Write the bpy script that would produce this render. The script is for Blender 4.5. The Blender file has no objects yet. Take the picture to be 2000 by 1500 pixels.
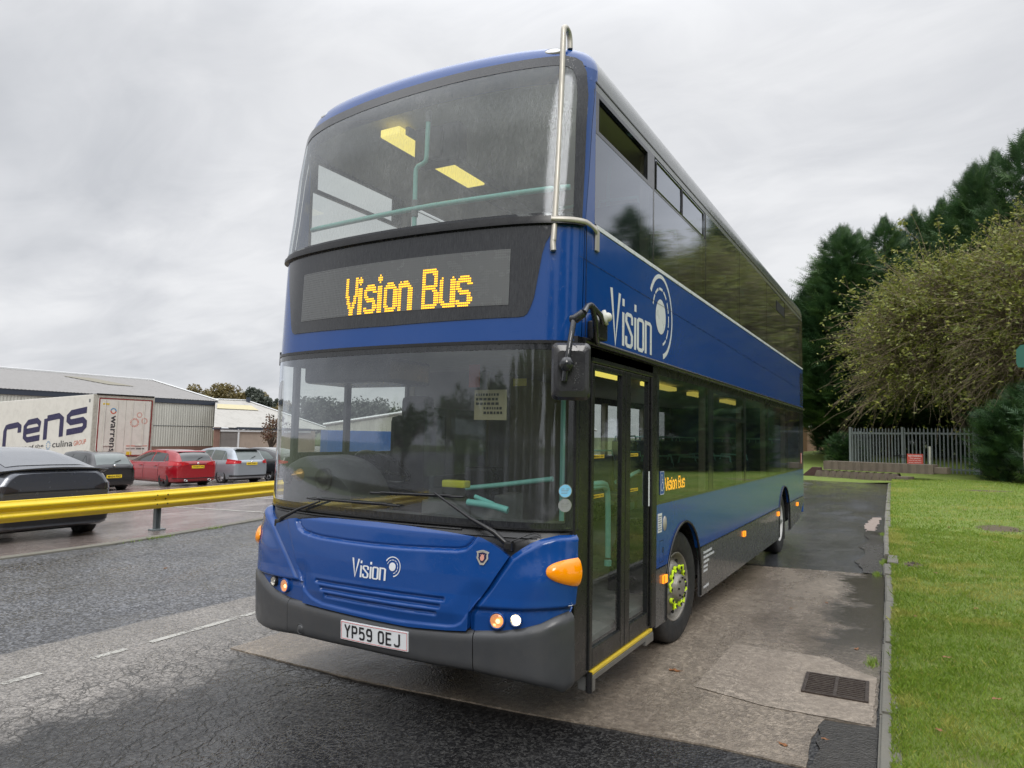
import bpy, bmesh, math, random
import numpy as np
from mathutils import Vector, Matrix
PI = math.pi
scene = bpy.context.scene
COL = scene.collection

# ------------------------------------------------------------------ camera
cam_d = bpy.data.cameras.new('camera')
cam = bpy.data.objects.new('camera', cam_d); COL.objects.link(cam); scene.camera = cam
yaw, pitch, roll = math.radians(29.35), math.radians(4.091), math.radians(1.138)
f_ = Vector((-math.sin(yaw)*math.cos(pitch), math.cos(yaw)*math.cos(pitch), math.sin(pitch)))
r_ = Vector((math.cos(yaw), math.sin(yaw), 0)); u_ = r_.cross(f_)
r2 = r_*math.cos(roll)+u_*math.sin(roll); u2 = -r_*math.sin(roll)+u_*math.cos(roll)
M = Matrix((r2, u2, -f_)).transposed().to_4x4()
M.translation = Vector((3.023, -3.553, 1.797))
cam.matrix_world = M
cam_d.sensor_width = 36; cam_d.lens = 36*1378.4/2000
cam_d.clip_start = 0.05; cam_d.clip_end = 2000

# ------------------------------------------------------------------ world: overcast sky
SUN_EL, SUN_AZ = math.radians(38), math.radians(150)
w = bpy.data.worlds.new('World'); scene.world = w; w.use_nodes = True
nt = w.node_tree; nt.nodes.clear()
def N(t, typ, **kw):
    n = t.nodes.new(typ)
    for k, v in kw.items():
        if k.startswith('i_'): n.inputs[k[2:]].default_value = v
        else: setattr(n, k, v)
    return n
def L(t, a, b): t.links.new(a, b)
out = N(nt, 'ShaderNodeOutputWorld'); bg1 = N(nt, 'ShaderNodeBackground'); bg2 = N(nt, 'ShaderNodeBackground')
sky = N(nt, 'ShaderNodeTexSky', sky_type='NISHITA'); sky.sun_disc = False
sky.sun_elevation = SUN_EL; sky.sun_rotation = SUN_AZ
bg1.inputs[1].default_value = 0.05; L(nt, sky.outputs[0], bg1.inputs[0])
tc = N(nt, 'ShaderNodeTexCoord'); sep = N(nt, 'ShaderNodeSeparateXYZ'); L(nt, tc.outputs['Generated'], sep.inputs[0])
def mth(t, op, a, b=None, c=None, clamp=False):
    n = N(t, 'ShaderNodeMath', operation=op); n.use_clamp = clamp
    for i, x in enumerate((a, b, c)):
        if x is None: continue
        if isinstance(x, (int, float)): n.inputs[i].default_value = x
        else: L(t, x, n.inputs[i])
    return n.outputs[0]
# cloud layer projected on a plane above: direction.xy / (z+0.25)
zz = mth(nt, 'ADD', mth(nt, 'MAXIMUM', sep.outputs[2], 0.0), 0.22)
cx = mth(nt, 'DIVIDE', sep.outputs[0], zz); cy = mth(nt, 'DIVIDE', sep.outputs[1], zz)
cmb = N(nt, 'ShaderNodeCombineXYZ'); L(nt, cx, cmb.inputs[0]); L(nt, cy, cmb.inputs[1])
mp = N(nt, 'ShaderNodeMapping'); mp.inputs['Scale'].default_value = (0.55, 1.0, 1); mp.inputs['Rotation'].default_value = (0, 0, 0.9); L(nt, cmb.outputs[0], mp.inputs[0])
n1 = N(nt, 'ShaderNodeTexNoise', i_Scale=1.35, i_Detail=5.0, i_Roughness=0.52, i_Distortion=0.5); L(nt, mp.outputs[0], n1.inputs['Vector'])
n2 = N(nt, 'ShaderNodeTexNoise', i_Scale=4.2, i_Detail=5.0, i_Roughness=0.6, i_Distortion=0.8); L(nt, mp.outputs[0], n2.inputs['Vector'])
mixn = mth(nt, 'ADD', mth(nt, 'MULTIPLY', n1.outputs[0], 0.75), mth(nt, 'MULTIPLY', n2.outputs[0], 0.25))
cr = N(nt, 'ShaderNodeValToRGB'); L(nt, mixn, cr.inputs[0])
cr.color_ramp.elements[0].position = 0.37; cr.color_ramp.elements[0].color = (0.65, 0.67, 0.71, 1)
cr.color_ramp.elements[1].position = 0.62; cr.color_ramp.elements[1].color = (0.93, 0.94, 0.965, 1)
e = cr.color_ramp.elements.new(0.50); e.color = (0.78, 0.795, 0.83, 1)
# an overcast sky is brighter overhead
mr = N(nt, 'ShaderNodeMapRange', interpolation_type='SMOOTHSTEP'); L(nt, sep.outputs[2], mr.inputs[0])
mr.inputs[1].default_value = 0.45; mr.inputs[2].default_value = 1.0; mr.inputs[3].default_value = 0.90; mr.inputs[4].default_value = 3.3
L(nt, cr.outputs[0], bg2.inputs[0]); L(nt, mr.outputs[0], bg2.inputs[1])
mx = N(nt, 'ShaderNodeMixShader'); mx.inputs[0].default_value = 0.96
L(nt, bg1.outputs[0], mx.inputs[1]); L(nt, bg2.outputs[0], mx.inputs[2]); L(nt, mx.outputs[0], out.inputs[0])

sun_d = bpy.data.lights.new('sun', 'SUN'); sun_d.energy = 1.4; sun_d.angle = math.radians(25); sun_d.color = (1, 0.97, 0.93)
sun = bpy.data.objects.new('sun', sun_d); COL.objects.link(sun)
sd = Vector((math.sin(SUN_AZ)*math.cos(SUN_EL), math.cos(SUN_AZ)*math.cos(SUN_EL), math.sin(SUN_EL)))
sun.rotation_euler = sd.to_track_quat('Z', 'Y').to_euler(); sun.location = (0, 0, 30)
scene.view_settings.view_transform = 'Standard'; scene.view_settings.look = 'None'
scene.view_settings.exposure = 0.06; scene.view_settings.gamma = 1.0
scene.render.engine = 'CYCLES'
cy_ = scene.cycles
cy_.max_bounces = 8; cy_.transparent_max_bounces = 24; cy_.diffuse_bounces = 3; cy_.glossy_bounces = 4; cy_.transmission_bounces = 4
cy_.use_denoising = True; cy_.caustics_reflective = False; cy_.caustics_refractive = False; cy_.sample_clamp_indirect = 6

# ------------------------------------------------------------------ helpers
def tag(o, label=None, cat=None, group=None, kind=None):
    if label: o['label'] = label
    if cat: o['category'] = cat
    if group: o['group'] = group
    if kind: o['kind'] = kind
    return o
def empty(name, loc=(0, 0, 0), rz=0, label=None, cat=None, group=None, parent=None):
    o = bpy.data.objects.new(name, None); COL.objects.link(o); o.location = loc; o.rotation_euler = (0, 0, rz)
    o.empty_display_size = 0.2
    if parent: o.parent = parent
    return tag(o, label, cat, group)
def copy_tree(o, parent=None):
    c = o.copy(); COL.objects.link(c)
    if parent: c.parent = parent
    for ch in [x for x in bpy.data.objects if x.parent == o and x != c]: copy_tree(ch, c)
    return c

class MB:
    """collects geometry and links it as one mesh"""
    def __init__(s): s.v = []; s.f = []; s.sm = []
    def add(s, vs, fs, smooth=False):
        b = len(s.v); s.v += [tuple(x) for x in vs]
        for f in fs: s.f.append(tuple(b+i for i in f)); s.sm.append(smooth)
        return s
    def box(s, a, b, bev=0.0, M=None):
        x0, y0, z0 = [min(a[i], b[i]) for i in range(3)]; x1, y1, z1 = [max(a[i], b[i]) for i in range(3)]
        if bev <= 0:
            vs = [(x, y, z) for z in (z0, z1) for y in (y0, y1) for x in (x0, x1)]
            fs = [(0, 2, 3, 1), (4, 5, 7, 6), (0, 1, 5, 4), (2, 6, 7, 3), (0, 4, 6, 2), (1, 3, 7, 5)]
        else:
            e = min(bev, (x1-x0)*.45, (y1-y0)*.45, (z1-z0)*.45)
            bm = bmesh.new(); bmesh.ops.create_cube(bm, size=1)
            for v in bm.verts: v.co = Vector(((x0+x1)/2+v.co.x*(x1-x0), (y0+y1)/2+v.co.y*(y1-y0), (z0+z1)/2+v.co.z*(z1-z0)))
            bmesh.ops.bevel(bm, geom=bm.edges[:], offset=e, segments=2, affect='EDGES', profile=0.6)
            bm.verts.index_update()
            vs = [v.co.copy() for v in bm.verts]; fs = [[v.index for v in f.verts] for f in bm.faces]; bm.free()
        if M is not None: vs = [M @ Vector(v) for v in vs]
        return s.add(vs, fs)
    def grid(s, P, smooth=True, close_u=False, flip=False):
        """P[i][j] -> quads"""
        n, m = len(P), len(P[0]); vs = [p for row in P for p in row]; fs = []
        for i in range(n if close_u else n-1):
            i2 = (i+1) % n
            for j in range(m-1):
                q = (i*m+j, i2*m+j, i2*m+j+1, i*m+j+1)
                fs.append(q[::-1] if flip else q)
        return s.add(vs, fs, smooth)
    def tube(s, pts, r, seg=8, cap=True, smooth=True):
        pts = [Vector(p) for p in pts]; rs = r if isinstance(r, (list, tuple)) else [r]*len(pts)
        rings = []; up = None
        for i, p in enumerate(pts):
            t = (pts[min(i+1, len(pts)-1)]-pts[max(i-1, 0)]).normalized()
            if up is None:
                up = Vector((0, 0, 1)) if abs(t.z) < .9 else Vector((1, 0, 0))
            a = t.cross(up)
            if a.length < 1e-5: a = t.cross(Vector((0, 1, 0)))
            a.normalize(); b = a.cross(t).normalized(); up = b
            rings.append([p+a*math.cos(2*PI*k/seg)*rs[i]+b*math.sin(2*PI*k/seg)*rs[i] for k in range(seg)])
        vs = [v for q in rings for v in q]; fs = []
        for i in range(len(rings)-1):
            for k in range(seg):
                fs.append((i*seg+k, i*seg+(k+1) % seg, (i+1)*seg+(k+1) % seg, (i+1)*seg+k))
        s.add(vs, fs, smooth)
        if cap:
            s.add(rings[0], [tuple(range(seg))[::-1]]); s.add(rings[-1], [tuple(range(seg))])
        return s
    def lathe(s, prof, M, seg=32, smooth=True):
        """prof: (radius, height) about local z"""
        P = [[M @ Vector((r*math.cos(2*PI*k/seg), r*math.sin(2*PI*k/seg), h)) for (r, h) in prof] for k in range(seg)]
        return s.grid(P, smooth, close_u=True)
    def prism(s, poly, a, b, M=None, smooth=False):
        """poly in (u,v), extruded from w=a to w=b ; local coords (u,v,w) mapped with M"""
        n = len(poly); M = M or Matrix.Identity(4)
        vs = [M @ Vector((u, v, a)) for u, v in poly]+[M @ Vector((u, v, b)) for u, v in poly]
        s.add(vs, [tuple(range(n))[::-1], tuple(range(n, 2*n))])
        s.add(vs, [(i, (i+1) % n, n+(i+1) % n, n+i) for i in range(n)], smooth)
        return s
    def build(s, name, mat, parent=None, label=None, cat=None, group=None, kind=None, autosmooth=None):
        me = bpy.data.meshes.new(name); me.from_pydata(s.v, [], s.f)
        me.polygons.foreach_set('use_smooth', s.sm); me.update()
        if mat is not None: me.materials.append(mat)
        o = bpy.data.objects.new(name, me); COL.objects.link(o)
        if parent: o.parent = parent
        return tag(o, label, cat, group, kind)
def np_mesh(name, V, F, mat, parent=None, smooth=False, col=None, **kw):
    """V (n,3), F (m,k) with k constant"""
    me = bpy.data.meshes.new(name); n, k = F.shape
    me.vertices.add(len(V)); me.vertices.foreach_set('co', V.astype(np.float32).ravel())
    me.loops.add(n*k); me.loops.foreach_set('vertex_index', F.astype(np.int32).ravel())
    me.polygons.add(n); me.polygons.foreach_set('loop_start', np.arange(0, n*k, k, dtype=np.int32))
    me.polygons.foreach_set('loop_total', np.full(n, k, dtype=np.int32))
    if smooth: me.polygons.foreach_set('use_smooth', np.ones(n, dtype=bool))
    me.update(calc_edges=True)
    if col is not None:
        at = me.attributes.new('tone', 'FLOAT', 'POINT'); at.data.foreach_set('value', col.astype(np.float32))
    me.materials.append(mat)
    o = bpy.data.objects.new(name, me); COL.objects.link(o)
    if parent: o.parent = parent
    return tag(o, **kw)
def interp(pts):
    xs = [p[0] for p in pts]; ys = [p[1] for p in pts]
    return lambda x: float(np.interp(x, xs, ys))
def sst(a, b, x):
    t = min(1, max(0, (x-a)/(b-a))); return t*t*(3-2*t)
def catmull(pts, n=6):
    P = [Vector(p) for p in pts]; P = [P[0]*2-P[1]]+P+[P[-1]*2-P[-2]]; o = []
    for i in range(1, len(P)-2):
        for k in range(n):
            t = k/n; a, b, c, d = P[i-1:i+3]
            o.append(0.5*((2*b)+(c-a)*t+(2*a-5*b+4*c-d)*t*t+(3*b-a-3*c+d)*t**3))
    return o+[P[-2]]

# ------------------------------------------------------------------ materials
MATS = {}
def newmat(name):
    m = bpy.data.materials.new(name); m.use_nodes = True; t = m.node_tree; t.nodes.clear()
    o = N(t, 'ShaderNodeOutputMaterial'); MATS[name] = m; return m, t, o
def noise(t, co, scale, detail=4, rough=.55, dist=0.0):
    n = N(t, 'ShaderNodeTexNoise', i_Scale=float(scale), i_Detail=float(detail), i_Roughness=rough, i_Distortion=dist); L(t, co, n.inputs['Vector']); return n.outputs[0]
def ramp(t, x, *st):
    r = N(t, 'ShaderNodeValToRGB'); L(t, x, r.inputs[0]); el = r.color_ramp.elements
    while len(el) < len(st): el.new(0.5)
    for e, (p, c) in zip(el, st):
        e.position = p; e.color = (c, c, c, 1) if isinstance(c, (int, float)) else (*c, 1)
    return r.outputs[0]
def mixc(t, fac, a, b, bt='MIX'):
    n = N(t, 'ShaderNodeMix', data_type='RGBA', blend_type=bt)
    for i, x in ((0, fac), (6, a), (7, b)):
        if isinstance(x, (int, float)): n.inputs[i].default_value = x
        elif isinstance(x, (tuple, list)): n.inputs[i].default_value = (*x, 1)
        else: L(t, x, n.inputs[i])
    return n.outputs[2]
def coord(t, kind='Object', scale=None):
    if kind == 'World': c = N(t, 'ShaderNodeNewGeometry').outputs['Position']
    else: c = N(t, 'ShaderNodeTexCoord').outputs[kind]
    if scale:
        m = N(t, 'ShaderNodeMapping'); m.inputs['Scale'].default_value = scale; L(t, c, m.inputs[0]); c = m.outputs[0]
    return c
def bump(t, h, strength, dist, normal=None):
    b = N(t, 'ShaderNodeBump', i_Strength=float(strength), i_Distance=float(dist)); L(t, h, b.inputs['Height'])
    if normal is not None: L(t, normal, b.inputs['Normal'])
    return b.outputs[0]
def pbr(name, c, rough=.5, metal=0., var=.12, vscale=3., bmp=0., bscale=60., coat=0., rain=0., dirt=0., spec=.5, emit=None, es=0., streak=0.):
    """plain material with noise variation, optional water drops (rain) and dirt"""
    m, t, o = newmat(name); p = N(t, 'ShaderNodeBsdfPrincipled'); L(t, p.outputs[0], o.inputs[0])
    co = coord(t)
    nz = noise(t, co, vscale, 6)
    colr = mixc(t, nz, tuple(x*(1-var) for x in c), tuple(min(1, x*(1+var)) for x in c))
    if dirt > 0:
        d = ramp(t, noise(t, co, vscale*2.7, 8, .7, .4), (.45, 0.), (.75, dirt)); colr = mixc(t, d, colr, (.16, .14, .11))
    L(t, colr, p.inputs['Base Color'])
    rr = ramp(t, noise(t, co, vscale*4, 5), (.3, max(0, rough*.75)), (.7, min(1, rough*1.3))); L(t, rr, p.inputs['Roughness'])
    p.inputs['Metallic'].default_value = metal; p.inputs['Coat Weight'].default_value = coat; p.inputs['Coat Roughness'].default_value = .05
    p.inputs['Specular IOR Level'].default_value = spec
    nrm = None
    if bmp: nrm = bump(t, noise(t, co, bscale, 5, .65), bmp, .01)
    if streak:
        sk_ = ramp(t, noise(t, coord(t, 'Object', (170, 170, 16)), 1.0, 5, .7), (.42, 0.), (.72, streak)); colr2 = mixc(t, sk_, colr, (.20, .205, .21)); L(t, colr2, p.inputs['Base Color'])
    if rain:
        v = N(t, 'ShaderNodeTexVoronoi', i_Scale=95.0); v.inputs['Randomness'].default_value = 1; L(t, co, v.inputs['Vector'])
        keep = ramp(t, noise(t, co, 38, 2), (.5, 0.), (.62, 1.))
        h = mth(t, 'MULTIPLY', mth(t, 'SUBTRACT', 0.42, v.outputs['Distance'], clamp=True), keep)
        nrm = bump(t, h, rain, .004, nrm)
    if nrm is not None:
        L(t, nrm, p.inputs['Normal']); 
        if coat and rain: L(t, nrm, p.inputs['Coat Normal'])
    if emit: p.inputs['Emission Color'].default_value = (*emit, 1); p.inputs['Emission Strength'].default_value = es
    return m
def glassmat(name, tint=(.6, .63, .6), film=0.0, filmcol=(.35, .36, .36), rough=.02, rip=.0, refl=1.0):
    """thin sheet of glass: transparent, mirror by angle, optional rain film in vertical runs"""
    m, t, o = newmat(name); co = coord(t)
    lw = N(t, 'ShaderNodeLayerWeight'); 
    f5 = mth(t, 'POWER', lw.outputs['Facing'], 3.2); fr = mth(t, 'MULTIPLY_ADD', f5, .85*refl, .055*refl, clamp=True)
    tr = N(t, 'ShaderNodeBsdfTransparent'); tr.inputs[0].default_value = (*tint, 1)
    gl = N(t, 'ShaderNodeBsdfGlossy'); gl.inputs['Roughness'].default_value = rough; gl.inputs[0].default_value = (.86, .90, .97, 1)
    nrm = None
    st = noise(t, coord(t, 'Object', (150, 150, 14)), 1.0, 5, .7)
    dr = N(t, 'ShaderNodeTexVoronoi', i_Scale=120.0); L(t, co, dr.inputs['Vector'])
    h = mth(t, 'ADD', st, mth(t, 'MULTIPLY', mth(t, 'SUBTRACT', .35, dr.outputs['Distance'], clamp=True), 1.5))
    if rip: nrm = bump(t, h, rip, .003); L(t, nrm, gl.inputs['Normal'])
    ms = N(t, 'ShaderNodeMixShader'); L(t, fr, ms.inputs[0]); L(t, tr.outputs[0], ms.inputs[1]); L(t, gl.outputs[0], ms.inputs[2])
    last = ms.outputs[0]
    if film:
        df = N(t, 'ShaderNodeBsdfDiffuse'); df.inputs[0].default_value = (*filmcol, 1)
        fl = mth(t, 'MULTIPLY', mth(t, 'MULTIPLY', ramp(t, noise(t, co, 2.2, 4), (.35, .55), (.7, 1.)), ramp(t, st, (.36, .70), (.68, 1.35))), film)
        m2 = N(t, 'ShaderNodeMixShader'); L(t, fl, m2.inputs[0]); L(t, last, m2.inputs[1]); L(t, df.outputs[0], m2.inputs[2]); last = m2.outputs[0]
    L(t, last, o.inputs[0]); return m

BLUE = pbr('bus_blue_paint', (.006, .056, .24), .16, coat=.38, rain=.35, var=.06, spec=.35)
BLUES = pbr('bus_blue_side_paint', (.007, .064, .285), .13, coat=.30, rain=.12, var=.06, dirt=.06, spec=.40)
GREYP = pbr('bus_grey_paint', (.062, .064, .068), .25, coat=.5, rain=.2, dirt=.12)
GREYB = pbr('bumper_grey_plastic', (.052, .054, .058), .38, coat=.15, rain=.25, dirt=.1, bmp=.05, bscale=300)
ROOFG = pbr('roof_grey_paint', (.16, .165, .17), .22, coat=.4, rain=.25, dirt=.15)
BLACK = pbr('black_trim', (.012, .012, .013), .28, dirt=.05, bmp=.03)
BLACKG = pbr('black_gloss_glass', (.013, .014, .017), .12, coat=.5, rain=.35, var=.2, streak=.14, spec=.4)
RUBBER = pbr('tyre_rubber', (.018, .018, .019), .62, bmp=.25, bscale=45, dirt=.12)
DARKVOID = pbr('underbody_black', (.008, .008, .008), .9)
TEAL = pbr('teal_handrail', (.28, .68, .60), .35, coat=.3, var=.05)
STEEL = pbr('brushed_steel', (.50, .47, .41), .42, metal=.45, dirt=.1)
RIMG = pbr('dirty_rim', (.30, .28, .25), .45, metal=.4, dirt=.55, vscale=9, bmp=.1)
WHITE = pbr('white_vinyl', (.72, .74, .76), .3, var=.03)
CREAM = pbr('interior_cream', (.36, .34, .27), .6, var=.08)
INTG = pbr('interior_grey', (.17, .18, .18), .6, bmp=.05)
DASH = pbr('dashboard_grey', (.075, .078, .075), .55, bmp=.06, bscale=200)
SEATM = pbr('seat_moquette', (.018, .03, .075), .9, var=.4, vscale=30)
AMBER = pbr('amber_lens', (.85, .27, .0), .12, coat=.5, emit=(1, .30, .0), es=.12, var=.1, vscale=20)
AMBERL = pbr('amber_lamp_lit', (.85, .3, .03), .1, coat=.5, emit=(1, .42, .12), es=.9, var=.15, vscale=30)
LAMPON = pbr('headlamp_lit', (.9, .9, .8), .1, emit=(1, .80, .48), es=9)
LAMPOFF = pbr('headlamp_glass', (.55, .56, .56), .06, metal=.6, var=.3, vscale=60)
LEDY = pbr('led_amber', (.3, .15, 0), .5, emit=(1, .48, .02), es=2.2, var=0)
MARKER = pbr('side_marker_lit', (.9, .25, .0), .2, emit=(1, .30, .02), es=1.3, var=0)
GLOWY = pbr('interior_light', (.9, .8, .3), .4, emit=(1, .80, .15), es=1.2, var=.02)
GLOWW = pbr('interior_light_warm', (.9, .6, .3), .4, emit=(1, .62, .22), es=1.3, var=.02)
NEON = pbr('neon_yellow_plastic', (.72, 1.0, .03), .45, var=.05)
YELLOW = pbr('yellow_edge', (.70, .50, .04), .4, dirt=.3)
GLASSF = glassmat('windscreen_glass', (.74, .78, .76), film=.07, filmcol=(.40, .41, .40), rip=.012, refl=2.1)
GLASSU = glassmat('upper_windscreen_glass', (.78, .81, .79), film=.34, filmcol=(.44, .45, .44), rip=.06, rough=.05, refl=1.0)
GLASSD = glassmat('door_glass', (.74, .79, .76), film=.03, refl=.8)
GLASSS = glassmat('tinted_side_glass', (.40, .42, .42), film=.015, rip=.008, refl=1.15)
GLASSUS = glassmat('tinted_upper_side_glass', (.30, .31, .32), film=.05, filmcol=(.30, .31, .33), rip=.012, refl=1.5)
GLASSO = glassmat('offside_glass', (.86, .88, .86), film=.03)

# ================================================================== DOUBLE DECKER BUS
bus = empty('double_decker_bus', (0, 0, 0), 0, 'royal blue double decker bus with amber destination display, parked on wet concrete', 'bus')
W = 1.275
PZ = [.2, .46, .73, .84, .95, 1.175, 1.229, 1.56, 1.95, 2.38, 2.51, 2.84, 3.11, 3.47, 3.81, 4.12, 4.26, 4.33, 4.5]
PY = [.02, .009, -.004, .012, .019, .046, .092, .100, .103, .106, .112, .125, .138, .191, .232, .288, .326, .345, .45]
def y0(z): return float(np.interp(z, PZ, PY))
def plan(x):
    t = min(abs(x)/W, .9995); return .155*t*t+.17*(1-math.sqrt(max(0, 1-t**8)))
def fy(x, z): return y0(z)+plan(x)
def S(x, z, off=0.0):
    e = .004; x = max(-W+.0005, min(W-.0005, x)); xa, xb = max(-W+.0006, x-e), min(W-.0006, x+e)
    dx = (plan(xb)-plan(xa))/(xb-xa); dz = (y0(z+.03)-y0(z-.03))/.06
    n = Vector((dx, -1, dz)).normalized()
    return Vector((x, fy(x, z), z))+n*off
_t = np.concatenate([np.linspace(0, .9, 400), np.linspace(.9, .9994, 900)[1:]])
_y = np.array([plan(W*q) for q in _t]); _a = np.concatenate([[0], np.cumsum(np.hypot(np.diff(W*_t), np.diff(_y)))])
def x2a(x): return math.copysign(float(np.interp(abs(x)/W, _t, _a)), x)
def a2x(a): return math.copysign(float(np.interp(abs(a), _a, _t))*W, a)
def xs_range(x0, x1, step):
    a0, a1 = x2a(x0), x2a(x1); n = max(2, int(abs(a1-a0)/step)+1); return [a2x(a0+(a1-a0)*i/n) for i in range(n+1)]
def fcols(mb, x0, x1, zb, zt, step=.02, rows=8, off=0.0, h=None, lip=.02, xs=None):
    """patch of the front skin between two curves, with a rim turned inward"""
    xs = xs or xs_range(x0, x1, step); P = []
    for x in xs:
        a, b = zb(x), zt(x); b = max(b, a+.0005)
        P.append([S(x, a+(b-a)*j/rows, off+(h(x, a+(b-a)*j/rows) if h else 0)) for j in range(rows+1)])
    mb.grid(P, True)
    if lip:
        def rim(pts, qs, flip):
            vs = list(pts)+list(qs); n = len(pts)
            mb.add(vs, [((i, i+1, n+i+1, n+i) if not flip else (i, n+i, n+i+1, i+1)) for i in range(n-1)])
        inn = lambda x, z: S(x, z, off-lip)
        rim([p[-1] for p in P], [inn(x, zt(x)) for x in xs], False); rim([p[0] for p in P], [inn(x, zb(x)) for x in xs], True)
        for i, fl in ((0, True), (-1, False)):
            rim(P[i], [inn(xs[i], zb(xs[i])+(zt(xs[i])-zb(xs[i]))*j/rows) for j in range(rows+1)], fl)
    return mb
K = lambda v: (lambda x: v)
# ---- curves traced on the front
bt = interp([(-1.274, .80), (-1.2, .79), (-1.103, .755), (-1.0, .708), (-.916, .677), (-.81, .655), (-.714, .643), (-.554, .638), (-.249, .63), (.065, .622), (.347, .616), (.603, .629), (.771, .641), (.951, .66), (1.06, .682), (1.153, .712), (1.22, .752), (1.262, .772), (1.274, .775)])
bb = interp([(-1.274, .40), (-1.12, .375), (-.94, .378), (-.65, .405), (-.086, .415), (.347, .409), (.77, .405), (1.055, .375), (1.2, .345), (1.25, .315), (1.272, .33)])
hz_b = interp([(-.962, 1.113), (-.768, .944), (-.604, .778), (-.564, .772), (-.556, .640), (-.249, .632), (.065, .624), (.347, .618), (.603, .631), (.737, .643), (.742, .74), (.761, .768), (.859, .907), (.962, 1.077)])
hz_t = interp([(-.963, 1.114), (-.93, 1.128), (-.87, 1.15), (-.78, 1.165), (-.70, 1.173), (-.50, 1.194), (-.347, 1.202), (0, 1.206), (.277, 1.201), (.55, 1.188), (.743, 1.175), (.80, 1.166), (.85, 1.15), (.90, 1.124), (.945, 1.093), (.963, 1.078)])
wr_t = interp([(.742, .742), (.761, .768), (.859, .907), (.95, 1.058), (.975, 1.088), (1.028, 1.129), (1.075, 1.162), (1.123, 1.184), (1.206, 1.207), (1.273, 1.206)])
wl_t = interp([(-1.273, 1.235), (-1.2, 1.225), (-1.10, 1.19), (-1.03, 1.155), (-.975, 1.118), (-.955, 1.105), (-.768, .944), (-.604, .778), (-.558, .773)])
def seg_d(x, z, pts):
    """signed distance to an open polyline (left of travel positive)"""
    best = 9; sg = 1
    for (ax, az), (bx, bz) in zip(pts[:-1], pts[1:]):
        ux, uz = bx-ax, bz-az; l2 = ux*ux+uz*uz; t = max(0, min(1, ((x-ax)*ux+(z-az)*uz)/l2))
        dx, dz = x-ax-t*ux, z-az-t*uz; d = math.hypot(dx, dz)
        if d < best: best = d; sg = 1 if ux*(z-az)-uz*(x-ax) >= 0 else -1
    return best*sg
INNER = [(-.705, 1.20), (-.698, 1.158), (-.672, 1.125), (-.625, 1.103), (-.54, 1.090), (-.449, 1.082), (-.2, 1.078), (.018, 1.078), (.25, 1.083), (.439, 1.091), (.64, 1.10), (.689, 1.112), (.72, 1.138), (.749, 1.176), (.757, 1.20)]
CONT = [(-.60, .80), (-.572, .752), (-.545, .722), (-.50, .694), (-.46, .677), (-.37, .658), (-.087, .648), (.25, .64), (.603, .652), (.66, .660), (.70, .682), (.741, .735), (.80, .82)]
def groove(d, w, dep): return -dep*math.exp(-(d/w)**2)
SLOTS = [(-.44, .58, .801, .806), (-.395, .555, .76, .763), (-.352, .532, .722, .722)]
def h_hood(x, z):
    h = 0.0
    d = seg_d(x, z, INNER)                     # positive above (inside the upper panel)
    h += .022*(1-sst(-.022, .0, d))+groove(d-.003, .0045, .014)
    c = seg_d(x, z, CONT)                      # positive above the contour
    h += .013*(1-sst(-.001, .008, c))          # flange stands proud below, with an upward chamfer
    h += .016*sst(.0, .13, c) - .002
    for (xa, xb, za, zb_) in SLOTS:
        if xa-.01 < x < xb+.01:
            zc = za+(zb_-za)*(x-xa)/(xb-xa); dz = z-zc
            e = sst(xa-.006, xa+.012, x)*(1-sst(xb-.012, xb+.006, x))
            h -= .020*e*(sst(-.019, -.006, dz)*(1-sst(.002, .011, dz)))
    return h
SEAMR = [(.736, .60), (.741, .74), (.761, .768), (.859, .907), (.962, 1.078), (1.028, 1.129), (1.123, 1.185), (1.206, 1.211), (1.30, 1.212)]
SEAML = [(-1.30, 1.245), (-1.2, 1.225), (-1.03, 1.155), (-.962, 1.113), (-.768, .944), (-.604, .778), (-.556, .772)]
CRR = interp([(.73, .768), (1.05, .779), (1.249, .795), (1.28, .80)]); CRL = interp([(-1.28, .765), (-1.08, .756), (-.83, .760), (-.55, .773)])
def h_wing_r(x, z):
    d = -seg_d(x, z, SEAMR)
    h = .030*sst(-.002, .035, d)
    cz = z-CRR(x); h -= .030*(1-sst(-.004, .012, cz))*sst(.0, .05, d+.03); h += groove(cz+.006, .004, .003)
    h += .018*math.exp(-((z-1.0)/.16)**2)*sst(.05, .25, d)
    return h
def h_wing_l(x, z):
    d = -seg_d(x, z, SEAML)
    h = .030*sst(-.002, .040, d)
    cz = z-CRL(x); h -= .026*(1-sst(-.004, .012, cz)); h += .012*math.exp(-((z-1.0)/.16)**2)*sst(.05, .25, d)
    return h
def h_bump(x, z):
    a, b = bb(x), bt(x); t = (b-z)
    h = .034*math.sqrt(max(0, 1-(1-min(1, t/.055))**2))
    h -= .03*(1-math.sqrt(max(0, 1-(1-min(1, (z-a)/.06))**2)))
    return h
fcols(MB(), -.958, .960, hz_b, hz_t, .0065, 92, h=h_hood).build('bonnet', BLUE, bus)
fcols(MB(), .741, 1.2735, lambda x: bt(x), wr_t, .011, 52, h=h_wing_r).build('wing_panel', BLUE, bus)
fcols(MB(), -1.2735, -.560, lambda x: bt(x), wl_t, .011, 52, h=h_wing_l).build('wing_panel', BLUE, bus)
fcols(MB(), -.716, .770, bb, bt, .03, 16, h=h_bump, lip=.06).build('bumper', GREYB, bus)
fcols(MB(), .776, 1.2735, bb, bt, .02, 16, h=h_bump, lip=.06).build('bumper_corner', GREYB, bus)
fcols(MB(), -1.2735, -.720, bb, bt, .02, 16, h=h_bump, lip=.06).build('bumper_corner', GREYB, bus)
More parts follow.
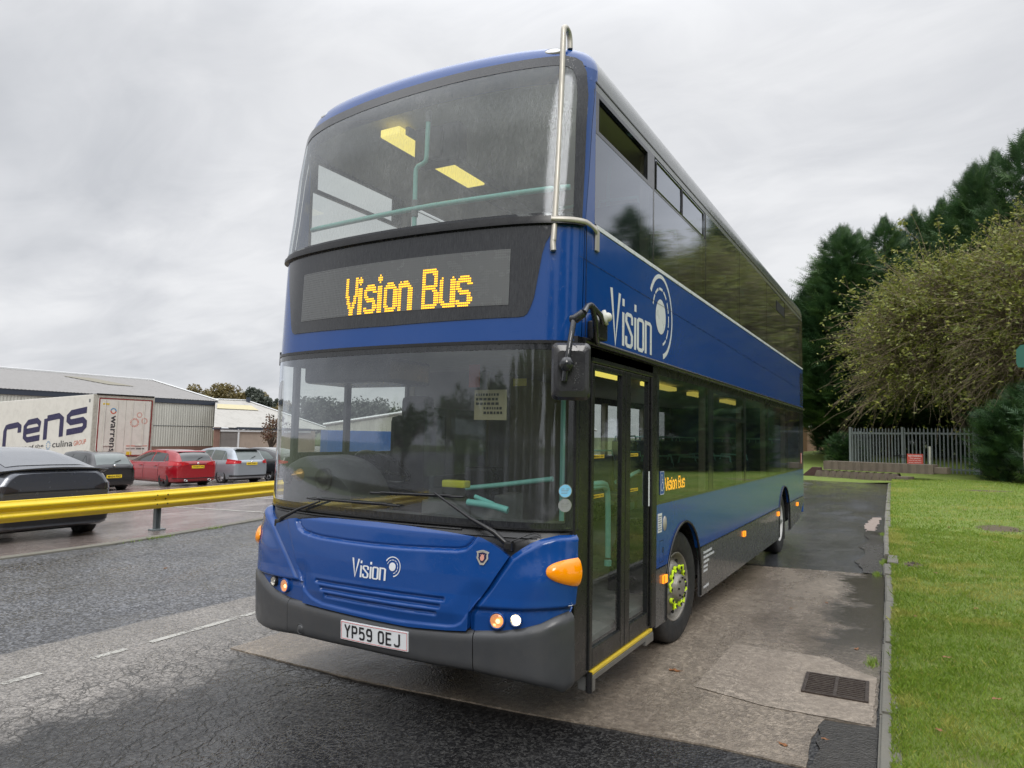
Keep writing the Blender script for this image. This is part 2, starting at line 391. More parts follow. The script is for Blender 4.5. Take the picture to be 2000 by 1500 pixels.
# backing behind seams and under the bonnet
fcols(MB(), -1.27, 1.27, K(.50), K(1.05), .06, 4, off=-.045, lip=0).build('front_frame', DARKVOID, bus)
mb = MB(); fcols(mb, -1.2735, 1.2735, K(1.03), K(1.236), .02, 6, off=-.016, lip=.02)
fcols(mb, -1.10, .62, K(1.214), K(1.221), .03, 2, off=-.005, lip=.012); fcols(mb, -.5, 1.1, K(1.19), K(1.195), .03, 2, off=-.006, lip=.012)
mb.build('scuttle_panel', BLACK, bus)
# plate
def plate_pts(u, v, off): return S(-.178+.526*u, .4715+.116*v, .046+off)
def front_box(mb, xa, xb, za, zb_, off, th=.01, n=4, h=None):
    return fcols(mb, xa, xb, K(za), K(zb_), (x2a(xb)-x2a(xa))/n+1e-6, 3, off=off, lip=th, h=h)
pl = front_box(MB(), -.178, .348, .4715, .5875, .046, .014).build('number_plate', WHITE, bus)
RED = pbr('red_print', (.55, .04, .05), .4); PLINK = pbr('plate_black', (.015, .015, .018), .5)
mb = MB()
for (a, b, c, d) in ((-.172, .342, .4765, .4785), (-.172, .342, .5805, .5825), (-.172, -.170, .4785, .5805), (.340, .342, .4785, .5805)):
    front_box(mb, a, b, c, d, .0475, .002, 4)
mb.build('plate_border', RED, pl)

# ---- stroke lettering -------------------------------------------------------
def arc(cx, cz, rx, rz, a0, a1, n=8):
    return [(cx+rx*math.cos(math.radians(a0+(a1-a0)*i/n)), cz+rz*math.sin(math.radians(a0+(a1-a0)*i/n))) for i in range(n+1)]
def rrect(x0, z0, x1, z1, r, n=4):
    return arc(x1-r, z1-r, r, r, 0, 90, n)+arc(x0+r, z1-r, r, r, 90, 180, n)+arc(x0+r, z0+r, r, r, 180, 270, n)+arc(x1-r, z0+r, r, r, 270, 360, n)
def ribbon(mb, pts, wd, fn, off, closed=False):
    """mitred band of width wd along pts; fn(u,v,off)->3D"""
    n = len(pts); Lp, Rp = [], []
    for i in range(n):
        a = pts[(i-1) % n] if (closed or i > 0) else None; b = pts[i]; c = pts[(i+1) % n] if (closed or i < n-1) else None
        def nrm(p, q):
            dx, dz = q[0]-p[0], q[1]-p[1]; l = math.hypot(dx, dz) or 1e-9; return (-dz/l, dx/l)
        if a is None: nx, nz = nrm(b, c); k = 1
        elif c is None: nx, nz = nrm(a, b); k = 1
        else:
            n1, n2 = nrm(a, b), nrm(b, c); sx, sz = n1[0]+n2[0], n1[1]+n2[1]; l = math.hypot(sx, sz) or 1e-9
            nx, nz = sx/l, sz/l; k = 1/max(.5, nx*n1[0]+nz*n1[1])
        h = wd/2*k
        Lp.append((b[0]+nx*h, b[1]+nz*h)); Rp.append((b[0]-nx*h, b[1]-nz*h))
    if closed: Lp.append(Lp[0]); Rp.append(Rp[0])
    vs = [fn(u, v, off) for u, v in Lp]+[fn(u, v, off) for u, v in Rp]; m = len(Lp)
    mb.add(vs, [(i, m+i, m+i+1, i+1) for i in range(m-1)])
def disc(mb, cx, cz, rx, rz, fn, off, n=40, rin=0.0, a0=0, a1=360):
    if rin <= 0:
        vs = [fn(cx, cz, off)]+[fn(cx+rx*math.cos(2*PI*i/n), cz+rz*math.sin(2*PI*i/n), off) for i in range(n)]
        mb.add(vs, [(0, 1+i, 1+(i+1) % n) for i in range(n)])
    else:
        A = [math.radians(a0+(a1-a0)*i/n) for i in range(n+1)]
        vs = [fn(cx+rx*math.cos(a), cz+rz*math.sin(a), off) for a in A]+[fn(cx+rx*rin*math.cos(a), cz+rz*rin*math.sin(a), off) for a in A]
        mb.add(vs, [(i, i+1, n+2+i, n+1+i) for i in range(n)])
# 'Vision' logotype. cap height 1, baseline 0, returned with advance (narrow, square letters)
LOGO = {  # letter: (width, strokes)
 'V': (.36, [[(.02, 1.0), (.155, .0), (.29, .97)]]),
 'i': (.12, [[(.05, .0), (.05, .64)], [(.05, .76), (.05, .90)]]),
 's': (.30, [[(.235, .46), (.235, .60), (.19, .64), (.07, .64), (.03, .60), (.03, .50), (.235, .24), (.235, .08), (.19, .03), (.07, .03), (.03, .07), (.03, .21)]]),
 'o': (.30, [[(.07, .64), (.19, .64), (.235, .60), (.235, .08), (.19, .03), (.07, .03), (.03, .07), (.03, .60)]]),
 'n': (.28, [[(.03, .0), (.03, .68)], [(.055, .64), (.19, .64), (.235, .60), (.235, .0)]])}
def logo(mb, fn, wd=.065):
    x = 0
    for ch in 'Vision':
        wch, st = LOGO[ch]
        for k, s_ in enumerate(st): ribbon(mb, [(x+a, b) for a, b in s_], wd, fn, .0006*k, closed=(ch == 'o'))
        x += wch
    return x
def logo_mark(mb, cx, cz, r, fn, sx=1.):
    """disc with a dashed ring and an open outer ring"""
    disc(mb, cx, cz, r*.50*sx, r*.50, fn, 0)
    for a0 in (-75, -45, -15, 15, 47, 78, 108, 137):
        disc(mb, cx-.0*r, cz, r*.84*sx, r*.84, fn, 0, 6, .91, a0, a0+24)
    n = 30
    A = [(-78+(148+78)*i/n) for i in range(n+1)]
    vs = []; 
    for i, a in enumerate(A):
        th = .15-.05*math.sin(PI*i/n)
        ca, sa = math.cos(math.radians(a)), math.sin(math.radians(a)); vs += [fn(cx+r*1.22*sx*ca, cz+r*1.22*sa, 0), fn(cx+r*(1.22-th)*sx*ca, cz+r*(1.22-th)*sa, 0)]
    mb.add(vs, [(2*i, 2*i+2, 2*i+3, 2*i+1) for i in range(n)])
LW = sum(LOGO[c][0] for c in 'Vision')-.04
mb = MB(); fn = lambda u, v, o: S(-.118+u/LW*.270, .868+v*.113, .0315+o+h_hood(-.118+u/LW*.270, .868+v*.113)*1.0-.0285)
logo(mb, fn, .075)
fnm = lambda u, v, o: S(u, v, .003+h_hood(u, v)+o); logo_mark(mb, .203, .957, .050, fnm)
mb.build('front_logo', WHITE, bus)
# shield badge
mb = MB(); SH = [(-.030, .020), (-.036, .030), (-.020, .036), (0, .040), (.020, .036), (.036, .030), (.030, .020), (.033, -.005), (.018, -.028), (.010, -.040), (-.010, -.040), (-.018, -.028), (-.033, -.005)]
fb = lambda u, v, o: S(.809+u, 1.065+v, .005+h_hood(.809, 1.065)+o)
mb.add([fb(u, v, 0) for u, v in SH], [tuple(range(len(SH)))[::-1]]); 
ribbon(mb, SH, .006, fb, .002, closed=True)
bd = mb.build('badge', STEEL, bus)
mb = MB(); S2 = [(u*.74, v*.74) for u, v in SH]; mb.add([fb(u, v, .003) for u, v in S2], [tuple(range(len(S2)))[::-1]])
mb.build('badge_shield', pbr('badge_navy', (.012, .014, .06), .3), bd)
mb = MB(); G_ = [(-.012, -.012), (-.004, -.020), (.006, -.018), (.013, -.004), (.010, .010), (.013, .018), (.004, .014), (.0, .021), (-.004, .014), (-.013, .018), (-.008, .008), (-.014, .0)]
mb.add([fb(u, v, .0045) for u, v in G_], [tuple(range(len(G_)))[::-1]]); mb.build('badge_emblem', pbr('badge_pink', (.62, .30, .24), .4), bd)

# ---- font text on any mapping (fits the box 0..1 x 0..1)
def text_part(name, s, fn, mat, parent, squeeze=None, off=0.0, bold=0.0, space=1.0):
    cu = bpy.data.curves.new('t', 'FONT'); cu.body = s; cu.size = 1; cu.resolution_u = 3; cu.offset = bold; cu.space_character = space
    ob = bpy.data.objects.new('t', cu); COL.objects.link(ob); bpy.context.view_layer.update()
    me = bpy.data.meshes.new_from_object(ob.evaluated_get(bpy.context.evaluated_depsgraph_get()))
    bpy.data.objects.remove(ob); bpy.data.curves.remove(cu)
    xs = [v.co.x for v in me.vertices]; ys = [v.co.y for v in me.vertices]
    if not xs: return None
    x0, x1, ya, yb = min(xs), max(xs), min(ys), max(ys)
    for v in me.vertices: v.co = fn((v.co.x-x0)/(x1-x0), (v.co.y-ya)/(yb-ya), off)
    me.name = name; me.materials.clear(); me.materials.append(mat)
    o = bpy.data.objects.new(name, me); COL.objects.link(o); o.parent = parent; return o
PG = {'Y': [[(0, 1), (.5, .48), (.5, 0)], [(1, 1), (.5, .48)]], 'P': [[(.08, 0), (.08, .93), (.75, .93), (.92, .82), (.92, .56), (.75, .45), (.08, .45)]], '5': [[(.92, .93), (.14, .93), (.10, .52), (.30, .60), (.72, .60), (.92, .48), (.92, .2), (.74, .07), (.26, .07), (.08, .18)]],
 '9': [[(.12, .12), (.30, .07), (.74, .07), (.92, .2), (.92, .80), (.74, .93), (.26, .93), (.08, .80), (.08, .56), (.26, .45), (.92, .45)]], 'O': [[(.26, .07), (.74, .07), (.92, .2), (.92, .8), (.74, .93), (.26, .93), (.08, .8), (.08, .2), (.26, .07)]],
 'E': [[(.95, .93), (.08, .93), (.08, .07), (.95, .07)], [(.08, .5), (.85, .5)]], 'J': [[(.92, 1), (.92, .2), (.74, .07), (.26, .07), (.06, .2)]]}
mb = MB(); x_ = -.140
for ch in 'YP59 OEJ':
    if ch == ' ': x_ += .032; continue
    for k, st_ in enumerate(PG[ch]): ribbon(mb, [(x_+a*.042, .4900+b*.079) for a, b in st_], .0125, lambda u, v, o: S(u, v, .0484+o), .0003*k)
    x_ += .0595
mb.build('plate_lettering', PLINK, pl)

# ---- lamps
REFA = pbr('amber_reflector', (.80, .34, .14), .22, metal=.5, emit=(1, .40, .14), es=.45, var=.5, vscale=70)
REFW = pbr('silver_reflector', (.60, .60, .58), .15, metal=.9, emit=(1, .8, .55), es=.10, var=.4, vscale=70)
BULBA = pbr('amber_bulb', (.9, .5, .2), .2, emit=(1, .62, .30), es=2.6)
LENSG = glassmat('lamp_lens', (.92, .90, .86), film=.05, refl=1.2)
def lamp(parent, name, x, z, r, mat, h, ringmat=STEEL, off=.0):
    c = S(x, z, h); n = (S(x, z, h+.1)-c).normalized(); Mx = n.to_track_quat('Z', 'Y').to_matrix().to_4x4(); Mx.translation = c
    a = MB().lathe([(r*1.25, -.03), (r*1.25, .002), (r*1.18, .006), (r*1.04, .006), (r*1.0, -.012)], Mx, 28).build(name, ringmat, parent)
    if mat in (AMBERL, LAMPON, LAMPOFF):
        MB().lathe([(r*1.0, .003), (r*.8, -.004), (r*.5, -.010), (.0001, -.012)], Mx, 28).build('reflector', REFA if mat == AMBERL else REFW, a)
        Bx = Mx @ Matrix.Translation((r*.12, -r*.10, -.002)); MB().lathe([(r*(.62 if mat == LAMPON else .34), -.002), (r*(.5 if mat == LAMPON else .26), .003), (.0001, .005)], Bx, 20).build('bulb', BULBA if mat == AMBERL else (LAMPON if mat == LAMPON else LAMPOFF), a)
        MB().lathe([(r*1.0, .004), (r*.85, .009), (r*.5, .012), (.0001, .013)], Mx, 28).build('lens', LENSG, a)
    else: MB().lathe([(r*1.0, .001), (r*.9, .007), (r*.6, .012), (.0001, .015)], Mx, 28).build('lens', mat, a)
    return a
lamp(bus, 'turn_signal', .915, .717, .040, AMBERL, .019, BLUE); lamp(bus, 'headlamp', 1.022, .728, .031, LAMPON, .019, BLUE)
lamp(bus, 'turn_signal', -.772, .720, .040, AMBERL, .021, BLUE); lamp(bus, 'headlamp', -.905, .730, .029, LAMPOFF, .021, BLACK)
lamp(bus, 'towing_cap', -.578, .462, .030, GREYB, .030, GREYB)
# amber wrap-round indicators : teardrop outline, bulged
def teardrop(sg):
    up = interp([(1.160, 1.009), (1.1615, 1.020), (1.165, 1.029), (1.172, 1.038), (1.185, 1.049), (1.205, 1.060), (1.23, 1.070), (1.255, 1.077), (1.272, 1.080)]); lo = interp([(1.160, 1.005), (1.1615, .993), (1.165, .984), (1.172, .975), (1.185, .964), (1.205, .952), (1.23, .940), (1.255, .928), (1.272, .920)])
    hw = h_wing_r if sg > 0 else h_wing_l
    mb = MB(); xs = [1.16, 1.1615, 1.165, 1.172]+xs_range(1.18, 1.2725, .008); P = []
    for x in xs:
        a, b = lo(x), up(x); row = []
        for j in range(13):
            t = j/12; z = a+(b-a)*t; bul = .004+.026*math.sqrt(max(0, 1-(2*t-1)**2))*math.sqrt(sst(1.155, 1.19, x))
            row.append(S(sg*x, z, hw(sg*x, z)+bul))
        P.append(row)
    mb.grid(P, True, flip=(sg < 0)); return mb.build('side_indicator', AMBER, bus)
teardrop(1); tl = teardrop(-1)
mb = MB(); Mx = Matrix.Translation((-1.285, .33, .985)) @ Matrix.Rotation(-PI/2, 4, 'Y')
mb.lathe([(.075, -.02), (.072, .015), (.05, .04), (.0001, .052)], Mx @ Matrix.Diagonal((1.0, .85, 1, 1)), 20); mb.build('side_repeater', AMBER, bus)
# ---- windscreen
fcols(MB(), -1.268, 1.268, K(1.238), K(2.352), .03, 18, off=.004, lip=0).build('windscreen', GLASSF, bus)
def annulus(mb, outer, inner, k, off, sub=2):
    """band between two loops given as matching corner lists"""
    n = len(outer); A, B = [], []
    for i in range(n):
        for j in range(k):
            t = j/k; A.append([outer[i][c]*(1-t)+outer[(i+1) % n][c]*t for c in (0, 1)]); B.append([inner[i][c]*(1-t)+inner[(i+1) % n][c]*t for c in (0, 1)])
    P = []
    for a, b in zip(A, B):
        P.append([S(a2x(a[0]+(b[0]-a[0])*s/sub), a[1]+(b[1]-a[1])*s/sub, off) for s in range(sub+1)])
    mb.grid(P, True, close_u=True)
def AX(l): return [(x2a(x), z) for x, z in l]
mb = MB(); annulus(mb, AX([(-1.272, 1.232), (1.272, 1.232), (1.272, 2.36), (-1.272, 2.36)]), AX([(-1.24, 1.285), (1.228, 1.275), (1.232, 2.315), (-1.24, 2.315)]), 30, .007, 3)
mb.build('windscreen_surround', BLACKG, bus)
mb = MB(); fcols(mb, -1.2735, 1.2735, K(2.352), K(2.372), .03, 2, off=.012, lip=.03); fcols(mb, -1.2735, 1.2735, K(1.228), K(1.238), .03, 2, off=.010, lip=.03)
mb.build('rubber_seal', BLACK, bus)
# blue band carrying the display
fcols(MB(), -1.2735, 1.2735, K(2.374), K(3.10), .03, 12, off=.0).build('display_surround_panel', BLUE, bus)
# dark display glass
dp_b = interp([(-1.125, 3.0), (-1.06, 2.75), (-1.008, 2.545), (-.985, 2.518), (-.949, 2.511), (-.02, 2.503), (.615, 2.513), (.945, 2.517), (.985, 2.523), (1.008, 2.547), (1.038, 2.644), (1.08, 2.957), (1.13, 3.06)])
fcols(MB(), -1.124, 1.128, dp_b, K(3.098), .02, 14, off=.005, lip=.004).build('display_glass', BLACKG, bus)
SCR = pbr('display_matrix', (.125, .13, .13), .25, coat=.6, bmp=.05, var=.1)
scr = fcols(MB(), -.872, .882, K(2.595), K(2.948), .05, 3, off=.009, lip=.003).build('destination_screen', SCR, bus)
# LED text bitmap from strokes
def led_bitmap():
    G = {'V': (8, [[(0, 15.5), (0, 9), (3.5, 0), (7, 9), (7, 15.5)]]), 'i': (3, [[(.5, 0), (.5, 10.8)], [(.5, 14), (.5, 15)]]),
     's': (8, [[(6.5, 9.4), (5.2, 11), (1.6, 11), (.3, 9.6), (.3, 7.6), (1.4, 6), (5, 5.2), (6.4, 3.8), (6.4, 1.8), (5.2, .4), (1.4, .4), (0, 1.8)]]),
     'o': (8, [[(1.6, .4), (5, .4), (6.4, 2), (6.4, 9.4), (5, 11), (1.6, 11), (.2, 9.4), (.2, 2), (1.6, .4)]]),
     'n': (8, [[(.3, 0), (.3, 11)], [(.3, 9.6), (2, 11), (5, 11), (6.4, 9.4), (6.4, 0)]]), ' ': (4, []),
     'B': (9, [[(.3, .4), (.3, 15.4), (5.6, 15.4), (7.2, 13.8), (7.2, 9.8), (5.6, 8.2), (.3, 8.2)], [(5.6, 8.2), (7.4, 6.6), (7.4, 2), (5.8, .4), (.3, .4)]]),
     'u': (8, [[(.3, 11), (.3, 2), (1.6, .4), (5, .4), (6.4, 2)], [(6.4, 0), (6.4, 11)]])}
    dots = []; x = 0
    for ch in 'Vision Bus':
        wch, st = G[ch]
        for i in range(-1, wch+1):
            for j in range(0, 17):
                for s_ in st:
                    if any(abs(seg_d(i+.5, j, [s_[k], s_[k+1]])) < 1.10 for k in range(len(s_)-1)): dots.append((x+i, j)); break
        x += wch+1.35
    return dots, x
dots, dw = led_bitmap(); mb = MB()
px_ = (1.012)/(dw-2); pz_ = .258/16.5
for i, j in dots:
    x = -.372+i*px_; z = 2.603+j*pz_; mb.add([S(x+a*px_*.40, z+b*pz_*.31, .0115) for a, b in ((-1, -1), (1, -1), (1, 1), (-1, 1))], [(0, 1, 2, 3)])
mb.build('destination_text', LEDY, scr)
mb = MB()
for i in range(118):
    for j in range(21):
        x = -.86+i*.0148; z = 2.604+j*.0168; mb.add([S(x+a*.0035, z+b*.0035, .0102) for a, b in ((-1, -1), (1, -1), (1, 1), (-1, 1))], [(0, 1, 2, 3)])
mb.build('unlit_dots', pbr('unlit_led', (.07, .07, .072), .4), scr)
# ---- upper windscreen
ue_r = interp([(3.11, 1.2725), (3.4, 1.270), (3.8, 1.258), (3.99, 1.247), (4.10, 1.236), (4.152, 1.224), (4.20, 1.208)])   # x of right edge
ut = interp([(-1.272, 4.0), (-1.245, 4.05), (-1.22, 4.12), (-1.18, 4.165), (-1.10, 4.19), (-.85, 4.215), (-.485, 4.235), (0, 4.25), (.43, 4.26), (.85, 4.266), (1.12, 4.262), (1.17, 4.248), (1.205, 4.22), (1.23, 4.152), (1.248, 3.99), (1.256, 3.85)])
xs = xs_range(-1.262, 1.2535, .03)
fcols(MB(), 0, 0, K(3.118), ut, rows=20, off=.010, lip=.0, xs=xs).build('upper_windscreen', GLASSU, bus)
mb = MB()
OUT = [(-1.262, 3.112), (1.262, 3.112), (1.250, 3.99), (1.234, 4.15), (1.205, 4.225), (1.17, 4.250), (1.11, 4.264), (.43, 4.262), (0, 4.252), (-.485, 4.237), (-.85, 4.218), (-1.10, 4.192), (-1.20, 4.150), (-1.245, 4.05)]
INN = [(-1.235, 3.165), (1.225, 3.17), (1.20, 3.99), (1.188, 4.10), (1.165, 4.155), (1.135, 4.178), (1.08, 4.192), (.43, 4.187), (0, 4.175), (-.485, 4.16), (-.85, 4.14), (-1.07, 4.115), (-1.16, 4.08), (-1.205, 4.0)]
annulus(mb, AX(OUT), AX(INN), 12, .013, 3)
mb.build('upper_windscreen_surround', BLACKG, bus)
mb = MB(); fcols(mb, -1.268, 1.268, K(3.098), K(3.122), .03, 3, off=.030, lip=.05); fcols(mb, -1.268, 1.268, K(3.122), K(3.150), .03, 3, off=.016, lip=.02)
mb.build('ledge_seal', BLACK, bus)
# blue corner strips beside the upper windscreen
for sg in (1, -1):
    P = []
    for i in range(25):
        z = 3.10+(4.20-3.10)*i/24; xe = min(ue_r(z), 1.262)-.004; P.append([S(sg*(xe+(1.2742-xe)*k/5), z, .0) for k in range(6)])
    MB().grid(P, True, flip=(sg < 0)).build('corner_strip', BLUE, bus)
# ---- roof and dome
RG = [(4.11, 1.275, .285), (4.16, 1.274, .300), (4.21, 1.268, .315), (4.26, 1.256, .329), (4.30, 1.238, .339), (4.335, 1.212, .352), (4.365, 1.18, .371), (4.387, 1.13, .397), (4.402, 1.05, .44), (4.413, .9, .53), (4.421, .6, .75), (4.424, .02, 1.2)]
YR = 10.86
blue_P, grey_P = [], []
SS = [math.copysign(abs(a2x(x2a(W*.9994)*k/30))/W, k) for k in range(-30, 31)]
for z, w_, yy in RG:
    row = []; 
    for s_ in SS:
        row.append(Vector((w_*s_/.9994, yy+plan(s_*W), z)))
    ye = yy+plan(W); ysplit = max(.60, ye+.02)
    row = [Vector((-w_, ysplit, z))]+row+[Vector((w_, ysplit, z))]; blue_P.append(row)
    inset = max(0, (4.30-z))*-0 + (W-w_)*.8
    g = [Vector((-w_, ysplit, z)), Vector((-w_, 2, z)), Vector((-w_, 6, z)), Vector((-w_, YR-.05-inset, z))]
    g += [Vector((-w_*.9, YR-inset, z)), Vector((w_*.9, YR-inset, z))]
    g += [Vector((w_, YR-.05-inset, z)), Vector((w_, 6, z)), Vector((w_, 2, z)), Vector((w_, ysplit, z))]; grey_P.append(g)
mb = MB(); bp = [r for r in blue_P]
# cut the windscreen area out of the lowest rings: keep x range outside the glass for z<4.26
for i in range(len(RG)-1):
    for j in range(len(bp[0])-1):
        q = [bp[i][j], bp[i+1][j], bp[i+1][j+1], bp[i][j+1]]
        cxm = sum(p.x for p in q)/4; czm = sum(p.z for p in q)/4
        if q[0].y < .58 and czm < ut(cxm)-.0 and abs(cxm) < 1.235 and czm < 4.22: continue
        b = len(mb.v); mb.add(q, [(0, 3, 2, 1)], True)
bm = bmesh.new(); me = bpy.data.meshes.new('roof_dome'); me.from_pydata(mb.v, [], mb.f); bm.from_mesh(me)
bmesh.ops.remove_doubles(bm, verts=bm.verts, dist=.0005); 
for f in bm.faces: f.smooth = True
bm.to_mesh(me); bm.free(); me.materials.append(BLUE); o = bpy.data.objects.new('roof_dome', me); COL.objects.link(o); o.parent = bus
mb = MB(); mb.grid(grey_P, True, flip=True); mb.build('roof', ROOFG, bus)
for sx, zz_ in ((1.02, 4.328), (-1.0, 4.318)):
    yy = .40+plan(sx)-.025; Mx = Matrix.Translation((sx, yy, zz_+.0)) @ Matrix.Rotation(math.copysign(.28, sx), 4, 'Z') @ Matrix.Rotation(math.radians(52), 4, 'X') @ Matrix.Diagonal((1.6, .85, 1, 1))
    a = MB().lathe([(.042, -.03), (.042, .006), (.036, .012)], Mx, 24).build('roof_lamp', STEEL, bus)
    MB().lathe([(.036, .010), (.02, .016), (.0001, .018)], Mx, 24).build('lens', LAMPOFF, a)

# ---- sides --------------------------------------------------------------------
def scols(mb, sg, y0_, y1, zb, zt, ny=40, rows=4, off=0.0, th=.03, ys=None):
    ys = ys or [y0_+(y1-y0_)*i/ny for i in range(ny+1)]; X = sg*(W+off); Xi = sg*(W+off-th)
    P = [[Vector((X, y, zb(y)+(max(zt(y), zb(y)+.001)-zb(y))*j/rows)) for j in range(rows+1)] for y in ys]
    Q = [[Vector((Xi, p.y, p.z)) for p in r] for r in P]
    mb.grid(P, False, flip=(sg > 0) is False); mb.grid(Q, False, flip=(sg > 0))
    for a, b, fl in (([r[0] for r in P], [r[0] for r in Q], 0), ([r[-1] for r in P], [r[-1] for r in Q], 1), (P[0], Q[0], 1), (P[-1], Q[-1], 0)):
        n = len(a); mb.add(list(a)+list(b), [(i, i+1, n+i+1, n+i) for i in range(n-1)])
    return mb
def arch(yc, r, zc, base):
    def f(y):
        d = abs(y-yc)
        return max(base, zc+math.sqrt(r*r-d*d)) if d < r else base
    return f
AF, AR, RA = 2.72, 8.50, .545
def under_arch(lo):
    a, b = arch(AF, RA, .51, lo), arch(AR, RA, .51, lo)
    return lambda y: max(a(y), b(y))
def yarr(y0_, y1, arches=True):
    ys = list(np.linspace(y0_, y1, max(3, int((y1-y0_)/.15))))
    if arches:
        for yc in (AF, AR):
            ys += [yc-RA*math.cos(PI*k/40) for k in range(41)]+[yc-RA-.0005, yc+RA+.0005]
    return sorted({round(float(y), 4) for y in ys if y0_ <= y <= y1})
YE = 10.86
for sg in (1, -1):
    ya = 1.905 if sg > 0 else .36
    # blue lower panel
    scols(MB(), sg, 0, 0, under_arch(.765), K(1.262), rows=4, ys=yarr(ya, YE)).build('side_panel', BLUES, bus)
    # grey skirt pieces
    for a, b in ((ya, AF-RA), (AF+RA, AR-RA), (AR+RA, YE)):
        lo = interp([(9.0, .305), (10.25, .40), (10.86, .68)]) if a > 8 else (K(.30) if a > 3 else K(.315))
        mb = MB(); scols(mb, sg, a, b, lo, K(.755), ny=14, rows=3, off=.006 if a > 3 else .004, th=.03)
        mb.build('skirt_panel', GREYP, bus)
    mb = MB(); scols(mb, sg, ya, YE, K(.756), K(.766), ny=2, rows=1, off=.009, th=.03, ys=[AF+RA, 5, AR-RA])
    for yc in (AF, AR):    # wheel arch lips
        pts = [(sg*(W+.006), yc-(RA+.004)*math.cos(a), .51+(RA+.004)*math.sin(a)) for a in [PI*(.0+1.0*k/30) for k in range(31)]]
        pts = [(pts[0][0], pts[0][1], .32)]+pts+[(pts[-1][0], pts[-1][1], .32)]
        mb.tube(pts, .011, 6)
        # arch lining
        P = []
        for k in range(25):
            a = PI*k/24; P.append([Vector((sg*(W-d), yc-(RA+.01)*math.cos(a), .50+(RA+.01)*math.sin(a))) for d in (.02, .2, .5)])
        mb.grid(P, True)
    mb.build('arch_trim', BLACK, bus)
    # blue middle band
    a0 = .44
    mb = MB(); scols(mb, sg, a0+.03, YE, K(2.405), K(3.135), ny=4, rows=2)
    mb.grid([[Vector((sg*(W-.0004), ys0, z)) for ys0 in (y0(z)+.318, a0+.031)] for z in np.linspace(2.38, 3.135, 9)], False); mb.build('side_panel', BLUES, bus)
    mb = MB(); scols(mb, sg, a0+.2, YE, K(3.140), K(3.168), ny=2, rows=1, off=.004, th=.03); mb.build('white_strip', WHITE, bus)
    mb = MB(); mb.tube([(sg*(W+.012), .42, 2.385), (sg*(W+.018), .6, 2.385), (sg*(W+.018), YE, 2.385)], .022, 8); scols(mb, sg, .36, YE, K(2.30), K(2.405), ny=2, rows=1, off=.001); mb.build('gutter_rail', BLACK, bus)
    # corner posts at the front
    mb = MB(); mb.grid([[Vector((sg*(W-.0004-(0 if z < 4.11 else (z-4.11)*.02)), ys0, z)) for ys0 in (y0(z)+.318, .605)] for z in np.linspace(3.10, 4.135, 14)], False); mb.grid([[Vector((sg*(W-.03), ys0, z)) for ys0 in (y0(z)+.318, .605)] for z in np.linspace(3.10, 4.135, 14)], False); mb.build('corner_post', BLUES, bus)
    mb = MB(); mb.tube([(sg*(W+.002), .472, 2.42), (sg*(W+.002), .472, 3.12)], .0025, 4); mb.build('panel_seam', BLACK, bus)
    # cantrail above upper windows
    mb = MB(); scols(mb, sg, .595, YE-.02, K(4.06), K(4.112), ny=2, rows=1, off=-.001); mb.build('cantrail', ROOFG, bus)
    mb = MB(); scols(mb, sg, .60, YE, K(4.110), K(4.120), ny=2, rows=1, off=.003, th=.03); mb.build('roof_seal', BLACK, bus)
    # upper windows
    UW = [(.61, 1.80), (1.83, 3.47), (3.50, 5.10), (5.13, 6.98), (7.01, 8.70), (8.73, 10.42)]
    for k, (a, b) in enumerate(UW):
        hop = k in (0, 1, 4)
        mb = MB()
        zt_ = 3.775 if hop else 4.06
        g = GLASSUS if sg > 0 else GLASSO
        mb.add([(sg*(W-.002), a, 3.17), (sg*(W-.002), b, 3.17), (sg*(W-.002), b, zt_), (sg*(W-.002), a, zt_)], [(0, 1, 2, 3)])
        if hop and not (k == 0 and sg > 0): 
            fa, fb_ = (a+.04, b-.04)
            if k == 4: fa, fb_ = 7.86, 8.62
            mb.add([(sg*(W-.004), a+.03, 3.79), (sg*(W-.004), b-.03, 3.79), (sg*(W-.004), b-.03, 4.05), (sg*(W-.004), a+.03, 4.05)], [(0, 1, 2, 3)])
        wn = mb.build('window', g, bus)
        fr = MB()
        if sg > 0 and not (k == 0):
            scols(fr, sg, a-.03, a, K(3.17), K(4.06), ny=1, rows=1, off=-.001)
        else: scols(fr, sg, a-.03, a, K(3.17), K(4.06), ny=1, rows=1, off=-.001)
        if hop:
            scols(fr, sg, a, b, K(3.775), K(3.79), ny=1, rows=1, off=.0)
            pa, pb = (a+.05, b-.14) if k == 0 else (a+.04, b-.09)
            if k == 0:
                scols(fr, sg, a, pa, K(3.79), K(4.06), ny=1, rows=1, off=-.001); scols(fr, sg, pb, b, K(3.79), K(4.06), ny=1, rows=1, off=-.001)
                scols(fr, sg, pa, pb, K(4.03), K(4.06), ny=1, rows=1, off=-.001); scols(fr, sg, pa, pb, K(3.79), K(3.805), ny=1, rows=1, off=-.001)
            if k == 1:
                scols(fr, sg, 2.60, 2.625, K(3.79), K(4.05), ny=1, rows=1, off=.001)
                for (p, q) in ((1.87, 2.60), (2.625, 3.38)):
                    fr.tube([(sg*(W+.001), p, 3.80), (sg*(W+.001), q, 3.80), (sg*(W+.001), q, 4.03), (sg*(W+.001), p, 4.03), (sg*(W+.001), p, 3.80)], .006, 4, smooth=False)
        fr.build('window_frame', BLACKG if sg > 0 else BLACK, wn)
    mb = MB(); scols(mb, sg, 10.42, YE, K(3.17), K(4.06), ny=1, rows=1); mb.build('rear_pillar', BLACKG, bus)
    if sg > 0:
        mb = MB(); scols(mb, sg, 7.86, 8.62, K(3.80), K(3.95), ny=1, rows=1, off=.002, th=.01); mb.build('vent_shade_sheet', DARKVOID, bus)  # flat black sheet painting the shade inside the open hopper
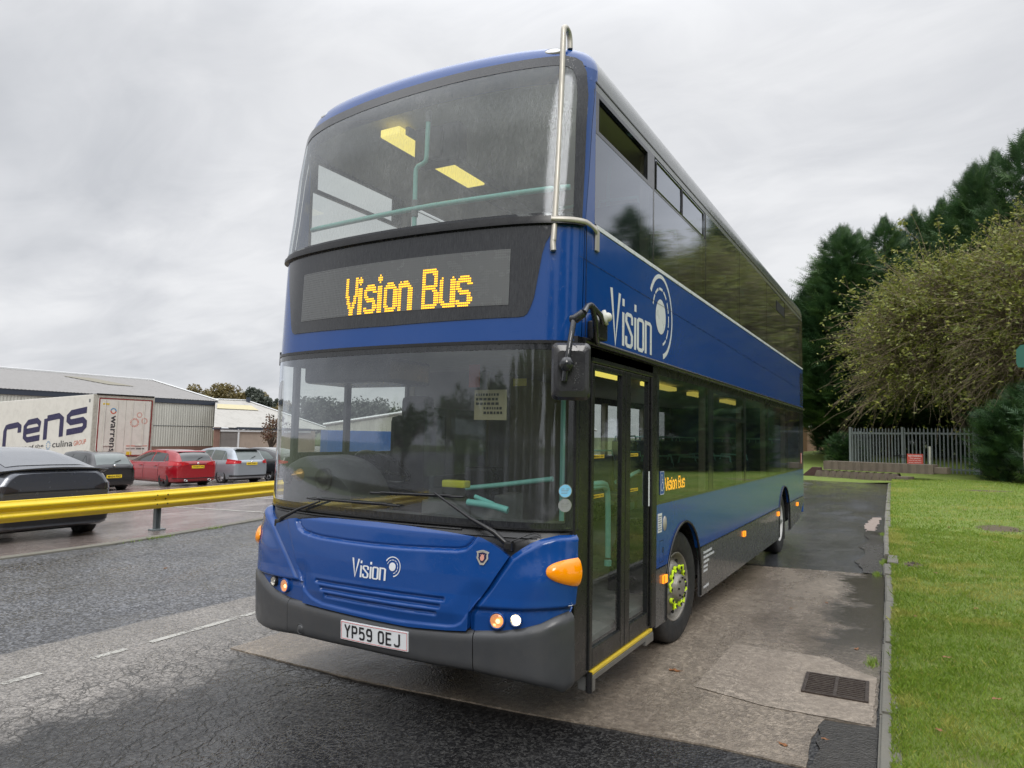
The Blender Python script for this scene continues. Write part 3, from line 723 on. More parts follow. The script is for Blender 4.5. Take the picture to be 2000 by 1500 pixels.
    # lower windows
    LWn = [(1.985, 3.60), (3.76, 5.39), (5.47, 7.02), (7.07, 8.86), (8.91, 10.40)] if sg > 0 else [(.56, 1.10), (1.16, 1.95), (2.1, 3.7), (3.76, 5.39), (5.47, 7.02), (7.07, 8.86), (8.91, 10.40)]
    prev = LWn[0][0]-.055
    for k, (a, b) in enumerate(LWn):
        hop = (sg > 0 and k == 1)
        zlo = 1.285 if (sg > 0 or k > 1) else 1.62
        z2 = 2.0 if hop else 2.30
        mb = MB(); mb.add([(sg*(W-.002), a, zlo), (sg*(W-.002), b, zlo), (sg*(W-.002), b, z2), (sg*(W-.002), a, z2)], [(0, 1, 2, 3)])
        if hop: mb.add([(sg*(W-.002), a+.04, 2.03), (sg*(W-.002), b-.04, 2.03), (sg*(W-.002), b-.04, 2.27), (sg*(W-.002), a+.04, 2.27)], [(0, 1, 2, 3)])
        wn = mb.build('window', GLASSS if sg > 0 else GLASSO, bus)
        fr = MB(); scols(fr, sg, prev, a, K(1.262), K(2.302), ny=1, rows=1, off=-.001); scols(fr, sg, a, b, K(1.262), K(zlo), ny=1, rows=1, off=-.001)
        if hop:
            scols(fr, sg, a, b, K(1.99), K(2.03), ny=1, rows=1, off=.002)
            for (p, q, r_, s2) in ((a, a+.04, 2.03, 2.30), (b-.04, b, 2.03, 2.30), (a+.04, b-.04, 2.27, 2.30), (a, a+.03, 1.285, 1.99), (b-.03, b, 1.285, 1.99)): scols(fr, sg, p, q, K(r_), K(s2), ny=1, rows=1, off=.0)
        fr.build('window_frame', BLACKG, wn)
        prev = b
    mb = MB(); scols(mb, sg, prev, YE, K(1.262), K(2.302), ny=1, rows=1); mb.build('rear_pillar', BLACKG, bus)
    # interior lining pillars
    mb = MB()
    for yy in (1.80, 3.47, 5.10, 6.98, 8.70): mb.box((sg*(W-.10), yy-.04, 3.15), (sg*(W-.035), yy+.05, 4.08), .01)
    for yy in ((3.63, 5.40, 7.02, 8.86) if sg > 0 else (2.02, 3.7, 5.40, 7.02, 8.86)): mb.box((sg*(W-.10), yy-.05, 1.1), (sg*(W-.035), yy+.06, 2.32), .01)
    mb.box((sg*(W-.08), .7, 2.45), (sg*(W-.035), 10.8, 3.14)); mb.box((sg*(W-.08), 1.95 if sg > 0 else .7, 1.10), (sg*(W-.035), 10.8, 1.26))
    mb.build('wall_lining', CREAM, bus)
# rear end
mb = MB(); mb.box((-W+.002, 10.80, .45), (W-.002, 10.87, 4.11), .03); mb.build('rear_panel', BLUES, bus)
# louvre at the rear of the blue band
mb = MB()
for i in range(15):
    z = 2.45+i*.041; mb.box((W+.001, 10.44, z), (W+.006, 10.80, z+.020), .003)
mb.build('louvre', BLACK, bus)
mb = MB(); mb.box((W+.002, 10.50, 1.37), (W+.006, 10.60, 1.56)); rn = mb.build('rear_notice', pbr('pink_notice', (.6, .2, .17), .4), bus)
mb = MB()
for i in range(5): mb.box((W+.006, 10.52, 1.39+i*.035), (W+.0075, 10.58, 1.405+i*.035))
mb.build('notice_print', WHITE, rn)
# dark chassis
mb = MB(); mb.box((-1.15, .32, .40), (1.15, 10.7, .46)); mb.box((-.55, 1, .30), (.55, 10, .42)); mb.build('chassis', DARKVOID, bus)
# floors, ceilings
mb = MB(); mb.box((-1.2, .45, .46), (1.2, 10.75, .50)); mb.build('lower_floor', pbr('bus_floor', (.20, .21, .20), .55, dirt=.2, bmp=.1), bus)
mb = MB(); mb.box((-1.23, .42, 2.40), (1.23, 10.75, 2.44)); mb.box((-1.23, .40, 2.44), (1.23, .44, 3.02)); mb.build('lower_ceiling', CREAM, bus)
mb = MB(); P = []
for i in range(17):
    x = -1.22+2.44*i/16; z = 4.045+.03*(1-(abs(x)/1.22)**4); P.append([Vector((x, .40+plan(x)*.8, z+.05)), Vector((x, .62+plan(x)*.8, z)), Vector((x, 3, z)), Vector((x, 10.75, z))])
mb.grid(P, True); mb.build('upper_ceiling', CREAM, bus)
mb = MB(); mb.box((-1.23, .47, 2.99), (1.23, 10.75, 3.03)); mb.build('upper_floor', INTG, bus)
# stair / cab bulkheads
mb = MB(); mb.box((-1.2, 1.98, .5), (-.35, 2.03, 2.38), .01); mb.box((-.38, 1.15, .5), (-.33, 2.0, 1.45), .01); mb.build('cab_bulkhead', INTG, bus)
mb = MB(); mb.box((-1.2, 2.6, .5), (-.45, 4.6, 2.38)); mb.build('staircase_housing', INTG, bus)
# ceiling lights
for yy in (1.1, 5.2, 7.4):
    mb = MB(); mb.box((-.40, yy-.66, 4.0), (-.22, yy+.55, 4.06), .01); mb.build('ceiling_light', GLOWY, bus)
mb = MB(); mb.box((-.45, .5, 4.01), (-.41, 9, 4.07)); mb.box((-.21, .5, 4.01), (-.18, 9, 4.07)); mb.build('light_trim', INTG, bus)
for yy in (2.4, 4.1, 5.9, 7.7):
    mb = MB(); mb.box((.55, yy-.5, 2.34), (.66, yy+.5, 2.385), .01); mb.build('ceiling_light', GLOWY, bus)
for xx, yy in ((.72, 1.75), (.35, 2.1)):
    mb = MB(); mb.box((xx, yy-.05, 2.35), (xx+.22, yy+.05, 2.39), .01); mb.build('door_light', GLOWW, bus)
# upper deck: camera box and rails
mb = MB(); mb.box((-.20, .60, 3.80), (.20, .72, 4.10), .015); mb.box((-.16, .588, 3.83), (.06, .60, 4.05), .004); mb.build('monitor_box', pbr('monitor_grey', (.025, .027, .028), .4), bus)
UP = catmull([(-1.12, .50, 3.40), (-.9, .44, 3.385), (-.04, .41, 3.395), (.6, .42, 3.39), (1.0, .44, 3.385), (1.16, .47, 3.385)], 5)
mb = MB(); mb.tube(UP, .019, 10); mb.build('handrail', TEAL, bus)
mb = MB(); mb.tube([(-.04, .42, 3.06), (-.042, .42, 3.66), (-.038, .42, 3.69), (-.02, .42, 3.71), (.02, .42, 3.72), (.045, .42, 3.735), (.052, .42, 3.77), (.058, .42, 4.06)], .0175, 10); mb.build('handrail', TEAL, bus)
mb = MB(); mb.tube([(-.04, .42, 3.34), (-.04, .42, 3.46)], .025, 10); mb.build('rail_joint', INTG, bus); mb = MB(); mb.tube([(.057, .42, 4.02), (.059, .42, 4.10)], .023, 10); mb.build('rail_joint', INTG, bus)
mb = MB(); mb.tube([(.85, 1.9, 3.0), (.85, 1.9, 3.9), (.87, 1.9, 4.1)], .017, 8); mb.build('handrail', TEAL, bus)
# seats
def seat_mesh(parent, x, y, z):
    s = MB(); s.box((x-.42, y-.22, z+.40), (x+.42, y+.22, z+.50), .03); s.box((x-.42, y+.18, z+.42), (x-.01, y+.28, z+1.02), .04); s.box((x+.01, y+.18, z+.42), (x+.42, y+.28, z+1.02), .04)
    o = s.build('seat', SEATM, parent)
    t = MB(); t.tube([(x-.40, y+.27, z+.95), (x-.38, y+.27, z+1.08), (x-.05, y+.27, z+1.09), (x-.02, y+.27, z+.95)], .014, 6); t.tube([(x+.40, y+.27, z+.95), (x+.38, y+.27, z+1.08), (x+.05, y+.27, z+1.09), (x+.02, y+.27, z+.95)], .014, 6)
    t.box((x-.36, y-.1, z), (x-.33, y+.1, z+.42)); t.box((x+.33, y-.1, z), (x+.36, y+.1, z+.42)); t.build('seat_rail', TEAL, o)
    return o
for k in range(8):
    for x in (.74, -.74): seat_mesh(bus, x, 1.6+k*1.05, 2.68 if x > 0 else 2.68)
for k in range(6):
    seat_mesh(bus, .74, 4.0+k*1.0, .50 if k < 3 else .72)
    if k > 1: seat_mesh(bus, -.74, 4.0+k*1.0, .50 if k < 3 else .72)
# ---- driver's cab
dz = [S(0, 0)]
P = []
for i in range(25):      # long low shelf under the windscreen
    x = -1.2+2.4*i/24; P.append([Vector((x, fy(x, 1.25)+.03, 1.262)), Vector((x, fy(x, 1.3)+.14, 1.275)), Vector((x, fy(x, 1.3)+.26, 1.25)), Vector((x, fy(x, 1.3)+.30, .9))])
mb = MB(); mb.grid(P, True); mb.build('dashboard_shelf', DASH, bus)
mb = MB(); P = []     # rounded instrument hood in front of the driver
for i in range(29):
    a = PI*i/28; x = -.83-.50*math.cos(a); zc = 1.25+.36*math.sin(a)**.75
    x = max(-1.2, x); yf = fy(x, 1.35)+.09
    P.append([Vector((-.83, .42, 1.26)) if False else Vector((x*.0+x, yf+.00, 1.25+(zc-1.25)*.78)), Vector((x, yf+.03, 1.25+(zc-1.25)*.93)), Vector((x, yf+.09, zc)), Vector((x, yf+.40, zc+.005)), Vector((x, yf+.44, zc-.05))])
mb.grid(P, True)
F = [r[0] for r in P]; base = [Vector((p.x, p.y-.0, 1.25)) for p in F]; mb.grid([[b, f] for b, f in zip(base, F)], False)
dd = mb.build('instrument_hood', DASH, bus)
def dial(parent, name, x, z, r, mat, dep=.03, ring=False):
    y = fy(x, z)+.085; Mx = Matrix.Translation((x, y, z)) @ Matrix.Rotation(plan(x)*1.3*(-1 if x < 0 else 1), 4, 'Z') @ Matrix.Rotation(PI/2, 4, 'X')
    pr = [(r, -.01), (r, dep*.5), (r*.86, dep*.6), (r*.80, dep*.3), (r*.5, dep*.2), (r*.46, dep*.5), (.0001, dep*.5)] if ring else [(r, -.01), (r, dep*.3), (r*.7, dep*.4), (r*.62, dep), (r*.25, dep), (r*.2, dep*1.6), (.0001, dep*1.6)]
    return MB().lathe(pr, Mx, 24).build(name, mat, parent)
dial(dd, 'speaker_grille', -.62, 1.45, .085, pbr('dark_ring', (.04, .037, .03), .5), .03, True); dial(dd, 'speaker_grille', -1.08, 1.45, .06, pbr('dark_ring2', (.03, .03, .03), .5), .03, True)
dial(dd, 'brass_knob', -.90, 1.47, .045, pbr('brass', (.45, .25, .07), .35, metal=.6, var=.3), .05)
# steering wheel
Mx = Matrix.Translation((-.78, 1.05, 1.50)) @ Matrix.Rotation(math.radians(-35), 4, 'X')
mb = MB(); mb.tube([Mx @ Vector((.235*math.cos(2*PI*k/28), .235*math.sin(2*PI*k/28), 0)) for k in range(29)], .016, 8); 
for a in (0.5, 2.6, 4.71): mb.tube([Mx @ Vector((0, 0, -.03)), Mx @ Vector((.23*math.cos(a), .23*math.sin(a), 0))], .014, 6)
mb.tube([Mx @ Vector((0, 0, -.02)), Mx @ Vector((0, 0, -.5))], .04, 8); mb.build('steering_wheel', BLACK, bus)
mb = MB(); mb.box((-1.05, 1.45, .95), (-.52, 1.62, 1.95), .06); mb.box((-1.05, 1.1, .85), (-.52, 1.6, 1.0), .05); mb.box((-.92, 1.44, 1.9), (-.65, 1.60, 2.12), .05); mb.build('driver_seat', pbr('cab_seat', (.02, .02, .025), .8), bus)
mb = MB(); mb.box((-1.2, .55, 2.17), (-.35, 1.1, 2.36), .03); mb.build('cab_header', BLACK, bus)
mb = MB(); mb.box((-.36, 1.05, 1.35), (-.33, 1.95, 2.0)); mb.build('assault_screen', GLASSD, bus)
# ticket machine, yellow box, cab door, rails seen through the windscreen
mb = MB(); mb.box((.15, .95, .5), (.42, 1.3, 1.35), .02); mb.box((-.3, .95, .5), (.15, 1.05, 1.28), .02); mb.build('cab_door', INTG, bus)
mb = MB(); mb.box((.20, .50, 1.425), (.39, .58, 1.475), .012); mb.build('yellow_box', pbr('yellow_box', (.62, .62, .05), .4), bus)
mb = MB(); mb.box((.16, .85, 1.3), (.36, 1.1, 1.55), .02); mb.build('ticket_machine', BLACK, bus)
mb = MB(); mb.tube(catmull([(.20, .82, 1.40), (.5, .80, 1.44), (.90, .82, 1.50)], 5), .018, 8); mb.build('handrail', TEAL, bus)
mb = MB(); mb.tube(catmull([(.42, .50, 1.335), (.60, .50, 1.325), (.72, .52, 1.30)], 5), .024, 8); mb.tube([(.44, .56, 1.37), (.6, .54, 1.33)], .016, 8); mb.build('teal_tube', pbr('teal_bright', (.25, .72, .66), .35), bus)
mb = MB(); mb.tube([(1.10, 1.30, 1.42), (1.10, 1.22, 1.44), (1.10, 1.02, 1.44)], .018, 8); mb.tube(catmull([(1.10, .78, 1.46), (1.10, 1.20, 1.46), (1.10, 1.30, 1.42), (1.10, 1.33, 1.30), (1.10, 1.34, .92)], 5), .022, 8); mb.tube([(1.10, 1.34, .90), (1.10, 1.34, .86)], .028, 8); mb.build('handrail', TEAL, bus)
mb = MB(); mb.tube([(.95, .86, .5), (.95, .86, 2.36)], .018, 8); mb.tube([(1.02, 1.95, .5), (1.02, 1.95, 2.36)], .018, 8); mb.tube([(1.12, 1.45, 1.46), (1.12, 1.95, 1.52)], .018, 8); mb.build('handrail', TEAL, bus)
mb = MB(); mb.tube([(1.0, 1.2, 2.3), (.98, 1.05, 1.75), (1.06, .75, 1.3)], .03, 8); mb.build('door_arm', BLACK, bus)
# notices behind the windscreen
PAPER = pbr('paper_notice', (.40, .36, .24), .7, var=.05)
mb = MB(); mb.box((.485, .45, 1.89), (.735, .453, 2.09)); nn = mb.build('paper_notice', PAPER, bus)
mb = MB()
for i in range(5):
    u = 0
    while u < .17-.03*(i > 2):
        l = .01+.018*((i*7+int(u*300)) % 5)/5; mb.box((.50+u+(.06 if i > 2 else 0), .4465, 2.050-i*.030), (.50+u+l+(.06 if i > 2 else 0), .4475, 2.066-i*.030)); u += l+.008
mb.build('notice_print', PLINK, nn)
mb = MB(); mb.box((.34, .60, 2.12), (.43, .603, 2.28)); mb.build('red_notice', pbr('red_notice', (.5, .08, .07), .6), bus)
mb = MB(); mb.box((.72, .56, 2.12), (.82, .562, 2.17)); mb.build('yellow_notice', pbr('yellow_notice', (.65, .55, .1), .6), bus)
# round stickers
for zc, mt, nm in ((1.467, pbr('blue_sticker', (.22, .55, .80), .35), 'blue_sticker'), (1.382, pbr('grey_sticker', (.26, .27, .27), .35), 'grey_sticker')):
    mb = MB(); fs = lambda u, v, o: S(a2x(x2a(1.222)+u), zc+v, .011+o); disc(mb, 0, 0, .040, .040, fs, 0, 32); st = mb.build(nm, mt, bus)
    mb = MB(); disc(mb, 0, 0, .0405, .0405, fs, .001, 32, .92); 
    for k in range(4): ribbon(mb, [(-.024, .012-k*.009), (.024-.004*k, .012-k*.009)], .0025, fs, .001)
    mb.build('sticker_print', LAMPOFF, st)
# ---- wipers
def wiper(piv, arm_end, b0, b1, hook):
    pv = S(*piv, .012); ae = S(*arm_end, .055); mid = S((piv[0]+arm_end[0])/2, (piv[1]+arm_end[1])/2, .05)
    mb = MB(); mb.tube([pv, S(piv[0]+(arm_end[0]-piv[0])*.18, piv[1]+(arm_end[1]-piv[1])*.18, .045), mid, ae], [.017, .016, .010, .007], 8)
    mb.box(tuple(pv-Vector((.028, .022, .028))), tuple(pv+Vector((.028, .022, .028))), .012)
    w1 = mb.build('wiper', BLACK, bus)
    mb = MB(); n = 14; pts = [S(b0[0]+(b1[0]-b0[0])*i/n, b0[1]+(b1[1]-b0[1])*i/n, .026) for i in range(n+1)]; mb.tube(pts, .007, 6)
    q = [S(b0[0]+(b1[0]-b0[0])*(.12+.76*i/n), b0[1]+(b1[1]-b0[1])*(.12+.76*i/n)+.006, .026+.022*math.sin(PI*i/n)) for i in range(n+1)]; mb.tube(q, .006, 6)
    mb.build('wiper_blade', BLACK, w1)
wiper((-.945, 1.128), (-.50, 1.312), (-.664, 1.322), (.182, 1.327), 0); wiper((.952, 1.140), (.45, 1.425), (-.064, 1.397), (.634, 1.408), 0)
mb = MB(); mb.tube(catmull([S(.94, 1.15, .03), S(1.02, 1.185, .02), S(1.08, 1.21, .012), S(1.12, 1.20, .004)], 5), .004, 5); mb.build('washer_hose', BLACK, bus)
# ---- grab pole (stainless) with bracket
gp = [Vector((1.105, .555, 4.36)), Vector((1.105, .55, 4.42)), Vector((1.107, .528, 4.456)), Vector((1.108, .49, 4.468)), Vector((1.11, .452, 4.45)), Vector((1.112, .435, 4.39)), Vector((1.118, .405, 4.0)), Vector((1.128, .35, 3.5)), Vector((1.14, .285, 3.05)), Vector((1.139, .275, 2.98)), S(1.135, 2.925, .02)]
mb = MB(); mb.tube(catmull(gp, 6), .0185, 12); gpo = mb.build('guard_pole', STEEL, bus)
P = []
for i in range(16):
    t = i/15
    if t < .7: x = a2x(x2a(1.115)+(x2a(1.2725)-x2a(1.115))*t/.7); q = S(x, 3.122, .030)
    else: q = Vector((W+.028-.020*(t-.7)/.3, .46+.18*(t-.7)/.3, 3.122))
    hh = .016+.014*max(0, (t-.8)/.2); P.append([q+Vector((0, 0, -hh)), q+Vector((.004, -.004, -hh)), q+Vector((.004, -.004, hh)), q+Vector((0, 0, hh))])
mb = MB(); mb.grid(P, True); mb.box((W+.002, .60, 2.99), (W+.014, .66, 3.14), .004); mb.build('pole_bracket', STEEL, gpo)
# ---- mirror
mr_ = empty('mirror', (0, 0, 0), parent=bus)
Mx = Matrix.Translation((1.315, .175, 2.165)) @ Matrix.Rotation(math.radians(28), 4, 'Z')
mb = MB(); 
poly = rrect(-.112, -.165, .112, .165, .035, 5)
for a, b, k0, k1 in ((0, .05, 1, 1), (.05, .075, 1, .90), (.075, .085, .90, .70)):
    n = len(poly); vs = [Mx @ Vector((u*k0, -a, v*k0)) for u, v in poly]+[Mx @ Vector((u*k1, -b, v*k1)) for u, v in poly]
    mb.add(vs, [(i, (i+1) % n, n+(i+1) % n, n+i) for i in range(n)], True)
mb.add([Mx @ Vector((u*.70, -.085, v*.70)) for u, v in poly], [tuple(range(len(poly)))]); mb.add([Mx @ Vector((u, 0, v)) for u, v in poly], [tuple(range(len(poly)))[::-1]])
mb.build('mirror_head', pbr('mirror_plastic', (.022, .022, .026), .3, coat=.4, rain=.6, dirt=.1), mr_)
ball = Mx @ Vector((-.03, -.11, .035))
mb = MB(); mb.lathe([(.0001, -.045), (.03, -.035), (.045, 0), (.03, .035), (.0001, .045)], Matrix.Translation(ball), 16)
top = Vector((1.335, .17, 2.475)); mb.tube([ball-Vector((.012, 0, .095)), ball, ball+Vector((.010, .01, .09)), top], [.017, .019, .016, .018], 10)
jt = top+Vector((.05, .02, .035)); mb.tube([top-Vector((.02, 0, 0)), top+Vector((.01, 0, .0)), jt], [.024, .028, .026], 10)
el = Vector((1.39, .30, 2.575)); mb.tube([jt, el-Vector((.02, .02, .01)), el], [.022, .019, .019], 8)
mb.tube([el, Vector((1.40, .42, 2.53)), Vector((1.38, .50, 2.50))], .016, 8)
mb.tube([el, Vector((1.385, .37, 2.49)), Vector((1.36, .44, 2.40)), Vector((1.32, .56, 2.385))], .018, 8)
mb.build('mirror_arm', BLACKG, mr_)
mb = MB(); mb.box((1.277, .50, 2.40), (1.36, .64, 2.52), .01); mb.build('mirror_mount', BLACK, mr_)
Mx = Matrix.Translation((1.335, .60, 2.545)) @ Matrix.Rotation(math.radians(80), 4, 'Y') @ Matrix.Rotation(math.radians(-12), 4, 'X')
mb = MB(); mb.lathe([(.0001, -.05), (.040, -.05), (.044, -.04), (.044, .01), (.05, .012), (.05, .03), (.03, .034), (.03, .045), (.020, .06), (.0001, .066)], Mx, 20); mb.build('side_camera', pbr('camera_white', (.62, .62, .56), .35), bus)
# ---- doors
GASK = BLACK
def door_leaf(a, b, ga, gb):
    d = empty('door', (0, 0, 0), parent=bus)
    mb = MB()
    for (p, q, r_, s2) in ((a, ga, .345, 2.262), (gb, b, .345, 2.262), (ga, gb, 2.225, 2.262), (ga, gb, .345, .47)):
        mb.box((W-.045, p, r_), (W-.004, q, s2), .006)
    mb.build('door_frame', BLACK, d)
    MB().add([(W-.02, ga, .47), (W-.02, gb, .47), (W-.02, gb, 2.225), (W-.02, ga, 2.225)], [(0, 1, 2, 3)]).build('door_glass', GLASSD, d)
    for zz_ in (1.41, 1.665): MB().box((W-.019, ga+.005, zz_-.011), (W-.017, min(gb, ga+.20), zz_+.011)).build('warning_tape', YELLOW, d)
    for zz_, s_ in ((1.41, 'EMERGENCY ONLY'), (1.665, 'EMERGENCY ONLY')): text_part('tape_lettering', s_, lambda u, v, o: Vector((W-.0160, ga+.012+u*(min(gb, ga+.20)-ga-.02), zz_-.006+.012*v)), PLINK, d, bold=.02)
    return d
door_leaf(.605, 1.225, .655, 1.150); door_leaf(1.232, 1.805, 1.330, 1.735)
mb = MB(); mb.box((W-.05, .355, .34), (W+.001, .60, 2.36), .01); mb.box((W-.06, 1.808, .33), (W+.003, 1.93, 2.36), .012); mb.box((W-.05, .56, 2.265), (W+.001, 1.84, 2.37), .01)
mb.tube([(W+.004, 1.77, .36), (W+.004, 1.77, 2.26)], .012, 6); mb.tube([(W+.004, .575, .36), (W+.004, .575, 2.26)], .01, 6)
mb.build('door_pillar', BLACK, bus)
mb = MB(); mb.box((W+.001, 1.716, 1.27), (W+.004, 1.742, 1.535)); mb.build('white_mark', WHITE, bus)
mb = MB(); mb.box((W-.10, .63, .318), (W+.012, 1.80, .338), .003); st = mb.build('door_step', YELLOW, bus)
mb = MB(); mb.box((W-.10, .62, .285), (W+.018, 1.80, .316), .004); mb.box((W-.08, .60, .22), (W+.020, .66, .31), .01); mb.box((W-.08, 1.62, .25), (W+.022, 1.80, .31), .008); mb.build('step_edge', pbr('step_alu', (.25, .25, .24), .35, metal=.7, dirt=.4), st)
mb = MB(); mb.tube([(W+.0, .60, .335), (W+.0, .60, .22)], .022, 8); mb.build('door_hinge', BLACK, bus)
# wheelchair sign, white label, door button, flap, LED side display
mb = MB(); mb.prism(rrect(2.005, 1.335, 2.115, 1.525, .012), W+.0005, W+.0025, Matrix(((0, 0, 1, 0), (1, 0, 0, 0), (0, 1, 0, 0), (0, 0, 0, 1)))); wc = mb.build('wheelchair_sign', pbr('sign_blue', (.01, .07, .30), .35), bus)
sf = lambda u, v, o: Vector((W+.0035+o, 2.06+u, 1.43+v))
mb = MB(); ribbon(mb, rrect(-.050, -.090, .050, .090, .01), .005, sf, 0, True); disc(mb, -.008, .062, .011, .011, sf, 0, 16)
ribbon(mb, [(-.008, .045), (-.006, .004), (.022, .004), (.036, -.042), (.046, -.038)], .010, sf, .0003); ribbon(mb, [(-.006, .025), (.018, .025)], .008, sf, .0006); ribbon(mb, arc(-.004, -.032, .030, .030, 110, 350, 16), .009, sf, .0009)
mb.build('wheelchair_symbol', WHITE, wc)
mb = MB(); mb.box((W+.001, 1.955, 1.04), (W+.003, 2.06, 1.19)); lb = mb.build('white_label', WHITE, bus)
mb = MB()
for i in range(7): mb.box((W+.003, 1.965, 1.055+i*.018), (W+.0038, 2.05-.01*(i % 3), 1.062+i*.018))
mb.build('label_print', INTG, lb)
MB().lathe([(.001, .012), (.026, .012), (.03, .006), (.045, .006), (.05, -.002)], Matrix.Translation((W+.001, 2.14, 1.10)) @ Matrix.Rotation(PI/2, 4, 'Y') @ Matrix.Diagonal((1.2, .85, 1, 1)), 24).build('door_button', STEEL, bus)
mb = MB(); ff = lambda u, v, o: Vector((W+.0012+o, u, v)); ribbon(mb, rrect(2.00, .80, 2.12, .97, .01), .003, ff, 0, True); ribbon(mb, rrect(2.085, .875, 2.10, .91, .004), .008, ff, .001, True); mb.build('service_flap', BLACK, bus)
mb = MB(); mb.box((W-.10, 2.22, 1.30), (W-.04, 2.98, 1.53), .01); sdp = mb.build('side_display', DARKVOID, bus)
mb = MB(); k_ = .60/dw
for i, j in dots: mb.add([(W-.038, 2.29+(i+a*.45)*k_, 1.355+(j+b*.45)*.0065) for a, b in ((-1, -1), (1, -1), (1, 1), (-1, 1))], [(0, 1, 2, 3)])
mb.build('side_display_text', pbr('led_side', (.3, .1, 0), .5, emit=(1, .42, .02), es=5.), sdp)
# small number badge on the wing and legal lettering on the skirt
mb = MB(); fbg = lambda u, v, o: S(a2x(x2a(1.262)+u), .835+v, h_wing_r(1.262, .86)-.004+o); ribbon(mb, rrect(-.016, -.024, .016, .024, .008), .004, fbg, 0, True); ribbon(mb, [(.006, .010), (-.006, .010), (-.006, -.010), (.006, -.010), (.006, .0), (-.004, .0)], .004, fbg, .001); mb.build('wing_badge', WHITE, bus)
mb = MB(); mb.tube([S(1.262, .81, .02), S(1.266, .80, .034), S(1.262, .775, .034)], .006, 6); mb.build('wing_hook', BLUE, bus)
sk = None
mb = MB(); ys_ = [.700, .655, .61, .565, .525]
rl = random.Random(8)
def print_line(mb, y_, z_, wd_, h_, X_):
    u = 0
    while u < wd_:
        l = rl.uniform(.012, .03); mb.box((X_, y_+u, z_), (X_+.0006, y_+min(wd_, u+l), z_+h_*rl.uniform(.75, 1))); u += l+.006
mb = MB()
for wd_, z in zip((.33, .42, .22, .16, .15), ys_): print_line(mb, 3.37, z-.014, wd_, .026, W+.0072)
print_line(mb, 3.37, .36, .20, .028, W+.0072); mb.build('skirt_lettering', WHITE, bus)
# side logo
SL = lambda u, v, o: Vector((W+.0020+o, .895+u/LW*.86, 2.437+v*(.375-.0*u)))
mb = MB(); logo(mb, lambda u, v, o: Vector((W+.002+o, .895+u/LW*.86, 2.437+v*.372)), .074)
logo_mark(mb, 2.005, 2.777, .285, lambda u, v, o: Vector((W+.0022+o, u, v)), .93)
mb.build('side_logo', WHITE, bus)
mb = MB(); ribbon(mb, [(.36, 2.90), (YE, 2.735)], .003, lambda u, v, o: Vector((W+.0032+o, u, v)), 0); mb.build('panel_seam', BLACK, bus)
for yy, zz_ in ((2.11, .66), (5.28, .666), (7.83, .680), (9.93, .67)):
    mb = MB(); mb.box((W+.004, yy-.05, zz_-.032), (W+.024, yy+.05, zz_+.032), .008); mo = mb.build('side_marker', MARKER, bus)
    mb = MB(); mb.box((W+.022, yy-.05, zz_-.032), (W+.0245, yy-.035, zz_+.032)); mb.build('marker_bezel', AMBER, mo)
# ---- wheels
def wheel(x, y, sg, style, steer=0.0):
    r = empty('wheel', (x, y, .485), parent=bus); r.rotation_euler = (0, 0, steer)
    Mx = Matrix.Rotation(sg*PI/2, 4, 'Y')
    MB().lathe([(.31, -.24), (.40, -.26), (.455, -.25), (.483, -.22), (.485, -.12), (.485, -.04), (.478, -.005), (.455, .012), (.40, .016), (.345, .006), (.30, .0), (.292, -.03)], Mx, 56).build('tyre', RUBBER, r)
    rm = RIMG if style == 'front' else pbr('white_rim', (.62, .62, .60), .4, dirt=.3)
    if style == 'front':
        prof = [(.300, -.005), (.292, .004), (.284, -.01), (.276, -.05), (.262, -.072), (.245, -.068), (.20, -.02), (.185, -.004), (.120, .0), (.112, .006), (.105, .045), (.085, .056), (.0001, .060)]
    else: prof = [(.300, -.005), (.292, .006), (.282, -.02), (.272, -.13), (.15, -.16), (.12, -.15), (.11, -.06), (.0001, -.05)]
    rim = MB().lathe(prof, Mx, 48).build('rim', rm, r)
    if style == 'front':
        mb = MB(); nb = MB()
        for k in range(10):
            a = 2*PI*(k+.5)/10; c = Mx @ Vector((.168*math.cos(a), .168*math.sin(a), 0)); d = (Mx @ Vector((0, 0, 1))-Mx @ Vector((0, 0, 0)))
            mb.tube([c, c+d*.035], .015, 6, smooth=False)
            a2 = a; 
            nb.tube([c+d*.005, c+d*.028], .0235, 10)
            if k % 2 == 0: pass
        for grp in ((0, 1, 2), (3, 4), (5, 6, 7), (8, 9)):
            pts = []
            for k in grp:
                a = 2*PI*(k+.5)/10; pts.append(Mx @ Vector((.176*math.cos(a), .176*math.sin(a), .022)))
                if k != grp[-1]:
                    for q, rr in ((.3, .150), (.6, .205)):
                        b = 2*PI*(k+.5+q)/10; pts.append(Mx @ Vector((rr*math.cos(b), rr*math.sin(b), .022)))
            nb.tube(pts, .011, 6)
        mb.build('wheel_nut', BLACK, r); nb.build('nut_indicator', NEON, r)
        hb = MB()
        for k in range(8):
            a = 2*PI*k/8; c = Mx @ Vector((.083*math.cos(a), .083*math.sin(a), .058)); hb.tube([c, c+(Mx @ Vector((0, 0, .012)))], .009, 6, smooth=False)
        for k in range(8):
            a = 2*PI*k/8+.2; hb.tube([Mx @ Vector((.232*math.cos(a), .232*math.sin(a), -.052)), Mx @ Vector((.232*math.cos(a), .232*math.sin(a), -.040))], .024, 8)
        hb.build('hub_detail', DARKVOID, r)
    return r
wheel(W-.075, AF, 1, 'front', math.radians(-5)); wheel(W-.075, AR, 1, 'rear'); wheel(-W+.075, AF, -1, 'front'); wheel(-W+.075, AR, -1, 'rear')
mb = MB(); mb.box((.80, AF+.50, .14), (1.20, AF+.53, .60)); mb.box((.80, AR+.50, .16), (1.20, AR+.53, .60)); mb.build('mudflap', RUBBER, bus)

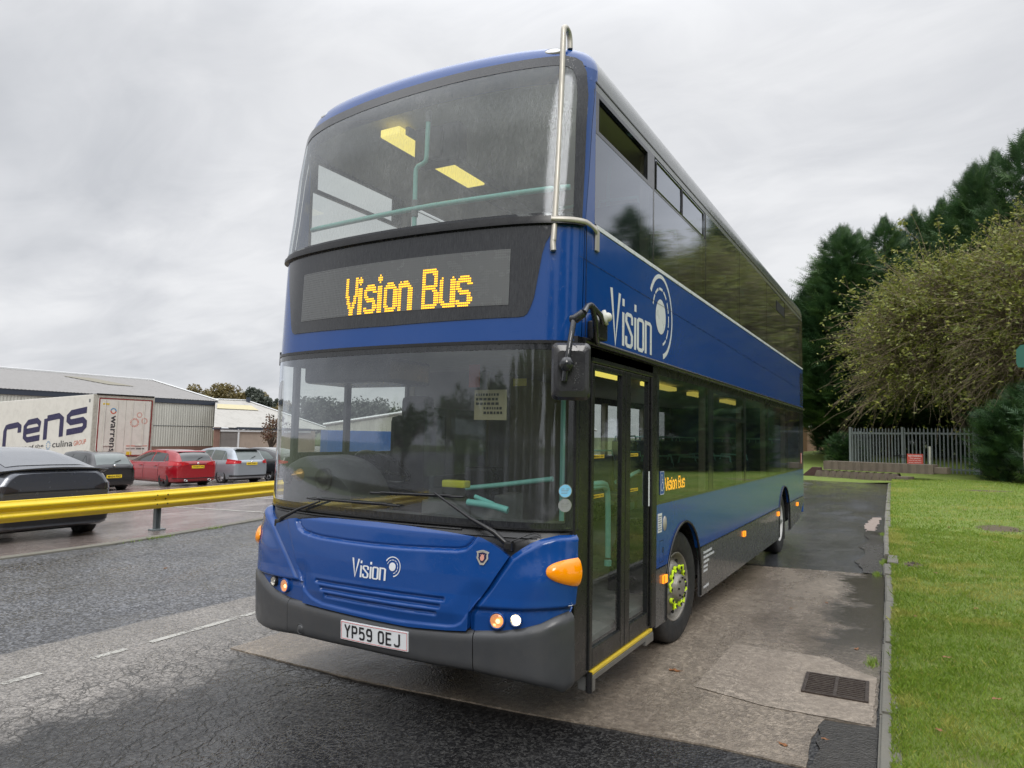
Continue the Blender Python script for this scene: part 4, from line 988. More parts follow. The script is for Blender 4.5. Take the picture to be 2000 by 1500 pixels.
# ================================================================== GROUND
def gz(x, y):
    z = -.035*max(0., min(22., -9.0-x))
    return z
def kerb_l(y): return float(np.interp(y, [-30, -4, 1.45, 3.25, 4.86, 6.75, 10, 16, 40], [-7.35, -7.45, -7.52, -7.58, -7.88, -8.30, -9.1, -10.8, -18]))
def kerb_r(y): return float(np.interp(y, [-30, .97, 5.46, 8.95, 15.7, 27.3, 31], [3.35, 2.845, 2.765, 2.65, 2.49, 2.28, 2.22]))
def lawn_z(x, y): return .058+.06*sst(.0, 3, x-kerb_r(min(y, 31)))+.10*sst(12, 32, y)+.03*math.sin(x*.9+y*.5)*sst(.3, 2, x-kerb_r(min(y, 31)))
def sheet(name, P, mat, **kw): return MB().grid(P, True).build(name, mat, kind='structure', **kw)

def ground_common(t):
    return coord(t, 'World')
# far ground
m, t, o = newmat('far_grass_ground'); co = ground_common(t); p = N(t, 'ShaderNodeBsdfPrincipled', i_Roughness=.9)
L(t, mixc(t, noise(t, co, .15, 8), (.050, .075, .022), (.10, .115, .045)), p.inputs['Base Color']); L(t, p.outputs[0], o.inputs[0])
gx = [-900, -400, -200, -120, -80, -55, -40, -31, -26, -22, -18, -15, -12, -9, -6, 0, 6, 15, 40, 120, 400, 900]; gy = [-500, -150, -60, -20, 0, 20, 40, 70, 120, 200, 400, 1200]
sheet('ground', [[Vector((x, y, gz(x, y)-.03)) for y in gy] for x in gx], m)

# ---- road asphalt: three real surfacing zones
m, t, o = newmat('wet_asphalt'); co = ground_common(t); p = N(t, 'ShaderNodeBsdfPrincipled'); L(t, p.outputs[0], o.inputs[0])
sp = N(t, 'ShaderNodeSeparateXYZ'); L(t, co, sp.inputs[0]); X, Y = sp.outputs[0], sp.outputs[1]
wob = mth(t, 'MULTIPLY', mth(t, 'SUBTRACT', noise(t, co, 2.2, 6, .65), .5), .5)
wob2 = mth(t, 'MULTIPLY', mth(t, 'SUBTRACT', noise(t, co, 1.1, 7, .7), .5), 1.6)
def step(x, edge, w_, wb=None):
    v = mth(t, 'SUBTRACT', x, edge)
    if wb is not None: v = mth(t, 'ADD', v, wb)
    return mth(t, 'MULTIPLY_ADD', v, 1.0/w_, .5, clamp=True)
left = mth(t, 'SUBTRACT', 1.0, step(X, -3.2, .05, mth(t, 'MULTIPLY', wob, .25)))         # dark chippings lane
xd = mth(t, 'ADD', X, mth(t, 'MULTIPLY', Y, -.05))
mid = mth(t, 'SUBTRACT', 1.0, step(xd, -1.55, .35, wob2))                   # pale worn strip
vch = N(t, 'ShaderNodeTexVoronoi', i_Scale=48.0); L(t, co, vch.inputs['Vector'])
vch2 = N(t, 'ShaderNodeTexVoronoi', i_Scale=66.0); L(t, co, vch2.inputs['Vector'])
def gray(v):
    s_ = N(t, 'ShaderNodeSeparateColor'); L(t, v.outputs['Color'], s_.inputs[0]); return s_.outputs[0]
chip = gray(vch); chip2 = gray(vch2)
big = noise(t, co, .7, 7, .6); med = noise(t, co, 5, 6, .65)
c_left = mixc(t, ramp(t, chip, (.3, 0.), (1., 1.)), (.022, .024, .028), (.20, .205, .22))
c_mid = mixc(t, ramp(t, chip2, (.1, 0.), (.95, 1.)), (.115, .105, .095), (.33, .305, .275))
c_drk = mixc(t, ramp(t, chip2, (.45, 0.), (1., 1.)), (.008, .008, .009), (.060, .059, .057))
c0 = mixc(t, mid, c_drk, c_mid); c0 = mixc(t, left, c0, c_left)
far_ = step(Y, 7.2, .12, mth(t, 'MULTIPLY', wob, .4)); right_ = step(X, -1.9, .2, wob)
fr_ = mth(t, 'MULTIPLY', far_, right_); c0 = mixc(t, fr_, c0, mixc(t, chip, (.035, .037, .041), (.095, .10, .108)))
c0 = mixc(t, ramp(t, big, (.35, 0.), (.7, .45)), c0, (.03, .029, .028))
moss = mth(t, 'MULTIPLY', step(Y, 24, 4, wob2), ramp(t, med, (.45, 0.), (.6, .9))); c0 = mixc(t, moss, c0, (.10, .11, .02))
# crazing
dco = N(t, 'ShaderNodeVectorMath', operation='ADD'); L(t, co, dco.inputs[0])
nzv = N(t, 'ShaderNodeTexNoise', i_Scale=5.0, i_Detail=4.0); L(t, co, nzv.inputs['Vector'])
sc_ = N(t, 'ShaderNodeVectorMath', operation='SCALE', i_Scale=.22); L(t, nzv.outputs['Color'], sc_.inputs[0]); L(t, sc_.outputs[0], dco.inputs[1])
vc = N(t, 'ShaderNodeTexVoronoi', feature='DISTANCE_TO_EDGE', i_Scale=5.5); L(t, dco.outputs[0], vc.inputs['Vector'])
vc3 = N(t, 'ShaderNodeTexVoronoi', feature='DISTANCE_TO_EDGE', i_Scale=14.0); L(t, dco.outputs[0], vc3.inputs['Vector'])
ck = mth(t, 'SUBTRACT', 1.0, ramp(t, vc.outputs['Distance'], (.0, 0.), (.045, 1.))); ck3 = mth(t, 'SUBTRACT', 1.0, ramp(t, vc3.outputs['Distance'], (.0, 0.), (.05, 1.)))
zone = mth(t, 'MULTIPLY', mth(t, 'MULTIPLY', step(X, -2.2, .5, wob2), mth(t, 'SUBTRACT', 1.0, step(xd, -.1, .9, wob2))), mth(t, 'SUBTRACT', 1.0, step(Y, 1.6, .8, wob)))
zone2 = mth(t, 'MULTIPLY', mth(t, 'SUBTRACT', 1.0, left), ramp(t, noise(t, co, 1.3, 4), (.5, 0.), (.62, .7)))
cm = mth(t, 'MULTIPLY', mth(t, 'MAXIMUM', ck, mth(t, 'MULTIPLY', ck3, .7)), mth(t, 'MAXIMUM', mth(t, 'MULTIPLY', zone, ramp(t, med, (.3, .35), (.5, 1.))), mth(t, 'MULTIPLY', zone2, .55)))
c0 = mixc(t, mth(t, 'MULTIPLY', cm, .85), c0, (.012, .012, .012))
L(t, c0, p.inputs['Base Color'])
wet = ramp(t, mth(t, 'MULTIPLY_ADD', noise(t, coord(t, 'World', (1, .45, 1)), .9, 7, .62), .8, mth(t, 'MULTIPLY', med, .2)), (.38, 0.), (.58, 1.))
rg = mth(t, 'MULTIPLY_ADD', wet, -.30, .46); rg = mth(t, 'MULTIPLY_ADD', mid, .10, rg); rg = mth(t, 'MULTIPLY_ADD', fr_, -.20, rg); rg = mth(t, 'MAXIMUM', rg, .07)
L(t, rg, p.inputs['Roughness'])
hb = mth(t, 'ADD', mth(t, 'MULTIPLY', vch.outputs['Distance'], mth(t, 'MULTIPLY_ADD', left, .9, .25)), mth(t, 'MULTIPLY', vch2.outputs['Distance'], .5))
hb = mth(t, 'ADD', hb, mth(t, 'MULTIPLY', noise(t, co, 26, 4), 1.1)); hb = mth(t, 'MULTIPLY_ADD', cm, -1.6, hb)
L(t, bump(t, mth(t, 'MULTIPLY', hb, mth(t, 'MULTIPLY_ADD', wet, -.45, 1.0)), .60, .012), p.inputs['Normal']); p.inputs['Specular IOR Level'].default_value = .5
ASPH = m
ys_ = [-30, -15, -8, -4, -2, 0, 2, 4, 6, 8, 11, 16, 22, 27, 31.2, 34]
sheet('road', [[Vector((kerb_l(y)+(kerb_r(y)-kerb_l(y))*k/12, y, .0)) for y in ys_] for k in range(13)], ASPH)

sheet('yard', [[Vector((x, y, -.004+.001*(x > 8))) for y in (-110, -70, -40, -30.1)] for x in (-60, -30, -7.4, 3.3, 15, 40, 70)], ASPH)
sheet('yard', [[Vector((x, y, -.006)) for y in (-30.1, -20, -12.05)] for x in (3.4, 10, 20, 40, 60)], ASPH)
# ---- concrete
def concrete(name, base, dark, rough, wetv, agg=62., speck=.5, stain=None):
    m, t, o = newmat(name); co = coord(t, 'World'); p = N(t, 'ShaderNodeBsdfPrincipled'); L(t, p.outputs[0], o.inputs[0])
    v = N(t, 'ShaderNodeTexVoronoi', i_Scale=agg); L(t, co, v.inputs['Vector']); s_ = N(t, 'ShaderNodeSeparateColor'); L(t, v.outputs['Color'], s_.inputs[0])
    v2 = N(t, 'ShaderNodeTexVoronoi', i_Scale=agg*.45); L(t, co, v2.inputs['Vector']); s2 = N(t, 'ShaderNodeSeparateColor'); L(t, v2.outputs['Color'], s2.inputs[0])
    c = mixc(t, mth(t, 'MULTIPLY', s_.outputs[0], speck), base, tuple(min(1, x*1.7) for x in base))
    c = mixc(t, mth(t, 'MULTIPLY', ramp(t, s2.outputs[0], (.55, 0.), (.95, 1.)), .5), c, tuple(x*.5 for x in base))
    c = mixc(t, ramp(t, noise(t, co, 22, 9, .75), (.42, .75), (.60, 0.)), c, tuple(x*.42 for x in base))
    c = mixc(t, ramp(t, noise(t, co, 2.5, 8, .7), (.5, 0.), (.75, .5)), c, tuple(min(1, x*1.45) for x in base))
    st = ramp(t, mth(t, 'MULTIPLY_ADD', noise(t, coord(t, 'World', (1.3, .5, 1)), .8, 8, .66), .85, mth(t, 'MULTIPLY', noise(t, co, 9, 5), .15)), (.36, 0.), (.66, 1.))
    c = mixc(t, st, c, dark); L(t, c, p.inputs['Base Color'])
    if stain:      # silt and standing water along the kerb
        sp = N(t, 'ShaderNodeSeparateXYZ'); L(t, co, sp.inputs[0]); e_ = mth(t, 'ADD', mth(t, 'MULTIPLY_ADD', sp.outputs[1], .022, sp.outputs[0]), mth(t, 'MULTIPLY', mth(t, 'SUBTRACT', noise(t, co, 1.6, 7, .65), .5), 1.3))
        km = ramp(t, mth(t, 'MULTIPLY', mth(t, 'SUBTRACT', e_, 2.30), 2.2), (.0, 0.), (.55, 1.)); yk = ramp(t, mth(t, 'MULTIPLY', mth(t, 'SUBTRACT', sp.outputs[1], 2.4), .8), (0., .15), (1., 1.)); km = mth(t, 'MULTIPLY', km, yk)
        c = mixc(t, mth(t, 'MULTIPLY', km, .85), c, (.028, .026, .024)); L(t, c, p.inputs['Base Color']); st = mth(t, 'MAXIMUM', st, km)
    L(t, mth(t, 'MULTIPLY_ADD', st, -wetv, rough), p.inputs['Roughness'])
    h = mth(t, 'ADD', mth(t, 'MULTIPLY', v.outputs['Distance'], .5), noise(t, co, 30, 5, .7)); h = mth(t, 'MULTIPLY', h, mth(t, 'MULTIPLY_ADD', st, -.75, 1.0)); L(t, bump(t, h, .8, .012), p.inputs['Normal'])
    return m
CONC = concrete('apron_concrete', (.30, .25, .195), (.125, .102, .080), .42, .30, 62., .95, True)
CONC2 = concrete('patch_concrete', (.33, .28, .225), (.22, .18, .14), .52, .14, 70., .9)
LOTC = concrete('car_park_concrete', (.33, .285, .26), (.14, .11, .10), .22, .20, 60., .25)
KERBC = pbr('kerb_concrete', (.15, .145, .12), .6, dirt=.9, vscale=2.2, bmp=.5, bscale=25, var=.25)
rnd = random.Random(4)
def wobbly(pts, step_, amp):
    o = []
    for i in range(len(pts)):
        a, b = Vector(pts[i]), Vector(pts[(i+1) % len(pts)]); n = max(1, int((b-a).length/step_)); nr = Vector((-(b-a).y, (b-a).x)).normalized()
        for k in range(n): o.append(a.lerp(b, k/n)+nr*rnd.uniform(-amp, amp)*(1 if 0 < k else .3))
    return o
def flat_poly(name, pts, z, mat, th=.0, **kw):
    bm = bmesh.new(); vs = [bm.verts.new((p[0], p[1], z)) for p in pts]; f = bm.faces.new(vs); 
    if f.normal.z < 0: f.normal_flip()
    if th:
        r = bmesh.ops.extrude_edge_only(bm, edges=bm.edges[:]); 
        for v in r['geom']:
            if isinstance(v, bmesh.types.BMVert): v.co.z -= th
    bmesh.ops.triangulate(bm, faces=[f for f in bm.faces if len(f.verts) > 4])
    me = bpy.data.meshes.new(name); bm.to_mesh(me); bm.free(); me.materials.append(mat); o = bpy.data.objects.new(name, me); COL.objects.link(o)
    return tag(o, kind='structure', **kw)
ap = wobbly([(-1.85, .50), (-.47, .49), (.75, .59), (2.0, .75), (2.50, .75), (2.48, 1.2), (2.52, 1.55), (2.81, 1.56), (2.78, 4.4), (2.71, 7.3), (2.36, 7.28), (1.0, 7.02), (-1.9, 6.8)], .06, .004)
flat_poly('concrete_apron', ap, .010, CONC, .012)
pp = wobbly([(1.64, 1.66), (2.15, 1.55), (2.79, 1.57), (2.785, 2.60), (2.66, 2.68), (2.43, 2.93), (1.66, 2.93)], .05, .007)
flat_poly('concrete_patch', pp, .015, CONC2)
# gutter wear
GUT = concrete('gutter_silt', (.055, .05, .044), (.03, .028, .025), .32, .2, 90.)
gp_ = [(kerb_r(y)-.01, y) for y in np.linspace(7.3, 12.5, 10)]+[(kerb_r(y)-.22-.12*math.sin(y*1.7)**2-.05*rnd.random(), y) for y in np.linspace(12.5, 7.35, 30)]
flat_poly('gutter', gp_, .0135, GUT)
flat_poly('gutter_silt', [(kerb_r(y)-.01, y) for y in np.linspace(-3, 1.56, 10)]+[(kerb_r(y)-.30-.07*rnd.random(), y) for y in np.linspace(1.5, -3, 40)], .012, GUT)
flat_poly('worn_paint', wobbly([(2.28, 12.2), (2.40, 12.3), (2.42, 15.5), (2.25, 15.4), (2.16, 13.5)], .1, .03), .004, pbr('worn_pink_concrete', (.24, .19, .16), .6))
# drain grate
dg = empty('drain_grate', (2.53, 2.205, .016), math.radians(2), 'rusty cast iron drain grate in the pale concrete patch beside the kerb', 'drain grate')
IRON = pbr('rusty_iron', (.045, .032, .026), .5, metal=.3, dirt=.5, vscale=12, bmp=.4, bscale=120)
mb = MB(); 
for a in ((-.215, -.235, -.19, .235), (.19, -.235, .215, .235), (-.19, -.235, .19, -.215), (-.19, .215, .19, .235), (-.012, -.215, .014, .215)): mb.box((a[0], a[1], -.005), (a[2], a[3], .012), .003)
mb.build('grate_frame', IRON, dg)
mb = MB()
for k in range(10):
    y = -.193+k*.0415; mb.box((-.19, y, -.008), (-.012, y+.017, .009), .002); mb.box((.014, y, -.008), (.19, y+.017, .009), .002)
mb.build('grate_bars', IRON, dg)
MB().box((-.2, -.225, -.006), (.2, .225, -.002)).build('grate_shade_sheet', DARKVOID, dg)  # thin black sheet standing in for the shaded hollow below the bars
# painted marks
m, t, o = newmat('worn_white_paint'); co = coord(t, 'World'); p = N(t, 'ShaderNodeBsdfPrincipled', i_Roughness=.5); tr = N(t, 'ShaderNodeBsdfTransparent'); ms = N(t, 'ShaderNodeMixShader')
p.inputs['Base Color'].default_value = (.42, .41, .37, 1)
L(t, ramp(t, mth(t, 'MULTIPLY_ADD', noise(t, co, 35, 5, .7), .5, mth(t, 'MULTIPLY', noise(t, co, 4, 4), .5)), (.42, 0.), (.52, 1.)), ms.inputs[0]); L(t, tr.outputs[0], ms.inputs[1]); L(t, p.outputs[0], ms.inputs[2]); L(t, ms.outputs[0], o.inputs[0]); PAINT = m
mb = MB()
for (ya, yb) in ((-6.8, -5.2), (-4.4, -2.9), (-1.6, -.62), (-.24, .05), (.26, 1.55), (2.3, 3.6), (4.6, 6.0), (7.5, 9)):
    xa, xb = -2.49-.05*ya-.045, -2.49-.05*yb-.045; mb.add([(xa-.035, ya, .004), (xa+.035, ya, .004), (xb+.035, yb, .004), (xb-.035, yb, .004)], [(0, 1, 2, 3)])
mb.build('road_marking', PAINT, kind='structure')
# kerbs
mb = MB(); y = -12.0; k = 0
while y < 31:
    ln = .915 if y < 3 else .90; a, b = kerb_r(y), kerb_r(y+ln-.012)
    if abs(y+.45-8.35) > .52:
        h = .056+rnd.uniform(-.010, .008); dx = rnd.uniform(-.008, .008)
        bmk = bmesh.new(); bmesh.ops.create_cube(bmk, size=1)
        for v in bmk.verts:
            yy = y if v.co.y < 0 else y+ln-.012; xx = (a if v.co.y < 0 else b)+dx+(0 if v.co.x < 0 else .118); v.co = Vector((xx, yy, -.08 if v.co.z < 0 else h))
        bmesh.ops.bevel(bmk, geom=[e for e in bmk.edges if all(v.co.z > 0 for v in e.verts)], offset=.015, segments=2, affect='EDGES'); bmk.verts.index_update()
        mb.add([v.co.copy() for v in bmk.verts], [[v.index for v in f.verts] for f in bmk.faces]); bmk.free()
    y += ln
mb.build('kerb', KERBC, kind='structure')
MB().box((2.72, 8.05, .03), (2.86, 8.75, .09), .015, Matrix.Rotation(0, 4, 'Z')).build('loose_kerb_stone', KERBC, label='short displaced kerb stone at the gap in the kerb', cat='kerb stone')
yl = list(np.linspace(-25, 40, 66))
mb = MB(); mb.grid([[Vector((kerb_l(y)+dx, y, z)) for y in yl] for dx, z in ((.02, -.03), (.01, .022), (-.14, .026), (-.16, -.03))], False)
mb.build('kerb_edge', KERBC, kind='structure')
# car park
sheet('car_park', [[Vector((kerb_l(y)-.13-q, y, gz(kerb_l(y)-.13-q, y)+.006)) for y in yl+[60, 90]] for q in (0, .4, 1, 2, 4, 6, 8, 10, 12, 15, 19, 23, 30, 45, 64)], LOTC)
mb = MB()
for yy in (-4.6, -1.6, 1.2, 4.35, 7.3, 10.2, 13.0):
    mb.add([(x, yy+dy+(x+9)*-.05, gz(x, 0)+.012) for x, dy in ((-8.3 if yy < 4 else kerb_l(yy)-.6, 0), (-14, 0), (-14, .1), (-8.3 if yy < 4 else kerb_l(yy)-.6, .1))], [(0, 3, 2, 1)])
for yy in (9.3, 12.5, 15.45, 18.05, 21):
    mb.add([(x, yy+dy, gz(x, 0)+.012) for x, dy in ((-20.3, 0), (-25, 0), (-25, .1), (-20.3, .1))], [(0, 3, 2, 1)])
mb.build('bay_marking', PAINT, kind='structure')

# ---- lawn
m, t, o = newmat('lawn_soil_and_turf'); co = coord(t, 'World'); p = N(t, 'ShaderNodeBsdfPrincipled', i_Roughness=.85); L(t, p.outputs[0], o.inputs[0])
g = mixc(t, noise(t, co, .6, 6), (.11, .17, .02), (.18, .24, .035)); g = mixc(t, ramp(t, noise(t, co, 2.6, 7, .7), (.50, 0.), (.72, .8)), g, (.15, .14, .045))
sp = N(t, 'ShaderNodeSeparateXYZ'); L(t, co, sp.inputs[0])
def spot(cx, cy, rx, ry):
    dx = mth(t, 'DIVIDE', mth(t, 'SUBTRACT', sp.outputs[0], cx), rx); dy = mth(t, 'DIVIDE', mth(t, 'SUBTRACT', sp.outputs[1], cy), ry)
    d = mth(t, 'ADD', mth(t, 'MULTIPLY', dx, dx), mth(t, 'MULTIPLY', dy, dy)); d = mth(t, 'ADD', d, mth(t, 'MULTIPLY', mth(t, 'SUBTRACT', noise(t, co, 4.5, 6, .7), .5), 2.2))
    return mth(t, 'SUBTRACT', 1.0, ramp(t, d, (.5, 0.), (1.1, 1.)))
SP = [(3.04, 8.15, .13, .28), (4.6, 14.0, .45, .7), (5.3, 26, .9, .4)]
acc = None
for s_ in SP: q = spot(*s_); acc = q if acc is None else mth(t, 'MAXIMUM', acc, q)
g = mixc(t, acc, g, mixc(t, noise(t, co, 30, 4), (.06, .045, .025), (.14, .11, .06)))
L(t, g, p.inputs['Base Color']); L(t, bump(t, noise(t, co, 60, 5, .7), .8, .03), p.inputs['Normal']); LAWN = m
lx = [0, .04, .12, .3, .6, 1, 1.5, 2.2, 3, 4, 5.5, 7.5, 10, 14, 20, 30, 45]
ly = list(np.linspace(-12, 31, 87))
sheet('lawn', [[Vector((kerb_r(y)+.112+q, y, lawn_z(kerb_r(y)+.112+q, y)-(0.02 if q == 0 else 0))) for y in ly] for q in lx], LAWN)
sheet('grass_bank', [[Vector((x, y, -.01+(.12*sst(31, 36, y))*(1 if x > -9 else .3)+((.045+.10*sst(-3, 3, x))*sst(30.9, 33.5, y) if x > -9 else gz(x, y)+.01)+(.16*sst(2.0, 2.6, x)*(1-sst(30.9, 33.5, y)))+.8*sst(40, 62, y)*sst(14, 2, -x))) for y in (30.9, 31.6, 33, 35, 38, 42, 46, 50, 55, 62, 75, 100)] for x in (-9, -6, -4, -2, 0, 1, 2.3, 4, 6, 9, 14, 20, 30, 45)], LAWN)
# grass blades (nobody could count them)
m, t, o = newmat('grass_blade'); p = N(t, 'ShaderNodeBsdfPrincipled', i_Roughness=.45); at = N(t, 'ShaderNodeAttribute', attribute_name='tone')
r = N(t, 'ShaderNodeValToRGB'); L(t, at.outputs['Fac'], r.inputs[0]); el = r.color_ramp.elements; el[0].color = (.11, .21, .02, 1); el[1].position = .92; el[1].color = (.38, .38, .09, 1); e = el.new(.5); e.color = (.21, .31, .035, 1)
L(t, r.outputs[0], p.inputs['Base Color']); p.inputs['Subsurface Weight'].default_value = 0
tl_ = N(t, 'ShaderNodeBsdfTranslucent'); L(t, r.outputs[0], tl_.inputs[0]); ms = N(t, 'ShaderNodeMixShader'); ms.inputs[0].default_value = .25; L(t, p.outputs[0], ms.inputs[1]); L(t, tl_.outputs[0], ms.inputs[2]); L(t, ms.outputs[0], o.inputs[0]); GRASSM = m
R = np.random.default_rng(7)
_NG = R.random((400, 400))
def vn(x, y, f):
    u = x*f+100; v = y*f+100; i = np.floor(u).astype(int); j = np.floor(v).astype(int); a = u-i; b = v-j; a = a*a*(3-2*a); b = b*b*(3-2*b); i %= 399; j %= 399
    return _NG[i, j]*(1-a)*(1-b)+_NG[i+1, j]*a*(1-b)+_NG[i, j+1]*(1-a)*b+_NG[i+1, j+1]*a*b
def blades(n, yr, xr, hmin, hmax, wd):
    y = R.uniform(*yr, n); q = xr[0]+(xr[1]-xr[0])*R.random(n)**1.3; kx = np.interp(y, [-30, .97, 5.46, 8.95, 15.7, 27.3, 31], [3.35, 2.845, 2.765, 2.65, 2.49, 2.28, 2.22]); x = kx+.105+q
    keep = np.ones(n, bool)
    for (cx, cy, rx, ry) in SP: keep &= (((x-cx)/rx)**2+((y-cy)/ry)**2+R.uniform(-.55, .55, n)+.45*np.sin(x*7+y*3)*np.sin(y*6-x*4)) > .7
    keep &= (vn(x+40, y+7, 1.6)*.55+vn(x, y+31, 6.0)*.45) < R.uniform(.62, 1.0, n)
    x, y = x[keep], y[keep]; n = len(x)
    z = np.array([lawn_z(a, b) for a, b in zip(x, y)])-.005
    tuft = vn(x, y, 5.0)*.6+vn(x+9, y, 13.0)*.4; h = R.uniform(hmin, hmax, n)*(.5+.9*tuft)*np.where(R.random(n) > .97, 1.7, 1); a = R.uniform(0, 2*PI, n); ln = R.uniform(.1, .9, n)*h
    bx, by = np.cos(a), np.sin(a); th = R.uniform(0, 2*PI, n); w_ = wd*R.uniform(.6, 1.3, n)
    V = np.empty((n, 4, 3)); V[:, 0] = np.stack([x-np.cos(th)*w_, y-np.sin(th)*w_, z], 1); V[:, 1] = np.stack([x+np.cos(th)*w_, y+np.sin(th)*w_, z], 1)
    V[:, 2] = np.stack([x+bx*ln*.4+np.cos(th)*w_*.7, y+by*ln*.4+np.sin(th)*w_*.7, z+h*.65], 1); V[:, 3] = np.stack([x+bx*ln, y+by*ln, z+h], 1)
    b = np.arange(n)[:, None]*4; F = np.concatenate([b+np.array([[0, 1, 2]]), b+np.array([[0, 2, 3]])])
    pat = vn(x, y, .7)*.5+vn(x+3, y+5, 2.2)*.5; dry = np.clip((vn(x+20, y, 1.1)*.6+vn(x, y+9, 4.0)*.4-.56)*5, 0, 1); tone = np.clip(R.random(n)*.42+pat*.42+dry*.45+(R.random(n) > .9)*.35, 0, 1)
    return V.reshape(-1, 3), F, np.repeat(tone, 4)
Vs, Fs, Ts = [], [], []; off = 0
for args in ((95000, (.4, 5), (-.04, 2.7), .012, .042, .0022), (90000, (4.5, 13), (-.02, 5), .018, .05, .004), (60000, (12, 32), (.03, 9), .02, .06, .008), (700, (1, 30), (-.06, .04), .02, .045, .003)):
    v, f, q = blades(*args); Vs.append(v); Fs.append(f+off); Ts.append(q); off += len(v)
np_mesh('grass', np.concatenate(Vs), np.concatenate(Fs), GRASSM, col=np.concatenate(Ts), kind='stuff', label='short wet green grass covering the lawn beside the kerb', cat='grass')
# weeds along the left kerb and at the broken kerb
Vs, Fs, Ts = [], [], []; off = 0
for (cx, cy, n, sp_) in [(kerb_l(y)+.03, y, int(130*max(0, math.sin(y*2.6+math.sin(y*1.3)*2)-.35)**1.5), .12) for y in np.linspace(.5, 10, 24)]+[(2.68, 8.4, 420, .12), (2.62, 7.3, 160, .08), (2.74, 3.0, 120, .06), (2.55, 12, 120, .1)]:
    x = cx+R.normal(0, .022, n); y = cy+R.normal(0, sp_*1.1, n); h = R.uniform(.012, .045, n); a = R.uniform(0, 6.28, n); w_ = .004
    V = np.empty((n, 3, 3)); V[:, 0] = np.stack([x-w_, y, 0*x+.004], 1); V[:, 1] = np.stack([x+w_, y+w_, 0*x+.004], 1); V[:, 2] = np.stack([x+np.cos(a)*h*.8, y+np.sin(a)*h*.8, .01+h], 1)
    Vs.append(V.reshape(-1, 3)); Fs.append(np.arange(n*3).reshape(-1, 3)+off); Ts.append(np.repeat(R.random(n)*.7, 3)); off += 3*n
np_mesh('weeds', np.concatenate(Vs), np.concatenate(Fs), GRASSM, col=np.concatenate(Ts), kind='stuff', label='low weeds growing out of the kerb joints', cat='weeds')
# mossy mud clods
mb = MB(); rr = random.Random(3)
for cx, cy, n, s_ in ((3.04, 8.15, 20, .024), (4.6, 14, 22, .022)):
    for k in range(n):
        x, y = cx+rr.gauss(0, .12 if cx < 4 else .4), cy+rr.gauss(0, .22 if cx < 4 else .9); s2 = s_*rr.uniform(.4, 1.1)
        bm = bmesh.new(); bmesh.ops.create_icosphere(bm, subdivisions=1, radius=s2)
        for v in bm.verts: v.co = Vector((v.co.x*rr.uniform(.7, 1.5), v.co.y*rr.uniform(.7, 1.5), v.co.z*.6))+Vector((x, y, lawn_z(x, y)+.003))
        bm.verts.index_update(); mb.add([v.co.copy() for v in bm.verts], [[v.index for v in f.verts] for f in bm.faces]); bm.free()
mb.build('mud_clods', pbr('mud', (.045, .032, .022), .8, var=.4, vscale=20), kind='stuff', label='dark mud clods scattered on bare patches of lawn', cat='mud')
# fallen leaves
LEAFM = pbr('fallen_leaf', (.22, .09, .03), .5, var=.5, vscale=9)
lp = None
for i, (x, y, s_) in enumerate([(1.42, 1.93, .045), (2.60, 3.35, .03), (2.35, .98, .03), (-4.6, 3.6, .04), (-5.3, 2.3, .035), (3.25, 3.2, .03), (3.6, 5.3, .035), (4.3, 11.2, .04), (3.35, 10.6, .035), (3.15, 1.5, .025), (3.5, 2.3, .03), (3.05, 4.6, .025), (3.9, 4.2, .03), (4.4, 6.6, .035), (3.3, 7.4, .03), (5.2, 9.4, .04), (4.9, 12.6, .045), (6.1, 14.5, .05), (3.7, 13.4, .04), (4.2, 17.5, .05), (5.6, 19.8, .06), (2.2, 5.1, .025), (-3.9, 5.2, .03), (-6.2, 5.6, .035), (2.55, 1.2, .02), (1.9, 4.6, .02)]):
    if lp is None:
        mb = MB(); n = 12; P = [(math.cos(2*PI*k/n)*(1+.18*math.cos(6*PI*k/n)), .55*math.sin(2*PI*k/n)) for k in range(n)]
        mb.add([(0, 0, .12)]+[(a, b, .12*math.cos(k*2.1)+.12) for k, (a, b) in enumerate(P)], [(0, 1+k, 1+(k+1) % n) for k in range(n)]); mb.tube([(1, 0, .1), (1.6, .1, .2)], .04, 4)
        lp = mb.build('fallen_leaf', LEAFM, label='small brown fallen leaf lying on the wet ground', cat='leaf', group='fallen leaves'); l_ = lp
    else: l_ = lp.copy(); COL.objects.link(l_)
    zz_ = lawn_z(x, y)+.03 if x > 2.95 else (.012 if 0.5 < y < 7 and x > -1.8 else .002)
    l_.location = (x, y, zz_); l_.scale = (s_, s_, s_); l_.rotation_euler = (0, 0, i*1.3)

# ================================================================== GUARD RAIL
gr = empty('guard_rail', (-8.45, 4.3, 0), 0, 'yellow corrugated steel guard rail on galvanised posts along the car park edge', 'guard rail')
GP = catmull([(-8.05, -16, 0), (-8.15, -4, 0), (-8.28, 1.65, 0), (-8.44, 4.3, 0), (-8.87, 7.1, 0), (-9.7, 10.5, 0), (-11.3, 15, 0)], 12)
prof = [(.0, .700), (.018, .704), (.022, .690), (.022, .675), (.075, .645), (.085, .625), (.085, .600), (.03, .572), (.022, .548), (.03, .522), (.085, .495), (.085, .470), (.075, .450), (.022, .418), (.022, .403), (.018, .389), (.0, .392)]
P = []
for i, q in enumerate(GP):
    d = (GP[min(i+1, len(GP)-1)]-GP[max(i-1, 0)]).normalized(); nrm = Vector((d.y, -d.x, 0)); P.append([q+nrm*a-gr.location+Vector((0, 0, b)) for a, b in prof]+[q+nrm*(a-.008)-gr.location+Vector((0, 0, b)) for a, b in prof[::-1]]+[q-gr.location+Vector((0, 0, prof[0][1]))])
YELR = pbr('yellow_rail_paint', (.88, .63, .012), .33, coat=.3, dirt=.12, vscale=4, var=.08, rain=.1)
MB().grid(P, True, flip=True).build('rail_beam', YELR, gr)
